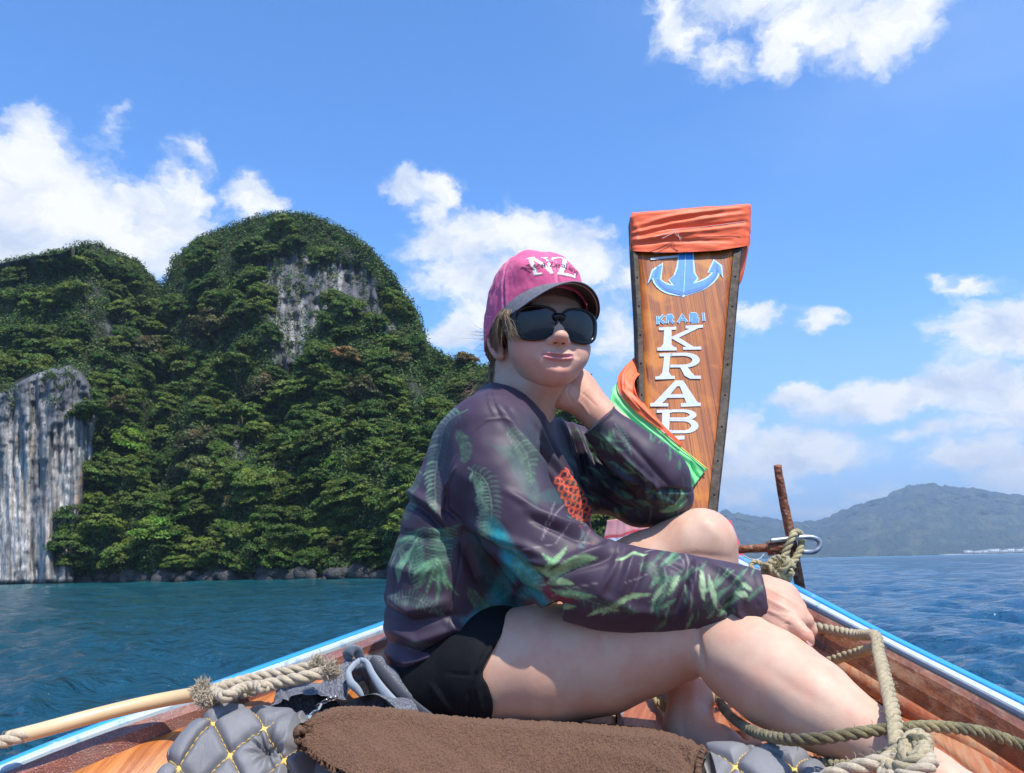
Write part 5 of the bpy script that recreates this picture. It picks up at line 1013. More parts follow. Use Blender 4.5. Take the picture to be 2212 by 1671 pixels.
# bag: crumpled heather grey fabric
_P = P
P = lambda px, py, y: _P(px, py, y * .905)
bf = Field(P(560, 1600, 1.4) * [1, 0, 1] + [-.03, 1.28, -.03], P(960, 1390, 1.7) * [1, 0, 1] + [.06, 1.70, .04], .0030)
def bc(L, k=.02): chainpx(bf, L, k)
def Q(px, py, y, r=None):
    p = P(px, py, y); return p if r is None else (p, rad(r, p))
def chainpx(Fd, L, k=.01, **kw):
    A = [Q(*l) for l in L]; Fd.chain([a[0] for a in A], [a[1] for a in A], k, **kw)
bc([(605, 1485, 1.46, 8), (612, 1510, 1.45, 18), (640, 1530, 1.43, 30), (700, 1540, 1.42, 34)], .012)
bc([(605, 1482, 1.46, 7), (640, 1488, 1.46, 10), (675, 1494, 1.46, 14), (690, 1515, 1.45, 22)], .012)
bc([(590, 1540, 1.42, 14), (640, 1545, 1.41, 24), (720, 1550, 1.40, 30), (800, 1545, 1.42, 36), (880, 1545, 1.45, 34)], .015)
bc([(625, 1512, 1.45, 20), (665, 1512, 1.45, 24), (710, 1505, 1.46, 26)], .014)
bc([(750, 1440, 1.52, 12), (728, 1468, 1.50, 20), (720, 1500, 1.48, 26), (730, 1530, 1.46, 26)], .014)
bc([(752, 1438, 1.53, 12), (790, 1432, 1.54, 14), (812, 1440, 1.54, 20), (835, 1480, 1.53, 30), (860, 1520, 1.50, 34)], .014)
bc([(760, 1450, 1.56, 22), (800, 1480, 1.56, 30), (820, 1520, 1.54, 34)], .012)
for L in ([(772, 1452, 1.495, 7), (778, 1480, 1.485, 13), (782, 1510, 1.475, 15), (786, 1530, 1.46, 10)], [(800, 1470, 1.495, 8), (806, 1500, 1.48, 13), (812, 1530, 1.46, 12)]): chainpx(bf, L, .008, op='cut')
V, F = bf.mesh(2); u, v, z = proj(V); N = vnormals(V, F); bs = Sheet(560, 1390, 960, 1600, 1.0)
for a in (([(606, 1478), (612, 1510), (628, 1542)], 4, .006), ([(612, 1485), (622, 1520), (632, 1545)], 4, -.009), ([(640, 1490), (660, 1515), (630, 1540)], 6, .004), ([(680, 1495), (688, 1510), (640, 1520), (625, 1545)], 4, .006), ([(660, 1525), (700, 1515), (730, 1510)], 4, -.006), ([(712, 1470), (718, 1500), (738, 1525), (752, 1512)], 4, .008), ([(728, 1455), (735, 1490), (752, 1510)], 3.5, -.009), ([(738, 1450), (748, 1480), (760, 1505)], 3, .007), ([(755, 1440), (760, 1470), (780, 1500), (788, 1520)], 3, -.004), ([(650, 1540), (700, 1528), (740, 1520)], 4, .006), ([(820, 1445), (850, 1490), (890, 1540)], 5, -.004), ([(600, 1545), (640, 1550), (680, 1540)], 4, .005)): bs.ridge(*a)
V = V + N * (bs.get(u, v) * .6 * ((N @ CF) < .2) + (fbm(V[:, 0] * 45, V[:, 1] * 45, V[:, 2] * 45, 3) - .5) * .008)[:, None]
t = NT('heather_grey_fabric'); o = t.obj(); st_ = t.noise(1, 3, t.map(o, scale=(420, 420, 60)), .6); c = t.mix(t.ramp(st_, .42, .58), (.055, .062, .082), (.155, .165, .195)); dkm = t.attr('Col')
c = t.mix(1.0, c, dkm, 'MULTIPLY'); bcol = np.ones((len(V), 3)); m1 = np.exp(-(((u - 790) / 22.) ** 2 + ((v - 1490) / 32.) ** 2) ** 2); bcol *= (1 - .93 * m1)[:, None]   # fabric colour darkened around the open mouth
bag = empty('bag', P(700, 1550, 1.45), 'crumpled heather grey bag with open dark mouth behind her hips', 'bag'); under(bag, mesh('fabric', V, F, t.bsdf(c, .8, t.bump(st_, .5, .0012), Sheen_Weight=.15), col=bcol))
PIP = cloth_mat('pale_grey_piping', base=(.27, .31, .36), sheen=.1)
def ribbon(name, pts, w, th, mat, n=60):
    C = interp(pts, n); T, Nn, B = frames(C); up = np.tile(-CF, (n, 1)); sd = np.cross(T, up); sd /= np.linalg.norm(sd, axis=1)[:, None]; ww = np.interp(np.linspace(0, 1, n), np.linspace(0, 1, len(w)), w)[:, None]; f = -CF * th
    V = np.stack([C - sd * ww, C - sd * ww * .7 + f, C + sd * ww * .7 + f, C + sd * ww, C + sd * ww * .7 - f, C - sd * ww * .7 - f], 1).reshape(-1, 3); return clean(mesh(name, V, grid_faces(n, 6, wrap=True).tolist() + [list(range(6)), [(n - 1) * 6 + j for j in range(6)]], mat))
under(bag, ribbon('strap', PP([(778, 1426, 1.49), (792, 1432, 1.485), (804, 1456, 1.475), (826, 1490, 1.455), (850, 1518, 1.44), (878, 1548, 1.425)]), [.0045, .0055, .0065, .008, .0085, .008], .003, PIP)); under(bag, ribbon('strap', PP([(778, 1427, 1.49), (762, 1440, 1.475), (753, 1455, 1.465), (758, 1475, 1.455), (772, 1490, 1.452), (782, 1505, 1.452), (787, 1516, 1.455)]), [.005, .005, .0045, .006, .007, .005, .002], .003, PIP))
under(bag, ribbon('dark_strap', PP([(800, 1424, 1.52), (830, 1460, 1.50), (865, 1500, 1.47), (900, 1530, 1.445), (930, 1552, 1.43)]), [.008, .009, .009, .009, .008], .003, cloth_mat('navy_webbing', base=(.045, .050, .065), sheen=.1)))
under(bag, ribbon('hanging_loop', PP([(752, 1425, 1.515), (752, 1412, 1.51), (762, 1406, 1.51), (772, 1408, 1.515), (777, 1422, 1.52)]), [.007, .009, .010, .009, .007], .0015, cloth_mat('grey_webbing', base=(.13, .16, .19), sheen=.1), n=24))
CH = mat_simple('zip_metal', (.55, .55, .55), .25, .1, 50, .05, .0003, Metallic=.9)
for c0 in ((702, 1516), (712, 1511), (722, 1509), (690, 1524)): 
    under(bag, tube('zip_link', [P(c0[0] + 7 * math.cos(a) , c0[1] + 3.5 * math.sin(a) - 3.5 * math.cos(a) * .6, 1.385 + .004 * math.sin(a)) for a in np.linspace(0, 6.28, 14)], .0011, CH, k=6, n=30))
under(bag, tube('zip_cord', PP([(694, 1522, 1.38), (688, 1533, 1.36), (678, 1538, 1.35), (670, 1545, 1.34)]), .0018, PIP, k=8, n=20))
zt = ribbon('zip_pull', PP([(669, 1545, 1.335), (664, 1558, 1.325), (657, 1574, 1.315)]), [.0042, .0052, .0050], .0018, mat_simple('pale_rubber', (.20, .26, .29), .5, .05), n=20); under(bag, zt)
P = _P
strp = ribbon('webbing_strap', PP([(1322, 1500, 1.53), (1334, 1520, 1.49), (1341, 1542, 1.45), (1342, 1566, 1.41), (1330, 1590, 1.37)]), [.008, .009, .0095, .0095, .009], .0022, cloth_mat('pale_blue_grey_webbing', base=(.20, .24, .30), sheen=.1)); tag(strp, 'grey webbing strap on the deck under the bent knee', 'strap')
# ================================================================== PERSON
def Q(px, py, y, r=None):
    p = P(px, py, y); return p if r is None else (p, rad(r, p))
def chainpx(Fd, L, k=.01, **kw):
    A = [Q(*l) for l in L]; Fd.chain([a[0] for a in A], [a[1] for a in A], k, **kw)
def rot(yaw, pitch, roll):
    cy, sy = math.cos(yaw), math.sin(yaw); cp, sp = math.cos(-pitch), math.sin(-pitch); cr, sr = math.cos(roll), math.sin(roll)
    return np.array([[cy, -sy, 0], [sy, cy, 0], [0, 0, 1]]) @ np.array([[1, 0, 0], [0, cp, -sp], [0, sp, cp]]) @ np.array([[cr, 0, sr], [0, 1, 0], [-sr, 0, cr]])
HR = rot(math.radians(14), math.radians(2), math.radians(1.5)); HS = 1.06
HO = np.array([.0575, 1.46, 1.863])                        # head origin, between the ears
_wz = [-.2, -.105, -.064, -.024, .02, .06, .3]; _wd = [.002, .001, -.003, -.010, -.0165, -.012, -.010]
def warp(v):                                               # proportions of her face: features sit low on a full face
    v = np.array(v, float); sh_ = v.shape; v = v.reshape(-1, 3); f = sstep(.0, -.06, v[:, 1])
    v[:, 2] = v[:, 2] + np.interp(v[:, 2], _wz, _wd) * f; return v.reshape(sh_)
hw = lambda v: (warp(v) * HS) @ HR.T + HO
hraw = lambda v: (np.asarray(v, float) * HS) @ HR.T + HO
TF = nrm([.89, -.46, 0]); TL = nrm([.46, .89, 0]); TU = np.array([0, 0, 1.])     # torso facing, its left, up
TM = np.array([TF, TL, TU])

# ---- head, built in its own frame
hf = Field((-.115, -.15, -.175), (.115, .135, .155), .0017)
hf.ell((0, .012, .048), (.076, .094, .082), k=0)
hf.ell((0, -.042, -.010), (.069, .052, .072), k=.03)
hf.ell((0, -.028, -.042), (.056, .054, .038), k=.03)       # jaw
hf.ell((0, -.068, -.081), (.030, .030, .025), k=.032)       # chin
hf.ell((0, -.042, -.068), (.038, .040, .023), k=.03)       # soft underside
for s in (-1, 1):
    hf.ell((s * .037, -.060, -.026), (.026, .024, .028), k=.024)   # cheek
    hf.ell((s * .031, -.068, -.050), (.022, .018, .022), k=.022)
    hf.ell((s * .031, -.094, .018), (.016, .010, .010), k=.014, op='cut')   # eye socket
    hf.ell((s * .031, -.083, .016), (.0150, .010, .011), k=.008)
hf.cap((-.030, -.080, .040), (.030, -.080, .040), .012, .012, .03)
hf.ell((0, -.082, -.054), (.028, .016, .022), k=.022)      # muzzle
hf.chain([(0, -.090, .020), (0, -.097, .002), (0, -.1125, -.020)], [.0060, .0072, .0100], .014)
hf.ell((0, -.1125, -.025), (.0125, .0105, .0095), k=.010)
for s in (-1, 1): hf.ell((s * .0130, -.101, -.029), (.0085, .0105, .0078), k=.007)
_base = hf.a.copy()
def sy(x, z):                 # front surface of the face at (x, z)
    i = (x - hf.lo[0]) / hf.h; k = (z - hf.lo[2]) / hf.h; i0, k0 = int(i), int(k)
    col = _base[i0, :, k0] * (1 - i + i0) * (1 - k + k0) + _base[i0 + 1, :, k0] * (i - i0) * (1 - k + k0) + _base[i0, :, k0 + 1] * (1 - i + i0) * (k - k0) + _base[i0 + 1, :, k0 + 1] * (i - i0) * (k - k0)
    j = int(np.argmax(col < 0)); a_, b_ = col[j - 1], col[j]; return hf.lo[1] + hf.h * (j - 1 + a_ / (a_ - b_))
def onf(pts, off=0.0): return np.array([(x, sy(x, z) + off, z) for x, z in pts])
for s in (-1, 1): hf.cap((s * .0062, -.1085, -.0365), (s * .0078, -.100, -.026), .0028, .0034, .0025, op='cut')
MZ = -.0600
hf.chain(onf([(0, -.042), (0, -.050)], -.0030), [.0020, .0026], .006, op='cut')
lipu = interp(onf([(-.0245, MZ + .0030), (-.016, MZ + .0032), (-.005, MZ + .0040), (0, MZ + .0030), (.005, MZ + .0040), (.016, MZ + .0036), (.0240, MZ + .0040)], .0004), 17)
lipl = interp(onf([(-.022, MZ + .0004), (-.012, MZ - .0036), (0, MZ - .0054), (.012, MZ - .0034), (.022, MZ + .0010)], .0014), 13)
lipm = interp(onf([(-.0285, MZ + .0042), (-.018, MZ + .0012), (-.008, MZ - .0006), (0, MZ - .0012), (.008, MZ - .0006), (.018, MZ + .0016), (.0290, MZ + .0056)], -.0036), 17)
hf.chain(lipu, list(np.interp(np.linspace(-1, 1, 17), [-1, -.4, 0, .4, 1], [.0010, .0024, .0024, .0024, .0010])), .005)
hf.chain(lipl, list(np.interp(np.linspace(-1, 1, 13), [-1, -.4, 0, .4, 1], [.0018, .0036, .0043, .0036, .0018])), .006)
hf.chain(lipm + np.array([0, .0012, 0]), list(np.interp(np.linspace(-1, 1, 17), [-1, -.8, 0, .8, 1], [.0016, .0030, .0022, .0030, .0016])), .0022, op='cut')
hf.chain(onf([(-.016, MZ - .0150), (0, MZ - .0160), (.016, MZ - .0150)], -.0052), [.005, .0062, .005], .010, op='cut')     # under the lower lip
for s in (-1, 1):                                          # smile folds and mouth corners
    hf.ell(onf([(s * .0300, MZ + .0048)], -.0026)[0], (.0018, .0035, .0028), k=.006, op='cut')
    hf.chain(onf([(s * .0200, -.030), (s * .0290, -.042), (s * .0370, -.054)], -.0036), [.0010, .0022, .0012], .010, op='cut')
for s in (-1, 1):                                          # ears
    def E(v): return np.array([s * (.0700 + v[0] + max(v[1], 0) * .30 + .0), .008 + v[1] + v[2] * .18, -.012 + v[2] * 1.05])
    hf.chain([E((.003, -.006, -.016)), E((.005, .002, .0)), E((.006, .004, .014))], [.007, .0105, .011], .006, sc=(.55, 1, 1.2), M=np.eye(3))
    hel = [E((.008, -.008, .004)), E((.011, -.012, .016)), E((.013, -.006, .027)), E((.014, .005, .030)), E((.015, .014, .023)), E((.015, .017, .010)), E((.013, .014, -.004)), E((.010, .007, -.016)), E((.007, -.001, -.026)), E((.004, -.008, -.026))]
    hf.chain(interp(hel, 28), list(np.interp(np.linspace(0, 1, 28), [0, .6, .85, 1], [.0026, .0030, .0055, .0048])), .005)
    hf.chain([E((.009, .004, .020)), E((.0105, .009, .010)), E((.009, .007, -.004))], [.0024, .0026, .0024], .005)
    hf.ell(E((.013, -.001, .000)), (.0055, .0060, .0085), k=.004, op='cut')
    hf.ell(E((.008, -.010, -.004)), (.004, .0035, .0055), k=.004)
hV, hF = hf.mesh(1)
hV = hV
headV = hw(hV)
L = hV
# skin colour (stays put): lips, warm cheeks and chin, ear rims, light freckles
def skincol(V, base=(.60, .375, .275)):
    c = np.tile(np.array(base), (len(V), 1)); n1 = fbm(V[:, 0] * 28, V[:, 1] * 28, V[:, 2] * 28, 4); n2 = fbm(V[:, 0] * 160, V[:, 1] * 160, V[:, 2] * 160, 3)
    red = np.array([1.0, .80, .78]); c *= (1 + (red - 1) * (sstep(.42, .66, n1) * .55)[:, None])
    c *= (.94 + .12 * n2)[:, None]
    cell = np.floor(V * 130); h = np.abs(np.sin(cell @ np.array([12.9898, 78.233, 37.719])) * 43758.5453) % 1
    ctr = (cell + .5) / 130; d = np.linalg.norm(V - ctr, axis=1); m = (h > .9975) * (1 - sstep(.0006, .0017, d))
    c = c * (1 - .55 * m[:, None]) + np.array([.22, .09, .06]) * .55 * m[:, None]
    return c
hc = skincol(headV)
def near(Pts, c, r): return np.exp(-((np.linalg.norm((Pts - np.array(c)) / np.array(r), axis=1)) ** 2))
flush = .55 * near(L, (.040, -.080, -.030), (.03, .03, .025)) + .55 * near(L, (-.040, -.080, -.030), (.03, .03, .025)) + .5 * near(L, (0, -.118, -.026), (.014, .02, .013)) + .55 * near(L, (0, -.09, -.088), (.028, .03, .018))
flush += .5 * (np.abs(L[:, 0]) > .078) * (np.abs(L[:, 1] - .01) < .04)
hc *= 1 + (np.array([1.04, .74, .72]) - 1) * np.clip(flush, 0, 1)[:, None]
def dline(Pts, line):
    d = np.full(len(Pts), 9.)
    for i in range(len(line) - 1):
        a, b = np.array(line[i]), np.array(line[i + 1]); t = np.clip(((Pts - a) @ (b - a)) / ((b - a) @ (b - a)), 0, 1); d = np.minimum(d, np.linalg.norm(Pts - a - t[:, None] * (b - a), axis=1))
    return d
dl = np.minimum(dline(L, lipu), dline(L, lipl) - .0012); lm = 1 - sstep(.0030, .0052, dl)
hc = hc * (1 - lm[:, None]) + np.array([.54, .225, .225]) * lm[:, None]
dm = dline(L, lipm + np.array([0, .004, 0])); mm = (1 - sstep(.0008, .0024, dm)) * .45
hc = hc * (1 - mm[:, None]) + np.array([.20, .06, .06]) * mm[:, None]

# ---- neck and chest
nb = P(1128, 935, 1.50)
tf = Field(np.minimum(HO, nb) - [.16, .14, .14], np.maximum(HO, nb) + [.14, .14, .02], .0028)
tf.chain([hw((0, .022, -.030)), P(1136, 800, 1.49), P(1132, 860, 1.495), P(1122, 930, 1.50)], [.054, .053, .053, .058], .03)
tf.cap(hw((-.062, .018, -.035)), P(1172, 925, 1.46), .010, .008, .02)          # neck cord
tf.cap(hw((0, -.045, -.080)), P(1150, 860, 1.46), .034, .036, .045)
nV, nF = tf.mesh(1)

# ---- legs
lf_ = Field(P(900, 1700, 1.0) * [1, 0, 1] + [-.02, .72, -.12], P(1650, 1050, 1.7) * [1, 0, 1] + [.32, 1.78, .02], .0042)
# far (left) leg: thigh, knee, shin, foot
chainpx(lf_, [(1090, 1380, 1.56, 100), (1240, 1320, 1.54, 98), (1400, 1238, 1.50, 82), (1495, 1180, 1.475, 68), (1520, 1168, 1.47, 62)], .03)
chainpx(lf_, [(1522, 1172, 1.47, 62), (1520, 1240, 1.48, 60), (1512, 1330, 1.48, 60), (1500, 1420, 1.44, 54), (1492, 1500, 1.39, 45), (1490, 1545, 1.365, 43)], .02)
chainpx(lf_, [(1548, 1200, 1.50, 40), (1545, 1260, 1.53, 46), (1530, 1340, 1.52, 44), (1510, 1420, 1.47, 38)], .03)
chainpx(lf_, [(1486, 1572, 1.36, 44), (1500, 1592, 1.335, 42), (1555, 1616, 1.28, 37), (1640, 1648, 1.20, 29), (1700, 1664, 1.16, 22)], .03)
chainpx(lf_, [(1472, 1590, 1.375, 38), (1485, 1598, 1.355, 36)], .02)
# near (right) leg
chainpx(lf_, [(965, 1460, 1.44, 104), (1060, 1448, 1.40, 118), (1180, 1437, 1.37, 119), (1300, 1420, 1.34, 108), (1400, 1396, 1.31, 90), (1490, 1368, 1.285, 76), (1590, 1352, 1.26, 68), (1625, 1352, 1.25, 62)], .03)
chainpx(lf_, [(1600, 1372, 1.25, 70), (1605, 1420, 1.225, 92), (1672, 1466, 1.18, 98), (1755, 1520, 1.13, 90), (1830, 1568, 1.09, 72), (1895, 1604, 1.06, 60), (1935, 1632, 1.04, 58)], .02)
chainpx(lf_, [(1935, 1632, 1.04, 58), (2010, 1680, 1.00, 52), (2130, 1740, .96, 44), (2260, 1800, .92, 32)], .02)
chainpx(lf_, [(1905, 1660, 1.06, 58), (1960, 1700, 1.03, 50)], .02)
chainpx(lf_, [(960, 1400, 1.50, 120), (1010, 1300, 1.52, 110)], .03)   # pelvis and core inside the clothes
lV, lF = lf_.mesh(2)
uu, vv, zz = proj(lV); N_ = vnormals(lV, lF)
# creases: behind the near knee, shin bone, tendon, far knee fold
rs = Sheet(850, 1050, 2300, 1750, 2.0)
rs.ridge([(1506, 1330), (1509, 1390), (1522, 1440)], 5, -.0050)
rs.ridge([(1560, 1420), (1620, 1455), (1690, 1500)], 16, .0010)
rs.ridge([(1650, 1440), (1720, 1490), (1790, 1530)], 12, -.0011)
rs.ridge([(1440, 1206), (1500, 1198), (1575, 1206)], 7, -.0018)
rs.ridge([(1500, 1440), (1497, 1500), (1500, 1555)], 10, .0022); rs.ridge([(1475, 1520), (1472, 1560), (1480, 1590)], 7, -.002)
rs.ridge([(1515, 1120), (1540, 1140), (1550, 1170)], 16, .003)
vis = (N_ @ CF) < .1
lV = lV + N_ * (rs.get(uu, vv) * vis)[:, None]

# ---- near (right) hand resting on the shin
def hand_px(fd, L, k=.006): chainpx(fd, L, k)
rf = Field(P(1580, 1480, 1.1) * [1, 0, 1] + [-.03, 1.0, -.03], P(1800, 1180, 1.35) * [1, 0, 1] + [.05, 1.38, .04], .0019)
chainpx(rf, [(1560, 1296, 1.235, 40), (1650, 1300, 1.225, 41)], .02, sc=(1, .72, 1), M=np.eye(3))
W1 = [(1648, 1272, 1.235, 27), (1690, 1290, 1.225, 27), (1722, 1318, 1.215, 20)]
chainpx(rf, W1, .02)
chainpx(rf, [(1650, 1300, 1.222, 30), (1688, 1318, 1.208, 30), (1718, 1340, 1.198, 22)], .02)
chainpx(rf, [(1650, 1325, 1.218, 27), (1690, 1345, 1.198, 24)], .02)
chainpx(rf, [(1655, 1265, 1.25, 20), (1700, 1290, 1.24, 19), (1728, 1318, 1.235, 13)], .015)
# index finger on top of the calf
chainpx(rf, [(1700, 1338, 1.188, 17.5), (1722, 1356, 1.170, 16), (1742, 1374, 1.160, 13.5), (1748, 1381, 1.158, 10)], .006)
# thumb side below it
chainpx(rf, [(1660, 1340, 1.20, 17), (1700, 1362, 1.18, 14), (1738, 1378, 1.165, 12.5), (1750, 1390, 1.162, 8.5)], .005)
# middle, ring and little fingers curl over the far side of the shin
chainpx(rf, [(1722, 1320, 1.205, 15.5), (1742, 1340, 1.20, 13.5), (1752, 1362, 1.205, 12), (1748, 1378, 1.22, 10)], .005)
chainpx(rf, [(1722, 1308, 1.222, 14), (1734, 1328, 1.225, 12.5), (1738, 1350, 1.235, 11), (1732, 1366, 1.24, 9)], .005)
chainpx(rf, [(1722, 1305, 1.24, 11), (1728, 1326, 1.25, 10), (1724, 1346, 1.255, 8)], .004)
for kx, ky, ky_, r in ((1724, 1310, 1.212, 10), (1716, 1338, 1.186, 10), (1727, 1322, 1.200, 10)): rf.ell(P(kx, ky, ky_), (rad(r, P(kx, ky, ky_)),) * 3, k=.008)
rV, rF = rf.mesh(1)
rN = vnormals(rV, rF); u, v, z = proj(rV); hs = Sheet(1600, 1200, 1800, 1420, 1.0)
for a in ([(1650, 1290), (1690, 1312), (1720, 1326)], [(1650, 1312), (1680, 1330), (1706, 1345)], [(1655, 1270), (1695, 1290), (1722, 1308)]): hs.ridge(a, 4, .0011)
hs.ridge([(1688, 1352), (1700, 1346), (1712, 1352)], 1.6, -.0014); hs.ridge([(1700, 1334), (1708, 1330), (1716, 1330)], 1.5, -.0010)
hs.ridge([(1652, 1318), (1672, 1325), (1700, 1330)], 2.2, .0008); hs.ridge([(1733, 1366), (1739, 1369), (1745, 1367)], 1.2, -.0009)
rV = rV + rN * (hs.get(u, v) * ((rN @ CF) < .1))[:, None]

# ---- far (left) hand behind the jaw, and its wrist
gf = Field(P(1170, 950, 1.4) * [1, 0, 1] + [-.03, 1.34, -.03], P(1340, 780, 1.6) * [1, 0, 1] + [.05, 1.66, .04], .0021)
chainpx(gf, [(1372, 972, 1.445, 42), (1330, 935, 1.455, 39), (1292, 895, 1.465, 36), (1262, 862, 1.475, 36)], .012)
chainpx(gf, [(1262, 862, 1.475, 36), (1244, 840, 1.485, 37), (1228, 822, 1.50, 34)], .02)
chainpx(gf, [(1240, 868, 1.462, 25), (1216, 856, 1.455, 26), (1206, 842, 1.462, 22)], .012)     # heel of the thumb
chainpx(gf, [(1246, 832, 1.475, 24), (1250, 822, 1.485, 20)], .015)
chainpx(gf, [(1206, 858, 1.462, 17), (1186, 858, 1.462, 13), (1166, 850, 1.465, 10)], .010)     # thumb along the neck
for i, (x, y, d) in enumerate(((1248, 806, 1.50), (1238, 800, 1.515), (1226, 798, 1.53), (1214, 800, 1.54))):
    chainpx(gf, [(1236, 826, 1.50, 15), (x, y, d, 11), (x - 14, y - 32, d + .012, 9.5), (x - 34, y - 52, d + .01, 8)], .005)
gV, gF = gf.mesh(1)
gN = vnormals(gV, gF); u, v, z = proj(gV); hs = Sheet(1150, 780, 1400, 1000, 1.0)
for a, w, h in (([(1232, 832), (1226, 850), (1238, 872)], 2.5, -.0016), ([(1250, 866), (1262, 880), (1272, 896)], 3, .0014), ([(1256, 848), (1268, 858), (1288, 878)], 2.4, -.0010), ([(1244, 868), (1262, 852), (1276, 842)], 1.3, -.0007), ([(1250, 872), (1268, 858), (1280, 848)], 1.3, -.0006),
                ([(1212, 842), (1222, 858), (1230, 872)], 1.5, -.0006), ([(1206, 850), (1214, 864), (1220, 874)], 1.5, -.0005), ([(1222, 836), (1234, 844), (1246, 846)], 2, -.0012)): hs.ridge(a, w, h)
gV = gV + gN * (hs.get(u, v) * ((gN @ CF) < .2))[:, None]

bodyV, bodyF = joinvf([(headV, hF), (nV, nF), (lV, lF), (rV, rF), (gV, gF)])
bodyC = skincol(bodyV, (.60, .395, .285)); bodyC[:len(headV)] = hc
nk = slice(len(headV) + len(nV) + len(lV), len(bodyV)); bodyC[nk] *= np.array([1.02, .90, .88])
t = NT('skin'); o = t.obj(); c = t.attr('Col')
pores = t.noise(900, 3, o); lines = t.vor(420, o)
sk = t.bsdf(t.mix(t.math('MULTIPLY', t.ramp(t.noise(34, 6, o, .65), .40, .70), .22), c, t.mix(1.0, c, (.92, .72, .68), 'MULTIPLY')), t.ramp(t.noise(55, 5, o), .3, .7, .46, .60), t.bump(t.math('ADD', pores, t.math('MULTIPLY', lines, .6)), .22, .0006), Subsurface_Weight=.14, Subsurface_Radius=(.012, .0045, .0025), Subsurface_Scale=1.0, Specular_IOR_Level=.36)
person = empty('person', P(1000, 1560, 1.45), 'woman in leaf print rash shirt, pink cap and sunglasses sitting on the bow deck', 'woman')
body = under(person, mesh('body', bodyV, bodyF, sk, col=bodyC))
tag(body, 'pale skinned head, neck, hands and bare legs')

# ---- finger nails
def nail(px, py, y, ax, ay, a, b, nv):
    c = P(px, py, y); ax = nrm(ax); nv = nrm(nv); ay = np.cross(nv, ax)
    V = []
    for i in range(5):
        for j in range(7):
            s, tt = (i / 4 - .5) * 2, (j / 6 - .5) * 2
            V.append(c + ax * s * a * (1 - .15 * tt * tt) + ay * tt * b - nv * (tt * tt * b * .45 + s * s * a * .1))
    return np.array(V), grid_faces(5, 7)
nv1, nf1 = nail(1750.5, 1388, 1.153, CR * .6 - CU * .8, 0, .0050, .0040, -CF + CR * .9 + CU * .2)
nail_o = mesh('fingernail', nv1, nf1, mat_simple('nail', (.70, .44, .38), .25, .03)); under(person, nail_o)

# ---- wrap: shirt
sh = Field(P(800, 1530, 1.5) * [1, 0, 1] + [-.06, 1.02, -.04], P(1690, 820, 1.5) * [1, 0, 1] + [.04, 1.82, .02], .0027)
SC = (.80, 1.12, 1.0)
def tor(L, k=.03):
    A = [Q(*l) for l in L]
    for i in range(len(A) - 1): sh.cap(A[i][0], A[i + 1][0], A[i][1], A[i + 1][1], k, sc=SC, M=TM)
tor([(975, 1410, 1.49, 146), (985, 1330, 1.49, 158), (1003, 1250, 1.49, 168), (1020, 1170, 1.49, 160), (1042, 1090, 1.49, 156), (1068, 1010, 1.49, 142), (1090, 950, 1.49, 118)])
tor([(1040, 1350, 1.485, 105), (1085, 1275, 1.485, 100), (1085, 1180, 1.49, 100)])
chainpx(sh, [(1130, 985, 1.53, 76), (1152, 1050, 1.53, 88), (1168, 1115, 1.53, 96), (1160, 1190, 1.52, 100), (1120, 1260, 1.50, 100)], .04)
tor([(1095, 940, 1.49, 104), (1108, 905, 1.49, 78)], .03)
chainpx(sh, [(1015, 960, 1.42, 66), (1060, 940, 1.36, 78)], .05)
chainpx(sh, [(1110, 905, 1.47, 62), (1068, 940, 1.38, 70)], .05)
# near sleeve
chainpx(sh, [(1060, 948, 1.36, 82), (1074, 1026, 1.34, 88), (1122, 1122, 1.315, 88), (1178, 1200, 1.295, 84), (1240, 1248, 1.28, 78), (1300, 1262, 1.27, 78), (1370, 1272, 1.262, 76), (1450, 1277, 1.252, 70), (1530, 1282, 1.243, 60), (1590, 1290, 1.237, 56), (1652, 1299, 1.230, 58)], .035)
# far sleeve: shoulder, upper arm, forearm folded back
chainpx(sh, [(1180, 955, 1.58, 56), (1240, 985, 1.62, 60), (1310, 1035, 1.58, 66), (1390, 1070, 1.53, 62), (1440, 1078, 1.49, 52)], .03)
shB = sh.a.copy()
sh.a[:] = 9.0
chainpx(sh, [(1442, 1074, 1.475, 50), (1425, 1035, 1.465, 62), (1385, 998, 1.455, 56), (1335, 950, 1.45, 47), (1288, 902, 1.445, 45)], .02)
EA = P(1288, 902, 1.445); EB = P(1335, 950, 1.45)
sh.plane(EA + (EB - EA) * .12, EA - EB)
d_ = sh.a; A_ = shB; hh = np.maximum(.016 - np.abs(A_ - d_), 0) / .016; sh.a = np.minimum(A_, d_) - hh * hh * .016 * .25
# neck opening
for a, b, r in ((P(1112, 866, 1.49), P(1165, 740, 1.43), .056),): sh.cap(a, b, r, .066, .012, op='cut')
# cuffs and hem
CA = P(1650, 1299, 1.23); CB = P(1560, 1288, 1.24); sh.plane(CA, (CA - CB) + np.array([0, 0, .01]))
V, Fc = sh.mesh(1)
u, v, z = proj(V)
Nn = vnormals(V, Fc)
hem = [(600, 1370), (812, 1392), (835, 1440), (858, 1488), (880, 1503), (920, 1458), (985, 1398), (1095, 1350), (1205, 1300), (1290, 1290), (1290, 1750), (600, 1750)]
torso_side = (u < 1215)
cut = pip(hem, u, v) & torso_side
V, Fc, ui = keep(V, Fc, ~cut); V = soften(V, Fc)
u, v, z = proj(V); Nn = vnormals(V, Fc); front = sstep(.25, -.15, Nn @ CF)
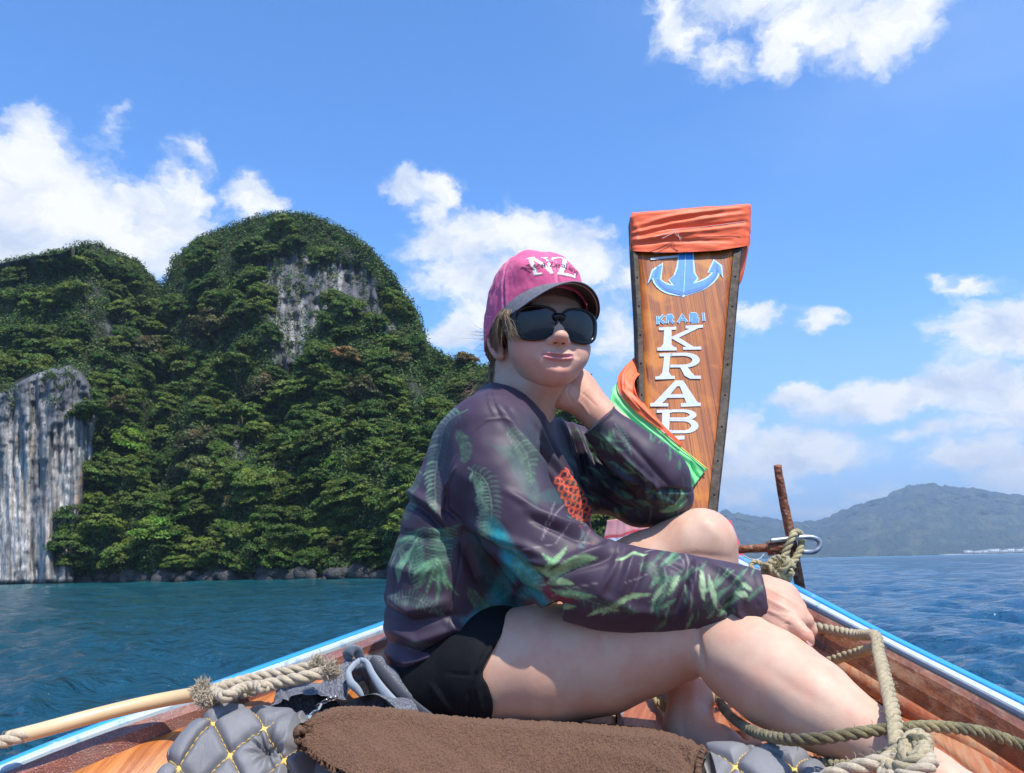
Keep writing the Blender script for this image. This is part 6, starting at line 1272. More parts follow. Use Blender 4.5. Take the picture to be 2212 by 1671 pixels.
# fold relief traced on the cloth
fo = Sheet(780, 820, 1720, 1560, 1.5)
for pts, w, h in [
    ([(1078, 880), (1150, 980), (1240, 1080), (1325, 1155)], 10, .007), ([(1100, 885), (1170, 990), (1250, 1090), (1318, 1160)], 7, -.005),
    ([(1130, 870), (1170, 930), (1200, 1000), (1245, 1070)], 8, .006), ([(1150, 875), (1185, 950), (1225, 1030)], 6, -.005),
    ([(1165, 960), (1215, 1020), (1290, 1110)], 6, .004),
    ([(1000, 1120), (1060, 1160), (1130, 1180), (1210, 1220)], 11, .005), ([(1000, 1145), (1070, 1190), (1150, 1230), (1200, 1290)], 9, -.006),
    ([(1140, 1100), (1220, 1135), (1310, 1160)], 9, .006), ([(1150, 1122), (1240, 1160), (1315, 1180)], 7, -.006),
    ([(1090, 1060), (1180, 1110), (1290, 1160)], 8, .004), ([(1120, 1215), (1200, 1222), (1290, 1190), (1330, 1165)], 10, .006), ([(1210, 1240), (1290, 1215), (1345, 1190)], 8, -.005),
    ([(965, 1060), (962, 1100), (1000, 1130)], 5, -.006), ([(985, 1010), (960, 1060), (958, 1100)], 3, .003),
    ([(875, 1055), (930, 1090), (965, 1135)], 9, .007), ([(870, 1075), (925, 1110), (960, 1150)], 8, -.007), ([(860, 1150), (920, 1165), (1000, 1160)], 10, -.004),
    ([(840, 1220), (900, 1240), (960, 1220)], 13, .004), ([(835, 1290), (880, 1320), (960, 1300)], 12, .006), ([(832, 1310), (890, 1345), (980, 1330)], 9, -.006), ([(830, 1355), (900, 1385), (1000, 1350), (1100, 1320)], 12, .007), ([(832, 1385), (900, 1412), (1000, 1378), (1100, 1335)], 8, -.007),
    ([(826, 1405), (880, 1432), (960, 1410), (1060, 1362)], 9, .006), ([(850, 1470), (900, 1440), (960, 1405)], 6, -.005), ([(960, 1340), (1010, 1370), (1080, 1345)], 7, .004),
    ([(1000, 1180), (1030, 1250), (1100, 1310)], 12, -.006), ([(1060, 1210), (1120, 1270), (1190, 1300)], 10, -.006),
    ([(1370, 1190), (1355, 1240), (1330, 1300)], 9, .006), ([(1392, 1195), (1380, 1250), (1350, 1330)], 7, -.005), ([(1340, 1170), (1328, 1225), (1290, 1290)], 8, .004),
    ([(1505, 1215), (1500, 1260), (1478, 1330)], 7, .006), ([(1488, 1215), (1482, 1270), (1455, 1335)], 7, -.007), ([(1520, 1210), (1560, 1230), (1600, 1260), (1615, 1300)], 8, .005), ([(1580, 1290), (1568, 1320), (1590, 1342)], 8, -.009), ([(1600, 1285), (1590, 1320), (1612, 1345)], 6, .005),
    ([(1430, 1215), (1440, 1260), (1425, 1340)], 8, .004), ([(1300, 1290), (1370, 1320), (1450, 1330)], 10, .003), ([(1420, 1205), (1470, 1230), (1500, 1290)], 6, -.003),
    # far sleeve
    ([(1210, 905), (1230, 960), (1250, 1040)], 6, .006), ([(1222, 903), (1245, 965), (1262, 1050)], 5, -.006), ([(1237, 915), (1262, 960), (1280, 1020)], 5, .005), ([(1250, 925), (1275, 975), (1295, 1040)], 5, -.005),
    ([(1265, 945), (1310, 1000), (1370, 1045)], 6, .005), ([(1275, 965), (1320, 1020), (1380, 1065)], 6, -.006), ([(1310, 990), (1350, 1030), (1400, 1060)], 5, .005), ([(1280, 1020), (1330, 1065), (1390, 1095)], 7, .005), ([(1270, 1060), (1330, 1095), (1400, 1110)], 7, -.005),
    ([(1390, 1020), (1400, 1070), (1440, 1100)], 6, .005), ([(1375, 1030), (1385, 1080), (1420, 1110)], 5, -.005), ([(1415, 1040), (1425, 1075), (1465, 1095)], 6, .005), ([(1432, 1100), (1460, 1095), (1482, 1075)], 5, -.004),
    ([(1330, 925), (1385, 985), (1450, 1055)], 7, -.003), ([(1300, 940), (1360, 1000), (1420, 1055)], 5, .004), ([(1415, 1060), (1455, 1060), (1488, 1062)], 4, -.006),
    ([(1275, 915), (1290, 900), (1312, 882)], 2.2, .0016), ([(1288, 926), (1303, 910), (1325, 893)], 1.2, -.0014), ([(1291, 929), (1306, 913), (1328, 896)], 1.2, -.0012),
    # seams and stitch lines
    ([(1052, 845), (1058, 875), (1068, 900)], 2.5, .0016), ([(1060, 846), (1070, 880), (1082, 905)], 1.6, -.0016), ([(1018, 935), (1050, 908), (1085, 905), (1120, 925)], 2.0, .0014), ([(985, 985), (968, 1030), (958, 1090), (975, 1120)], 2.0, .0016),
    ([(1000, 1120), (992, 1220), (978, 1290), (965, 1355), (960, 1400)], 1.8, -.0016), ([(900, 1470), (945, 1425), (985, 1395)], 1.4, -.0014), ([(905, 1475), (950, 1430), (990, 1400)], 1.4, -.0012),
    ([(1630, 1243), (1640, 1290), (1632, 1345)], 1.3, -.0016), ([(1634, 1243), (1645, 1290), (1637, 1348)], 1.3, -.0014), ([(1655, 1245), (1662, 1300), (1652, 1352)], 4, .0020)]:
    fo.ridge(pts, w, h)
dn = fo.get(u, v) * front * 1.35
dn = dn + (fbm(V[:, 0] * 9, V[:, 1] * 9, V[:, 2] * 14, 3) - .5) * .010 + (fbm(V[:, 0] * 30 + 9, V[:, 1] * 30, V[:, 2] * 22, 2) - .5) * .0035
V = V + Nn * dn[:, None]
shirtV, shirtF = V, Fc

# ---- the printed leaves
PU, DK, GR, GR2, LG, TE, OR, RD = (.046, .028, .045), (.012, .011, .017), (.035, .110, .085), (.060, .200, .120), (.21, .36, .20), (.006, .22, .24), (.80, .115, .035), (.16, .010, .018)
pr = Sheet(790, 820, 1720, 1560, 1.0, 3); pr.a[:] = PU
rg = random.Random(5)
def leaf(x0, y0, x1, y1, w, c, al=.9, bend=0, vein=None):
    n = 14; pts = []
    for i in range(n + 1):
        t_ = i / n; nx, ny = -(y1 - y0), (x1 - x0)
        pts.append((lerp(x0, x1, t_) + nx * bend * math.sin(math.pi * t_), lerp(y0, y1, t_) + ny * bend * math.sin(math.pi * t_)))
    pr.stroke(pts, w, c, 1.6, lambda T: np.sin(np.pi * np.clip(T, 0, 1)) ** .8 * .95 + .05, al=al)
    if vein: pr.stroke(pts[1:-1], .8, vein, 1.0, al=.5)
def frond(spine, n, length, w, c, c2, side=(1, -1), al=.85, ang=70, t0=.05):
    sp = interp([(a, b, 0) for a, b in spine], n + 2)[:, :2]
    pr.stroke([tuple(p) for p in sp], 1.2, c2, 1.2, al=.6)
    for i in range(1, n + 1):
        t_ = i / (n + 1)
        if t_ < t0: continue
        d = nrm(sp[i + 1] - sp[i - 1]); L_ = length * math.sin(math.pi * min(1, t_ * .85 + .12)) ** .6
        for s_ in side:
            a = math.radians(ang) * s_; e = np.array([d[0] * math.cos(a) - d[1] * math.sin(a), d[0] * math.sin(a) + d[1] * math.cos(a)])
            q = sp[i] + e * L_ * (.9 + .2 * rg.random()); cc = tuple(lerp(np.array(c), np.array(c2), rg.random()))
            leaf(sp[i][0], sp[i][1], q[0], q[1], w, cc, al, .12 * s_)
def fan(x, y, dirs, L_, w, c, c2, al=.9):
    for d in dirs:
        a = math.radians(d + rg.uniform(-4, 4)); l_ = L_ * rg.uniform(.75, 1.1)
        leaf(x, y, x + math.cos(a) * l_, y + math.sin(a) * l_, w * rg.uniform(.7, 1.2), tuple(lerp(np.array(c), np.array(c2), rg.random())), al, rg.uniform(-.1, .1), LG)
# dark smudges and blurred leaves below the bright ones
for x, y, a, b, c, al in ((905, 1160, 75, 80, DK, .8), (1120, 1260, 120, 80, DK, .9), (920, 1340, 90, 40, DK, .5), (1150, 960, 40, 60, GR, .3), (1340, 1060, 150, 70, DK, .85), (1440, 1080, 60, 50, DK, .8), (1030, 1060, 50, 70, DK, .35), (1560, 1290, 60, 50, DK, .5), (1450, 1320, 90, 30, DK, .5), (1270, 1020, 60, 90, DK, .8)):
    X, Y = np.meshgrid(pr.x0 + np.arange(pr.w), pr.y0 + np.arange(pr.hh)); m = np.exp(-(((X - x) / a) ** 2 + ((Y - y) / b) ** 2)) * al
    pr.a = pr.a * (1 - m[..., None]) + np.array(c, np.float32) * m[..., None]
# teal blurred petals
for pts, w, c, al in (([(1060, 1130), (1100, 1200), (1150, 1260), (1200, 1320)], 22, TE, .95), ([(1020, 1150), (1060, 1250), (1100, 1310)], 16, (.008, .07, .085), .7), ([(1100, 1220), (1080, 1290), (1020, 1340)], 20, TE, .6), ([(1150, 1250), (1120, 1320), (1060, 1350)], 14, TE, .5), ([(1130, 1300), (1170, 1325), (1200, 1335)], 9, RD, .8), ([(1170, 1260), (1190, 1290), (1240, 1290)], 14, RD, .9), ([(1000, 1340), (1040, 1360), (1090, 1350)], 8, TE, .5)):
    pr.stroke(pts, w, c, 14, lambda T: .6 + .4 * np.sin(np.pi * T), al=al)
G1, G2 = (.030, .085, .075), (.10, .23, .17)
frond([(1010, 885), (965, 915), (948, 970), (940, 1040), (945, 1110)], 26, 30, 3.0, G1, (.13, .28, .21), side=(1,), ang=60)
frond([(1010, 885), (965, 915), (948, 970), (940, 1040), (945, 1110)], 24, 22, 2.0, G1, (.04, .12, .10), side=(-1,), al=.5, ang=60)
frond([(1010, 1010), (1050, 1040), (1062, 1100), (1052, 1170)], 22, 34, 3.2, G2, (.18, .33, .24), side=(1,), ang=75)
frond([(1010, 1010), (1050, 1040), (1062, 1100), (1052, 1170)], 18, 26, 2.3, G1, G2, side=(-1,), al=.55, ang=75)
frond([(835, 1300), (880, 1290), (925, 1305), (960, 1330)], 18, 20, 2.2, G1, (.10, .2, .15), ang=85, al=.7)
frond([(870, 1400), (900, 1392), (940, 1398)], 12, 14, 1.8, G1, (.07, .15, .12), ang=85, al=.6)
for i in range(16):                                        # big fern in the middle of the back
    y0 = 1140 + i * 7; frac = i / 15
    leaf(915 + 10 * frac, y0, 1000 - 35 * frac, y0 - 8 + 18 * frac, 2.5, tuple(lerp(np.array((.025, .10, .065)), np.array((.07, .23, .145)), rg.random())), .85, .10)
    leaf(915 + 10 * frac, y0, 868 + 22 * frac, y0 + 8 + 22 * frac, 2.8, tuple(lerp(np.array(G1), np.array((.07, .25, .16)), rg.random())), .75, -.10)
fan(950, 1205, (95, 110, 125, 140, 75, 60), 95, 5.5, (.025, .10, .07), (.06, .20, .125))
fan(900, 1150, (100, 120, 140, 160), 110, 6, (.025, .08, .07), (.06, .2, .13), .8)
fan(860, 1180, (80, 100, 60), 60, 7, (.02, .06, .055), (.05, .14, .10), .6)
leaf(893, 1180, 858, 1260, 8, (.09, .24, .17), .85, .08, LG)
for a in (([(1060, 960), (1110, 985), (1150, 1060), (1160, 1100)], G1, 20, .55), ([(1150, 1075), (1200, 1070), (1260, 1080)], G1, 16, .5), ([(1090, 960), (1120, 990)], (.02, .09, .08), 16, .45)): pr.stroke(a[0], a[2], a[1], 6, lambda T: np.sin(np.pi * np.clip(T, .02, .98)), al=a[3])
pr.stroke([(1250, 1120), (1262, 1150), (1258, 1180)], 8, (.12, .22, .20), 6, al=.5)
# long stems
ST = (.30, .24, .26)
for pts in ([(1055, 1175), (1120, 1190), (1200, 1175), (1225, 1140)], [(1200, 1085), (1180, 1130), (1172, 1165)], [(1250, 1060), (1200, 1110), (1170, 1165)], [(1430, 1160), (1475, 1210), (1495, 1260), (1490, 1330)], [(1190, 1290), (1240, 1270), (1290, 1260)], [(1350, 1260), (1400, 1240)], [(1395, 1190), (1440, 1180), (1480, 1195), (1500, 1235)], [(1540, 1270), (1555, 1310), (1575, 1335)]):
    pr.stroke(pts, 1.1, ST, 1.2, al=.65)
# bright leaves on the forearm
LF = ((.08, .26, .14), (.27, .45, .24))
for a in ((1165, 1240, 1225, 1180, 7), (1170, 1245, 1245, 1205, 6), (1180, 1262, 1290, 1205, 9), (1175, 1265, 1240, 1262, 8), (1185, 1275, 1290, 1290, 8), (1190, 1300, 1245, 1310, 6), (1150, 1225, 1195, 1250, 8), (1300, 1330, 1410, 1285, 6), (1270, 1330, 1340, 1320, 5), (1230, 1215, 1280, 1205, 5), (1330, 1215, 1400, 1195, 4), (1170, 1195, 1210, 1215, 5)):
    leaf(*a[:4], a[4], tuple(lerp(np.array(LF[0]), np.array(LF[1]), rg.random())), .9, rg.uniform(-.12, .12), (.35, .5, .3))
for i in range(46):                                        # dense foliage near the cuff
    x, y = rg.uniform(1400, 1625), rg.uniform(1215, 1345); a = rg.choice((math.radians(rg.uniform(95, 130)), math.radians(rg.uniform(-60, -20)))); l_ = rg.uniform(25, 60)
    leaf(x, y, x + math.cos(a) * l_, y + math.sin(a) * l_, rg.uniform(2, 5.5), tuple(lerp(np.array((.025, .10, .07)), np.array((.13, .33, .20)), rg.random() ** 1.3)), .75, rg.uniform(-.15, .15))
for a in ((1515, 1230, 1520, 1300, 7), (1530, 1240, 1550, 1320, 6), (1600, 1262, 1625, 1275, 6), (1590, 1280, 1615, 1290, 7), (1408, 1300, 1440, 1260, 5), (1470, 1240, 1440, 1290, 5)): leaf(*a[:4], a[4], (.30, .46, .27), .85)
frond([(1100, 1195), (1140, 1240), (1170, 1275)], 9, 22, 3, (.05, .18, .12), (.12, .3, .2), ang=50)
# far sleeve foliage
for i in range(110):
    x, y = rg.uniform(1215, 1485), rg.uniform(930, 1120)
    up = rg.random(); a = math.radians(rg.uniform(15, 55)) if x < 1400 else math.radians(rg.uniform(60, 130)); l_ = rg.uniform(22, 60); c = tuple(lerp(np.array((.015, .055, .045)), np.array((.08, .26, .15)), up ** 2))
    leaf(x, y, x + math.cos(a) * l_, y + math.sin(a) * l_, rg.uniform(1.6, 4), c, .75, rg.uniform(-.2, .2))
for i in range(12):
    leaf(1420 + i * 4, 1108 - i * 1.5, 1486 - i, 1085 - i * 5, 1.8, (.14, .34, .18), .8, .12)
pr.poly([(1270, 905), (1320, 872), (1400, 948), (1465, 1015), (1490, 1060), (1415, 1060), (1370, 1000)], PU, 4, .92)
frond([(1330, 915), (1352, 950), (1365, 985)], 10, 9, 1.2, (.05, .15, .12), (.13, .28, .22), al=.6)
pr.poly([(1262, 935), (1290, 905), (1350, 975), (1300, 965)], (.022, .05, .045), 6, .7)
for i in range(12): leaf(1275 + rg.uniform(-8, 50), 930 + rg.uniform(-8, 30), 1310 + rg.uniform(-8, 50), 945 + rg.uniform(0, 40), 2.5, (.09, .24, .16), .6, .1)
# orange cracked ellipse on the chest
for i in range(9):
    for j in range(3):
        x = 1208 + i * 8 + j * 9 - (3 - j) * 2; y = 1040 + i * 15 + (i * i) * .25 - j * 10; pts = [(x + 6.5 * math.cos(a + .4 * j) + rg.uniform(-1, 1), y + 8 * math.sin(a + .4 * j) + rg.uniform(-1, 1)) for a in np.linspace(0, 2 * np.pi, 6)[:-1]]
        pr.stroke(pts + [pts[0]], 1.5, OR, 1.3, al=.95)
for sp_ in ([(905, 1010), (888, 1060), (876, 1125)], [(1096, 925), (1136, 985), (1150, 1045)], [(1215, 1265), (1290, 1305), (1380, 1320)], [(1380, 1215), (1420, 1240), (1450, 1290)], [(985, 930), (1005, 965), (1000, 1000)], [(1010, 1270), (1040, 1310), (1080, 1330)]):
    frond(sp_, 15, 17, 2.4, (.024, .072, .052), (.075, .18, .11), ang=62, al=.75)
# dark seam threads
for pts in ([(1052, 845), (1060, 878), (1070, 903)], [(1063, 845), (1072, 880), (1084, 905)], [(1000, 1120), (992, 1220), (978, 1290), (965, 1355)], [(1630, 1243), (1640, 1290), (1632, 1345)], [(1289, 927), (1304, 911), (1326, 894)], [(1294, 931), (1309, 915), (1331, 898)], [(903, 1475), (947, 1430), (988, 1398)], [(985, 985), (968, 1030), (958, 1090)]): pr.stroke(pts, .9, (.008, .008, .015), 1.0, al=.8)
col = pr.get(u, v); lum = col.mean(1, keepdims=True); grn = sstep(.9, 1.6, col[:, 1] / (col[:, 0] + .01)); mot = fbm(V[:, 0] * 190, V[:, 1] * 190, V[:, 2] * 190, 3); col = col * (1 + grn * (mot - .55) * 1.1)[:, None] * (1 + .12 * grn)[:, None]
far_arm = sstep(1.60, 1.40, V[:, 1])
ins = (Nn @ CF) > .35                                       # the unseen side continues the print from a shifted place
colb = pr.get(1720 - (u - 790) * .8, 2380 - v - 10 * np.sin(u / 40)); col = np.where(ins[:, None], colb, col)
cy_ = sstep(1.0, 2.0, col[:, 1] / (col[:, 0] + .01)) * (col[:, 1] > col[:, 2]); col = col * (1 + cy_[:, None] * np.array([.12, -.04, -.22]))
orange_ = (col[:, 0] > .25) & (col[:, 0] > 2.2 * col[:, 1]) & (V[:, 1] < 1.375); col = np.where(orange_[:, None], np.array(PU), col)
t = NT('rash_shirt_cloth'); o = t.obj(); c = t.attr('Col')
c = t.mix(t.math('MULTIPLY', t.noise(1600, 2, o), .07), c, (.24, .17, .32))
shm = t.bsdf(c, .56, t.bump(t.noise(1500, 2, o), .10, .0003), Sheen_Weight=.04, Sheen_Tint=(.6, .5, .9), Specular_IOR_Level=.38)
shirt = mesh('rash_shirt', shirtV, shirtF, shm, col=col); under(person, shirt)
md = shirt.modifiers.new('thick', 'SOLIDIFY'); md.thickness = .0016; md.offset = -1

# ---- shorts
sf = Field(P(840, 1600, 1.5) * [1, 0, 1] + [-.05, 1.2, -.03], P(1200, 1280, 1.5) * [1, 0, 1] + [.03, 1.75, .03], .0032)
chainpx(sf, [(975, 1410, 1.50, 118), (990, 1440, 1.47, 121), (1060, 1448, 1.40, 125)], .02)
chainpx(sf, [(950, 1462, 1.46, 84), (960, 1460, 1.44, 108), (1080, 1448, 1.395, 125.5)], .02)
chainpx(sf, [(1000, 1400, 1.55, 112), (1120, 1370, 1.555, 106)], .02)
sf.a -= .0045; sV, sF = sf.mesh(1); u, v, z = proj(sV)
leg = [(1120, 1290), (1098, 1345), (1072, 1400), (1041, 1452), (1056, 1480), (1066, 1510), (1067, 1540), (1058, 1575), (1060, 1700), (1500, 1700), (1500, 1290)]
sV, sF, _ = keep(sV, sF, ~pip(leg, u, v)); sV = soften(sV, sF)
sN = vnormals(sV, sF); u, v, z = proj(sV); fs = Sheet(820, 1320, 1120, 1600, 1.5)
for a in (([(1045, 1456), (1032, 1490), (1040, 1540)], 5, .004), ([(1025, 1460), (1012, 1500), (1015, 1545)], 4, -.003), ([(955, 1452), (1000, 1458), (1045, 1455)], 2, -.0022), ([(1080, 1370), (1050, 1410), (1030, 1450)], 5, .003), ([(1060, 1385), (1035, 1420), (1020, 1450)], 4, -.003), ([(930, 1480), (960, 1520), (990, 1545)], 6, .003)): fs.ridge(*a)
sV = sV + sN * ((fs.get(u, v) * ((sN @ CF) < .2)) + (fbm(sV[:, 0] * 18, sV[:, 1] * 18, sV[:, 2] * 18, 3) - .5) * .006)[:, None]
shorts = mesh('shorts', sV, sF, mat_simple('black_shorts_cloth', (.0050, .0056, .0080), .8, .3, 300, .12, .0005, Specular_IOR_Level=.25)); under(person, shorts)
md = shorts.modifiers.new('thick', 'SOLIDIFY'); md.thickness = .0018; md.offset = -1
# ================================================================== CAP, SUNGLASSES, HAIR
_CR = rot(math.radians(6), math.radians(0), math.radians(-4.5))
hcap = lambda v: hraw((np.asarray(v, float) - [0, 0, .03]) @ _CR.T + [-.003, .003, .03])
def crown(phi, t):            # phi azimuth (0 = forehead), t 0 rim .. 1 top
    rimz = np.interp(np.cos(phi), [-1, 0, 1], [-.024, .012, .060])
    rx, ry, hz = .0910, .1190, .12
    st = np.clip(t, 0, 1); k = np.cos(st * np.pi / 2) ** .78; up = np.sin(st * np.pi / 2) ** .92
    x = np.sin(phi) * rx * k; y = -np.cos(phi) * ry * k + .020 - .004 * up
    z = rimz + (.160 - rimz) * up
    return x, y, z
def build_cap():
    n, m = 120, 420
    ph, tt = np.meshgrid(np.linspace(-np.pi, np.pi, m, endpoint=False), np.linspace(0, 1, n))
    x, y, z = crown(ph, tt); V = np.stack([x, y, z], -1).reshape(-1, 3); F = grid_faces(n, m, wrap=True)
    N = vnormals(V, F); ctr = V.mean(0); sg = np.sign(((V - ctr) * N).sum(1).mean()); N = N * sg
    if sg < 0: F = F[:, ::-1]
    p = ph.ravel(); t = tt.ravel(); d = np.zeros(len(V))
    seams = [math.radians(a) for a in (0, 60, 120, 180, -120, -60)]
    for a in seams[1:]:
        dd = np.abs((p - a + np.pi) % (2 * np.pi) - np.pi) * (.09 * np.cos(t * np.pi / 2) + .002)
        d += -.0016 * np.exp(-(dd / .0018) ** 2) + .0014 * np.exp(-((dd - .005) / .003) ** 2)
    dd = np.abs(p) * .09 * np.cos(t * np.pi / 2); d += -.0008 * np.exp(-(dd / .0015) ** 2) * (t > .05)
    # soft unstructured cloth: sags between the panels, dents at the top
    d += (fbm(V[:, 0] * 22, V[:, 1] * 22, V[:, 2] * 22, 3) - .5) * .013 * sstep(.05, .4, t) + (fbm(V[:, 0] * 75, V[:, 1] * 75, V[:, 2] * 50, 3) - .5) * .0035
    d += .0014 * np.cos(6 * p) * sstep(.2, .8, t) * -1
    d += .007 * near(V, (-.045, -.06, .105), (.03, .04, .022)) - .007 * near(V, (-.012, -.075, .128), (.022, .03, .016))
    V = V + N * d[:, None]
    # embroidery on the front panel, laid out in (arc, height)
    sx = np.sin(p) * .0890 * np.cos(t * np.pi / 2) ** .4 * 1000; sz = (V[:, 2] - .0225) * 1000
    sh = Sheet(-70, 20, 70, 150, .25, 3); fab = np.array([.70, .105, .25]); sh.a[:] = 0; msk = Sheet(-70, 20, 70, 150, .25)
    def st(pts, w, c, soft=.5): sh.stroke(pts, w, c, soft); msk.stroke(pts, w, 1.0, soft)
    def pl(pts, c): sh.poly(pts, c, .5); msk.poly(pts, 1.0, .5)
    SH, WH, BK = (.20, .19, .21), (.80, .76, .78), (.035, .010, .030)
    def big(off, c):
        ox, oz = off
        def q(*a): return [(x + ox, z + oz) for x, z in a]
        # N
        pl(q((-38, 62), (-33, 62), (-36, 98), (-41, 98)), c); st(q((-43, 97), (-32, 100)), 1.1, c); st(q((-38, 62), (-27, 63)), 1.1, c)
        pl(q((-41, 99), (-33, 99), (-8, 64), (-13, 62)), c); pl(q((-14, 62), (-9, 62), (-11, 100), (-15, 100)), c); st(q((-20, 100), (-6, 102)), 1.1, c)
        # Z
        st(q((2, 99), (30, 101)), 2.0, c); st(q((2, 99), (1, 93)), 1.0, c); pl(q((23, 101), (32, 101), (9, 63), (0, 63)), c); st(q((1, 63), (34, 62)), 2.3, c); st(q((34, 62), (37, 69)), 1.2, c)
    big((1.2, -1.2), SH); big((0, 0), WH)
    glyph = {'N': [[(0, 0), (0, 10)], [(0, 10), (7, 0)], [(7, 0), (7, 10)], [(-1.5, 10), (1, 10)], [(-1.5, 0), (1.5, 0)], [(5.5, 10), (8.5, 10)]],
             'e': [[(0, 3.4), (5, 3.4), (4.8, 5.6), (2.6, 6.8), (.4, 5.4), (0, 3), (1, .6), (3, 0), (5, 1)]],
             'w': [[(0, 6.5), (1.8, 0), (3.5, 6), (5.2, 0), (7, 6.5)], [(-1, 6.6), (1.2, 6.6)], [(6, 6.6), (8, 6.6)]],
             'Z': [[(0, 10), (7, 10), (0, 0), (7.5, 0)], [(0, 10), (0, 8)], [(7.5, 0), (7.5, 2)]],
             'a': [[(.4, 5.6), (2.6, 6.8), (4.6, 5.8), (4.6, 0)], [(4.6, 3.8), (1.4, 3.2), (.2, 1.4), (1.8, 0), (4.6, 1.2)], [(4.6, 0), (6, 0)]],
             'l': [[(0, 10), (0, 0)], [(-1.2, 10), (0, 10)], [(-1.2, 0), (1.4, 0)]],
             'n': [[(0, 6.6), (0, 0)], [(0, 5), (2.4, 6.8), (4.4, 5.6), (4.4, 0)]],
             'd': [[(4.6, 10), (4.6, 0)], [(4.6, 5), (2.4, 6.8), (.3, 5), (.3, 1.8), (2.2, 0), (4.6, 1.4)]]}
    word = [('N', 10), ('e', 7.2), ('w', 9), (' ', 3.5), ('Z', 10), ('e', 7.2), ('a', 7.4), ('l', 4), ('a', 7.4), ('n', 6.6), ('d', 6)]
    cx = -sum(w for _, w in word) / 2 * 1.12
    for ch, wd in word:
        for stt in glyph.get(ch, []):
            pts = []
            for gx, gz in stt:
                X = cx + gx * 1.12; c = X / 52; pts.append((52 * math.sin(c) * 1.08 + math.sin(c) * gz * 1.1, 76 + gz * 1.1 - 26 * (1 - math.cos(c))))
            st(pts, .95, BK, .5)
        cx += wd * 1.12
    e = sh.get(sx, sz); em = msk.get(sx, sz) * (np.abs(p) < 1.0) * (t > .03)
    # washed pink cotton: paler along seams and edges
    wear = fbm(V[:, 0] * 60, V[:, 1] * 60, V[:, 2] * 60, 4); f1 = fbm(V[:, 0] * 300, V[:, 1] * 300, V[:, 2] * 300, 2)
    c = np.tile(fab, (len(V), 1)) * (.80 + .30 * wear)[:, None] * (.9 + .2 * f1)[:, None]
    sd = np.min([np.abs((p - a + np.pi) % (2 * np.pi) - np.pi) for a in seams], 0) * .09
    pale = np.exp(-((sd - .004) / .0022) ** 2) * .35 * (f1 > .45); c = c * (1 - pale[:, None]) + np.array([.78, .42, .55]) * pale[:, None]
    dk = np.exp(-(sd / .0009) ** 2) * .45; c *= (1 - dk)[:, None]
    c = c * (1 - em[:, None]) + e * em[:, None]
    V = V + N * (em * .0009)[:, None]
    t_ = NT('washed_cap_cotton'); o = t_.obj(); w = t_.n('ShaderNodeTexWave'); w.inputs['Scale'].default_value = 420; t_.l(t_.map(o, rot=(.4, .3, .8)), w.inputs[0])
    m_ = t_.bsdf(t_.attr('Col'), .85, t_.bump(t_.math('ADD', w.outputs[1], t_.noise(700, 3, o)), .28, .0005), Sheen_Weight=.12)
    ob = mesh('cap', hcap(V), F, m_, col=c)
    md = ob.modifiers.new('thick', 'SOLIDIFY'); md.thickness = .0022; md.offset = -1
    return ob
cap = build_cap(); under(person, cap); tag(cap, 'washed pink baseball cap with white embroidered NZ')
def sub(o): o.parent = cap; o.matrix_parent_inverse = Matrix.Identity(4); return o
# brim
def brim_pt(u, t):            # u -1..1 across, t 0 inner .. 1 outer
    ph = u * 1.24; x0, y0, z0 = crown(ph, np.zeros_like(u) + .02)
    w = np.cos(u * np.pi / 2) ** .55 if not np.isscalar(u) else math.cos(u * math.pi / 2) ** .55
    x1 = x0 * (1.0 + .05 * w) ; y1 = y0 - .064 * w
    x = lerp(x0, x1, t); y = lerp(y0, y1, t)
    drop = .020 + .005 * np.abs(u)
    z = z0 + .002 - drop * t * w - .021 * (np.abs(x) / .082) ** 2 * t * np.sqrt(w + 1e-6) - .004 * np.sin(np.pi * np.clip(t, 0, 1)) * 0
    return x, y, z
uu_, tt_ = np.meshgrid(np.linspace(-.995, .995, 121), np.linspace(0, 1, 30)); x, y, z = brim_pt(uu_, tt_)
bt = np.stack([x, y, z + .0012], -1).reshape(-1, 3); bb = np.stack([x, y, z - .0018], -1).reshape(-1, 3)
Ft = grid_faces(30, 121); n0 = len(bt)
edge = [(i * 121, (i + 1) * 121) for i in range(29)]
ring = [29 * 121 + j for j in range(121)]
Fe = [(ring[j], ring[j + 1], ring[j + 1] + n0, ring[j] + n0) for j in range(120)] + [(a, b, b + n0, a + n0) for a, b in edge] + [(a + 120, b + 120, b + 120 + n0, a + 120 + n0) for a, b in edge]
BV = hcap(np.vstack([bt, bb])); BF = np.vstack([Ft, Ft[:, ::-1] + n0, np.array(Fe)])
cb = np.tile(np.array([.13, .134, .155]), (len(BV), 1)) * (.7 + .6 * fbm(BV[:, 0] * 240, BV[:, 1] * 240, BV[:, 2] * 240, 3))[:, None]
te = np.concatenate([tt_.ravel(), tt_.ravel()]); cb = cb + (.05 * (np.abs(te - .93) < .02) + .03 * (te > .97))[:, None]
cb[n0:] = np.array([.050, .036, .040]) * (.8 + .4 * fbm(BV[n0:, 0] * 200, BV[n0:, 1] * 200, BV[n0:, 2] * 200, 2))[:, None]
bo = clean(mesh('brim', BV, BF, mat_attr('brim_cloth', .85, 900, .35, .0005, .25), col=cb)); sub(bo); tag(bo, 'curved charcoal grey brim')
x, y, z = brim_pt(np.linspace(-.93, .93, 80), np.full(80, .80)); sub(tube('brim_binding', hcap(np.stack([x, y, z - .0022], -1)), .0011, mat_simple('binding_tape', (.45, .36, .34), .8), k=6)); 
sub(tube('top_button', hcap([(0, .018, .1580), (0, .016, .1605), (0, .016, .1625)]), [.0075, .0070, .0035], mat_simple('cap_button', (.60, .085, .27), .85), k=16))
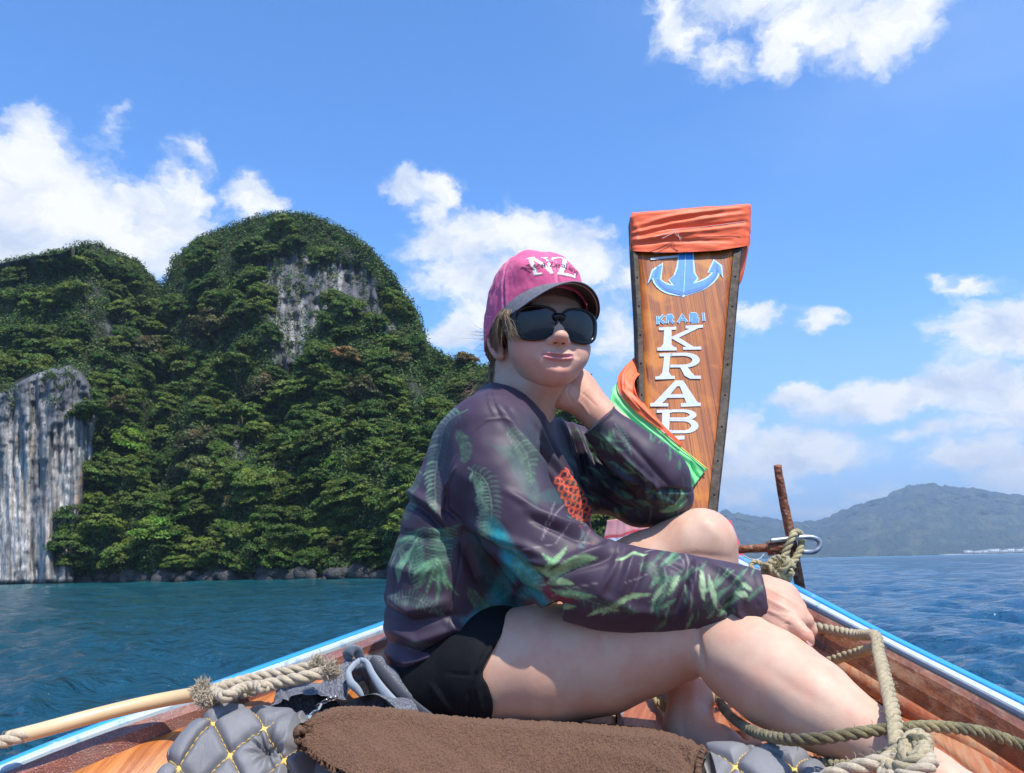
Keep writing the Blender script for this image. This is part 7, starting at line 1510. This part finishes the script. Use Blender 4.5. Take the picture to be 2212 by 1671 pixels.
sub(tube('back_strap', hcap(interp([(-.055, .108, -.014), (-.028, .128, -.022), (0, .133, -.024), (.028, .128, -.022), (.055, .108, -.014)], 20)), .005, mat_simple('strap_cloth', (.40, .06, .17), .85), k=8, ))

# sunglasses
gl = empty('sunglasses', hraw((0, -.105, .006)), None); gl.parent = person; gl.matrix_parent_inverse = Matrix.Translation(person.location).inverted()
gl['label'] = 'large square black sunglasses with dark brown lenses'
def gsub(o): o.parent = gl; o.matrix_parent_inverse = Matrix.Translation(gl.location).inverted(); return o
GY = lambda x: -.1075 + 4.2 * x * x + 60 * x ** 4
GZ = -.0060
def glp(x, z): return (x, GY(x) - .13 * (z - .003), z + GZ)
def outline(sg, a, b, e, n=72):
    th = np.linspace(0, 2 * np.pi, n, endpoint=False); c, s_ = np.cos(th), np.sin(th)
    X = np.sign(c) * np.abs(c) ** (2 / e) * a; Z = np.sign(s_) * np.abs(s_) ** (2 / e) * b
    X = X * (1 + (.06 + .14 * (X < 0)) * Z / b) ; Z = Z + .0022 * (X / a) * (Z > 0) - .0010 * (X / a)
    return sg * (X + .0370), Z - .0020
blk = mat_simple('black_acetate', (.004, .005, .007), .22, .1, 20, .01, .0002, Specular_IOR_Level=.4)
tl = NT('smoked_lens'); o = tl.obj(); sepz = tl.n('ShaderNodeSeparateXYZ'); tl.l(o, sepz.inputs[0])
lensm = tl.bsdf(tl.mix(tl.ramp(tl.noise(40, 2, o), .3, .7), (.006, .005, .006), (.010, .008, .009)), .035, None, Specular_IOR_Level=.5, IOR=1.52)
for sg in (-1, 1):
    Vs = []; K = 72
    prof = [(1.00, .0016), (1.03, -.0012), (1.10, -.0022), (1.155, -.0012), (1.16, .0022), (1.10, .0030), (1.0, .0020)]
    for sc_, dy in prof:
        X, Z = outline(sg, .0300, .0256, 2.45, K); cx_ = sg * .0370; w_ = .0045 * 6.4 * (sc_ - 1)
        # outer top corner of the frame is heavier
        X = cx_ + (X - cx_) * (1 + (sc_ - 1) * .95) + sg * (sc_ - 1) * .022 * sstep(.01, .03, sg * (X - cx_)); Z = -.0020 + (Z + .0020) * (1 + (sc_ - 1) * .95) + (sc_ - 1) * .014 * sstep(0, .03, sg * X - .037) * (Z > 0)
        Vs.append(np.array([[x, GY(x) - .13 * (z - .003) + dy, z + GZ] for x, z in zip(X, Z)]))
    V = np.vstack(Vs); Fq = []
    for i in range(len(prof)):
        i2 = (i + 1) % len(prof)
        for j in range(K): Fq.append((i * K + j, i * K + (j + 1) % K, i2 * K + (j + 1) % K, i2 * K + j))
    gsub(clean(mesh('rim', hraw(V), np.array(Fq), blk)))
    X, Z = outline(sg, .0305, .0262, 2.45, K); Vl = []; R_ = 8
    for r_ in range(R_ + 1):
        q = r_ / R_
        for j in range(K):
            x = sg * .0370 + (X[j] - sg * .0370) * q; z = -.0020 + (Z[j] + .0020) * q; Vl.append((x, GY(x) - .13 * (z - .003) + .0008 - .0022 * (1 - q * q), z + GZ))
    gsub(clean(mesh('lens', hraw(Vl), grid_faces(R_ + 1, K, wrap=True), lensm)))
    gsub(tube('temple_arm', hraw([(sg * .0700, GY(.068) + .006, .004), (sg * .0765, -.060, .004), (sg * .0790, -.02, .003), (sg * .0770, .010, .002)]), [.0062, .0058, .0038, .0026], blk, k=10, n=18, ))
gsub(tube('bridge', hraw([glp(-.0095, .006), glp(-.005, .0085), glp(0, .0095), glp(.005, .0085), glp(.0095, .006)]), [.0062, .0064, .0060, .0064, .0062], blk, k=10, n=14))

# hair
rh = random.Random(11); npr = np.random.RandomState(3)
HV = []; HF = []; hcN = []; cnt = 0
def strand(pts, r=.00045, n=16, col=None, k=4):
    global cnt
    C = interp(pts, n); rr = r * np.interp(np.linspace(0, 1, n), [0, .1, .7, 1], [.8, 1, .8, .15]); V, F = tube_vf(C, rr, k, cap=False)
    HV.append(V); HF.append(F + cnt); cnt += len(V); hcN.append(np.tile(col, (len(V), 1)))
def hcol(): 
    t_ = rh.random(); return np.array([lerp(.09, .36, t_), lerp(.058, .245, t_), lerp(.030, .125, t_)]) * rh.uniform(.7, 1.25)
g = lambda s_: rh.gauss(0, s_)
for i in range(520):          # side lock combed from the temple down over the top of the ear
    a = rh.random(); b = rh.random()
    p0 = np.array([-.0800 - .002 * b, lerp(-.056, .030, a), lerp(.030, .020, a)])
    p3 = np.array([-.0800 - .004 * b + g(.002), lerp(-.036, .050, a) + .012 + g(.010), lerp(-.022, .000, a) + g(.012)])
    mid = (p0 + p3) / 2 + np.array([-.006 - .003 * b, -.004, g(.003)])
    strand([hraw(p0), hraw(p0 * .6 + mid * .4 + [-.003, 0, 0]), hraw(mid), hraw(p3)], .0006, 12, hcol())
for i in range(170):          # forelock falling towards and over the edge of the glasses
    p0 = np.array([-.074 + g(.003), -.052 + g(.006), .026]); e = rh.random()
    p1 = p0 + [-.008 + g(.002), -.014 + g(.003), -.012]; p2 = np.array([-.0780 + g(.003), -.072 + g(.008), lerp(-.004, -.018, e) + g(.003)])
    p3 = p2 + np.array([.012 * e + g(.006), -.010 + g(.006), -.016 + g(.008)])
    strand([hraw(p0), hraw(p1), hraw(p2), hraw(p3)], .00045, 14, hcol())
for i in range(800):          # gathered at the nape behind the ear
    a = rh.random(); p0 = np.array([-.080 + .03 * a, lerp(.020, .085, a), lerp(.012, -.004, a)]); p1 = np.array([-.082 + .02 * a + g(.002), .042 + .035 * a, -.030 + g(.004)])
    p2 = np.array([-.066 + g(.007), .050 + g(.008), -.062 + g(.006)]); p3 = np.array([-.062 + g(.008), .056 + g(.008), -.096 + g(.010)])
    strand([hraw(p0), hraw(p1), hraw(p2), hraw(p3)], .0007, 12, hcol() * .8)
for i in range(170):           # loose wisps blown back
    p0 = np.array([-.066 + g(.006), .050 + g(.008), -.070 + g(.012)]); d = np.array([-.055 * rh.uniform(.5, 1.2), .03 * rh.random(), -.040 * rh.uniform(.3, 1.3)])
    strand([hraw(p0), hraw(p0 + d * .35 + [g(.004), 0, -.008 + g(.004)]), hraw(p0 + d * .7 + [g(.006), 0, g(.008)]), hraw(p0 + d + [g(.008), 0, -.006 + g(.012)])], .00032, 16, hcol() * 1.5)
for i in range(46):           # fly-aways round the ear and cap strap
    p0 = np.array([-.078, .03 + g(.02), -.005 + g(.02)]); d = np.array([-.03 + g(.015), .01, g(.015)])
    strand([hraw(p0), hraw(p0 + d * .5 + [0, 0, .006 + g(.004)]), hraw(p0 + d + [0, 0, g(.01)])], .00026, 12, hcol() * 1.4)
t = NT('hair_fibre'); hm = t.bsdf(t.attr('Col'), .42, None, Specular_IOR_Level=.5, Sheen_Weight=.2)
hair = mesh('hair', np.vstack(HV), np.vstack(HF), hm, col=np.vstack(hcN)); under(person, hair); tag(hair, 'light brown hair tied back with loose windblown wisps')
hb = Field((-.105, -.08, -.13), (.105, .14, .12), .003)
hb.ell((0, .018, .046), (.0795, .097, .080), k=0); hb.ell((0, .045, -.010), (.072, .055, .050), k=.02); hb.cap((-.020, .060, -.030), (-.052, .058, -.078), .034, .018, .02)
hb.plane((0, -.040, 0), (0, -1, -.25))
bV, bF = hb.mesh(1); x_, y_, z_ = bV.T
keepm = ~((y_ < .012) & (z_ < .006)); bV, bF, _ = keep(bV, bF, keepm)
bN = vnormals(bV, bF); bV = bV + bN * ((fbm(bV[:, 0] * 60, bV[:, 1] * 200 + bV[:, 2] * 90, bV[:, 2] * 25, 3) - .5) * .004)[:, None]
hbc = np.array([.075, .045, .024]) * (.5 + .9 * fbm(bV[:, 0] * 80, bV[:, 1] * 320 + bV[:, 2] * 120, bV[:, 2] * 30, 3))[:, None]
hs_ = mesh('hair_base', hraw(bV), bF, hm, col=hbc); under(person, hs_)
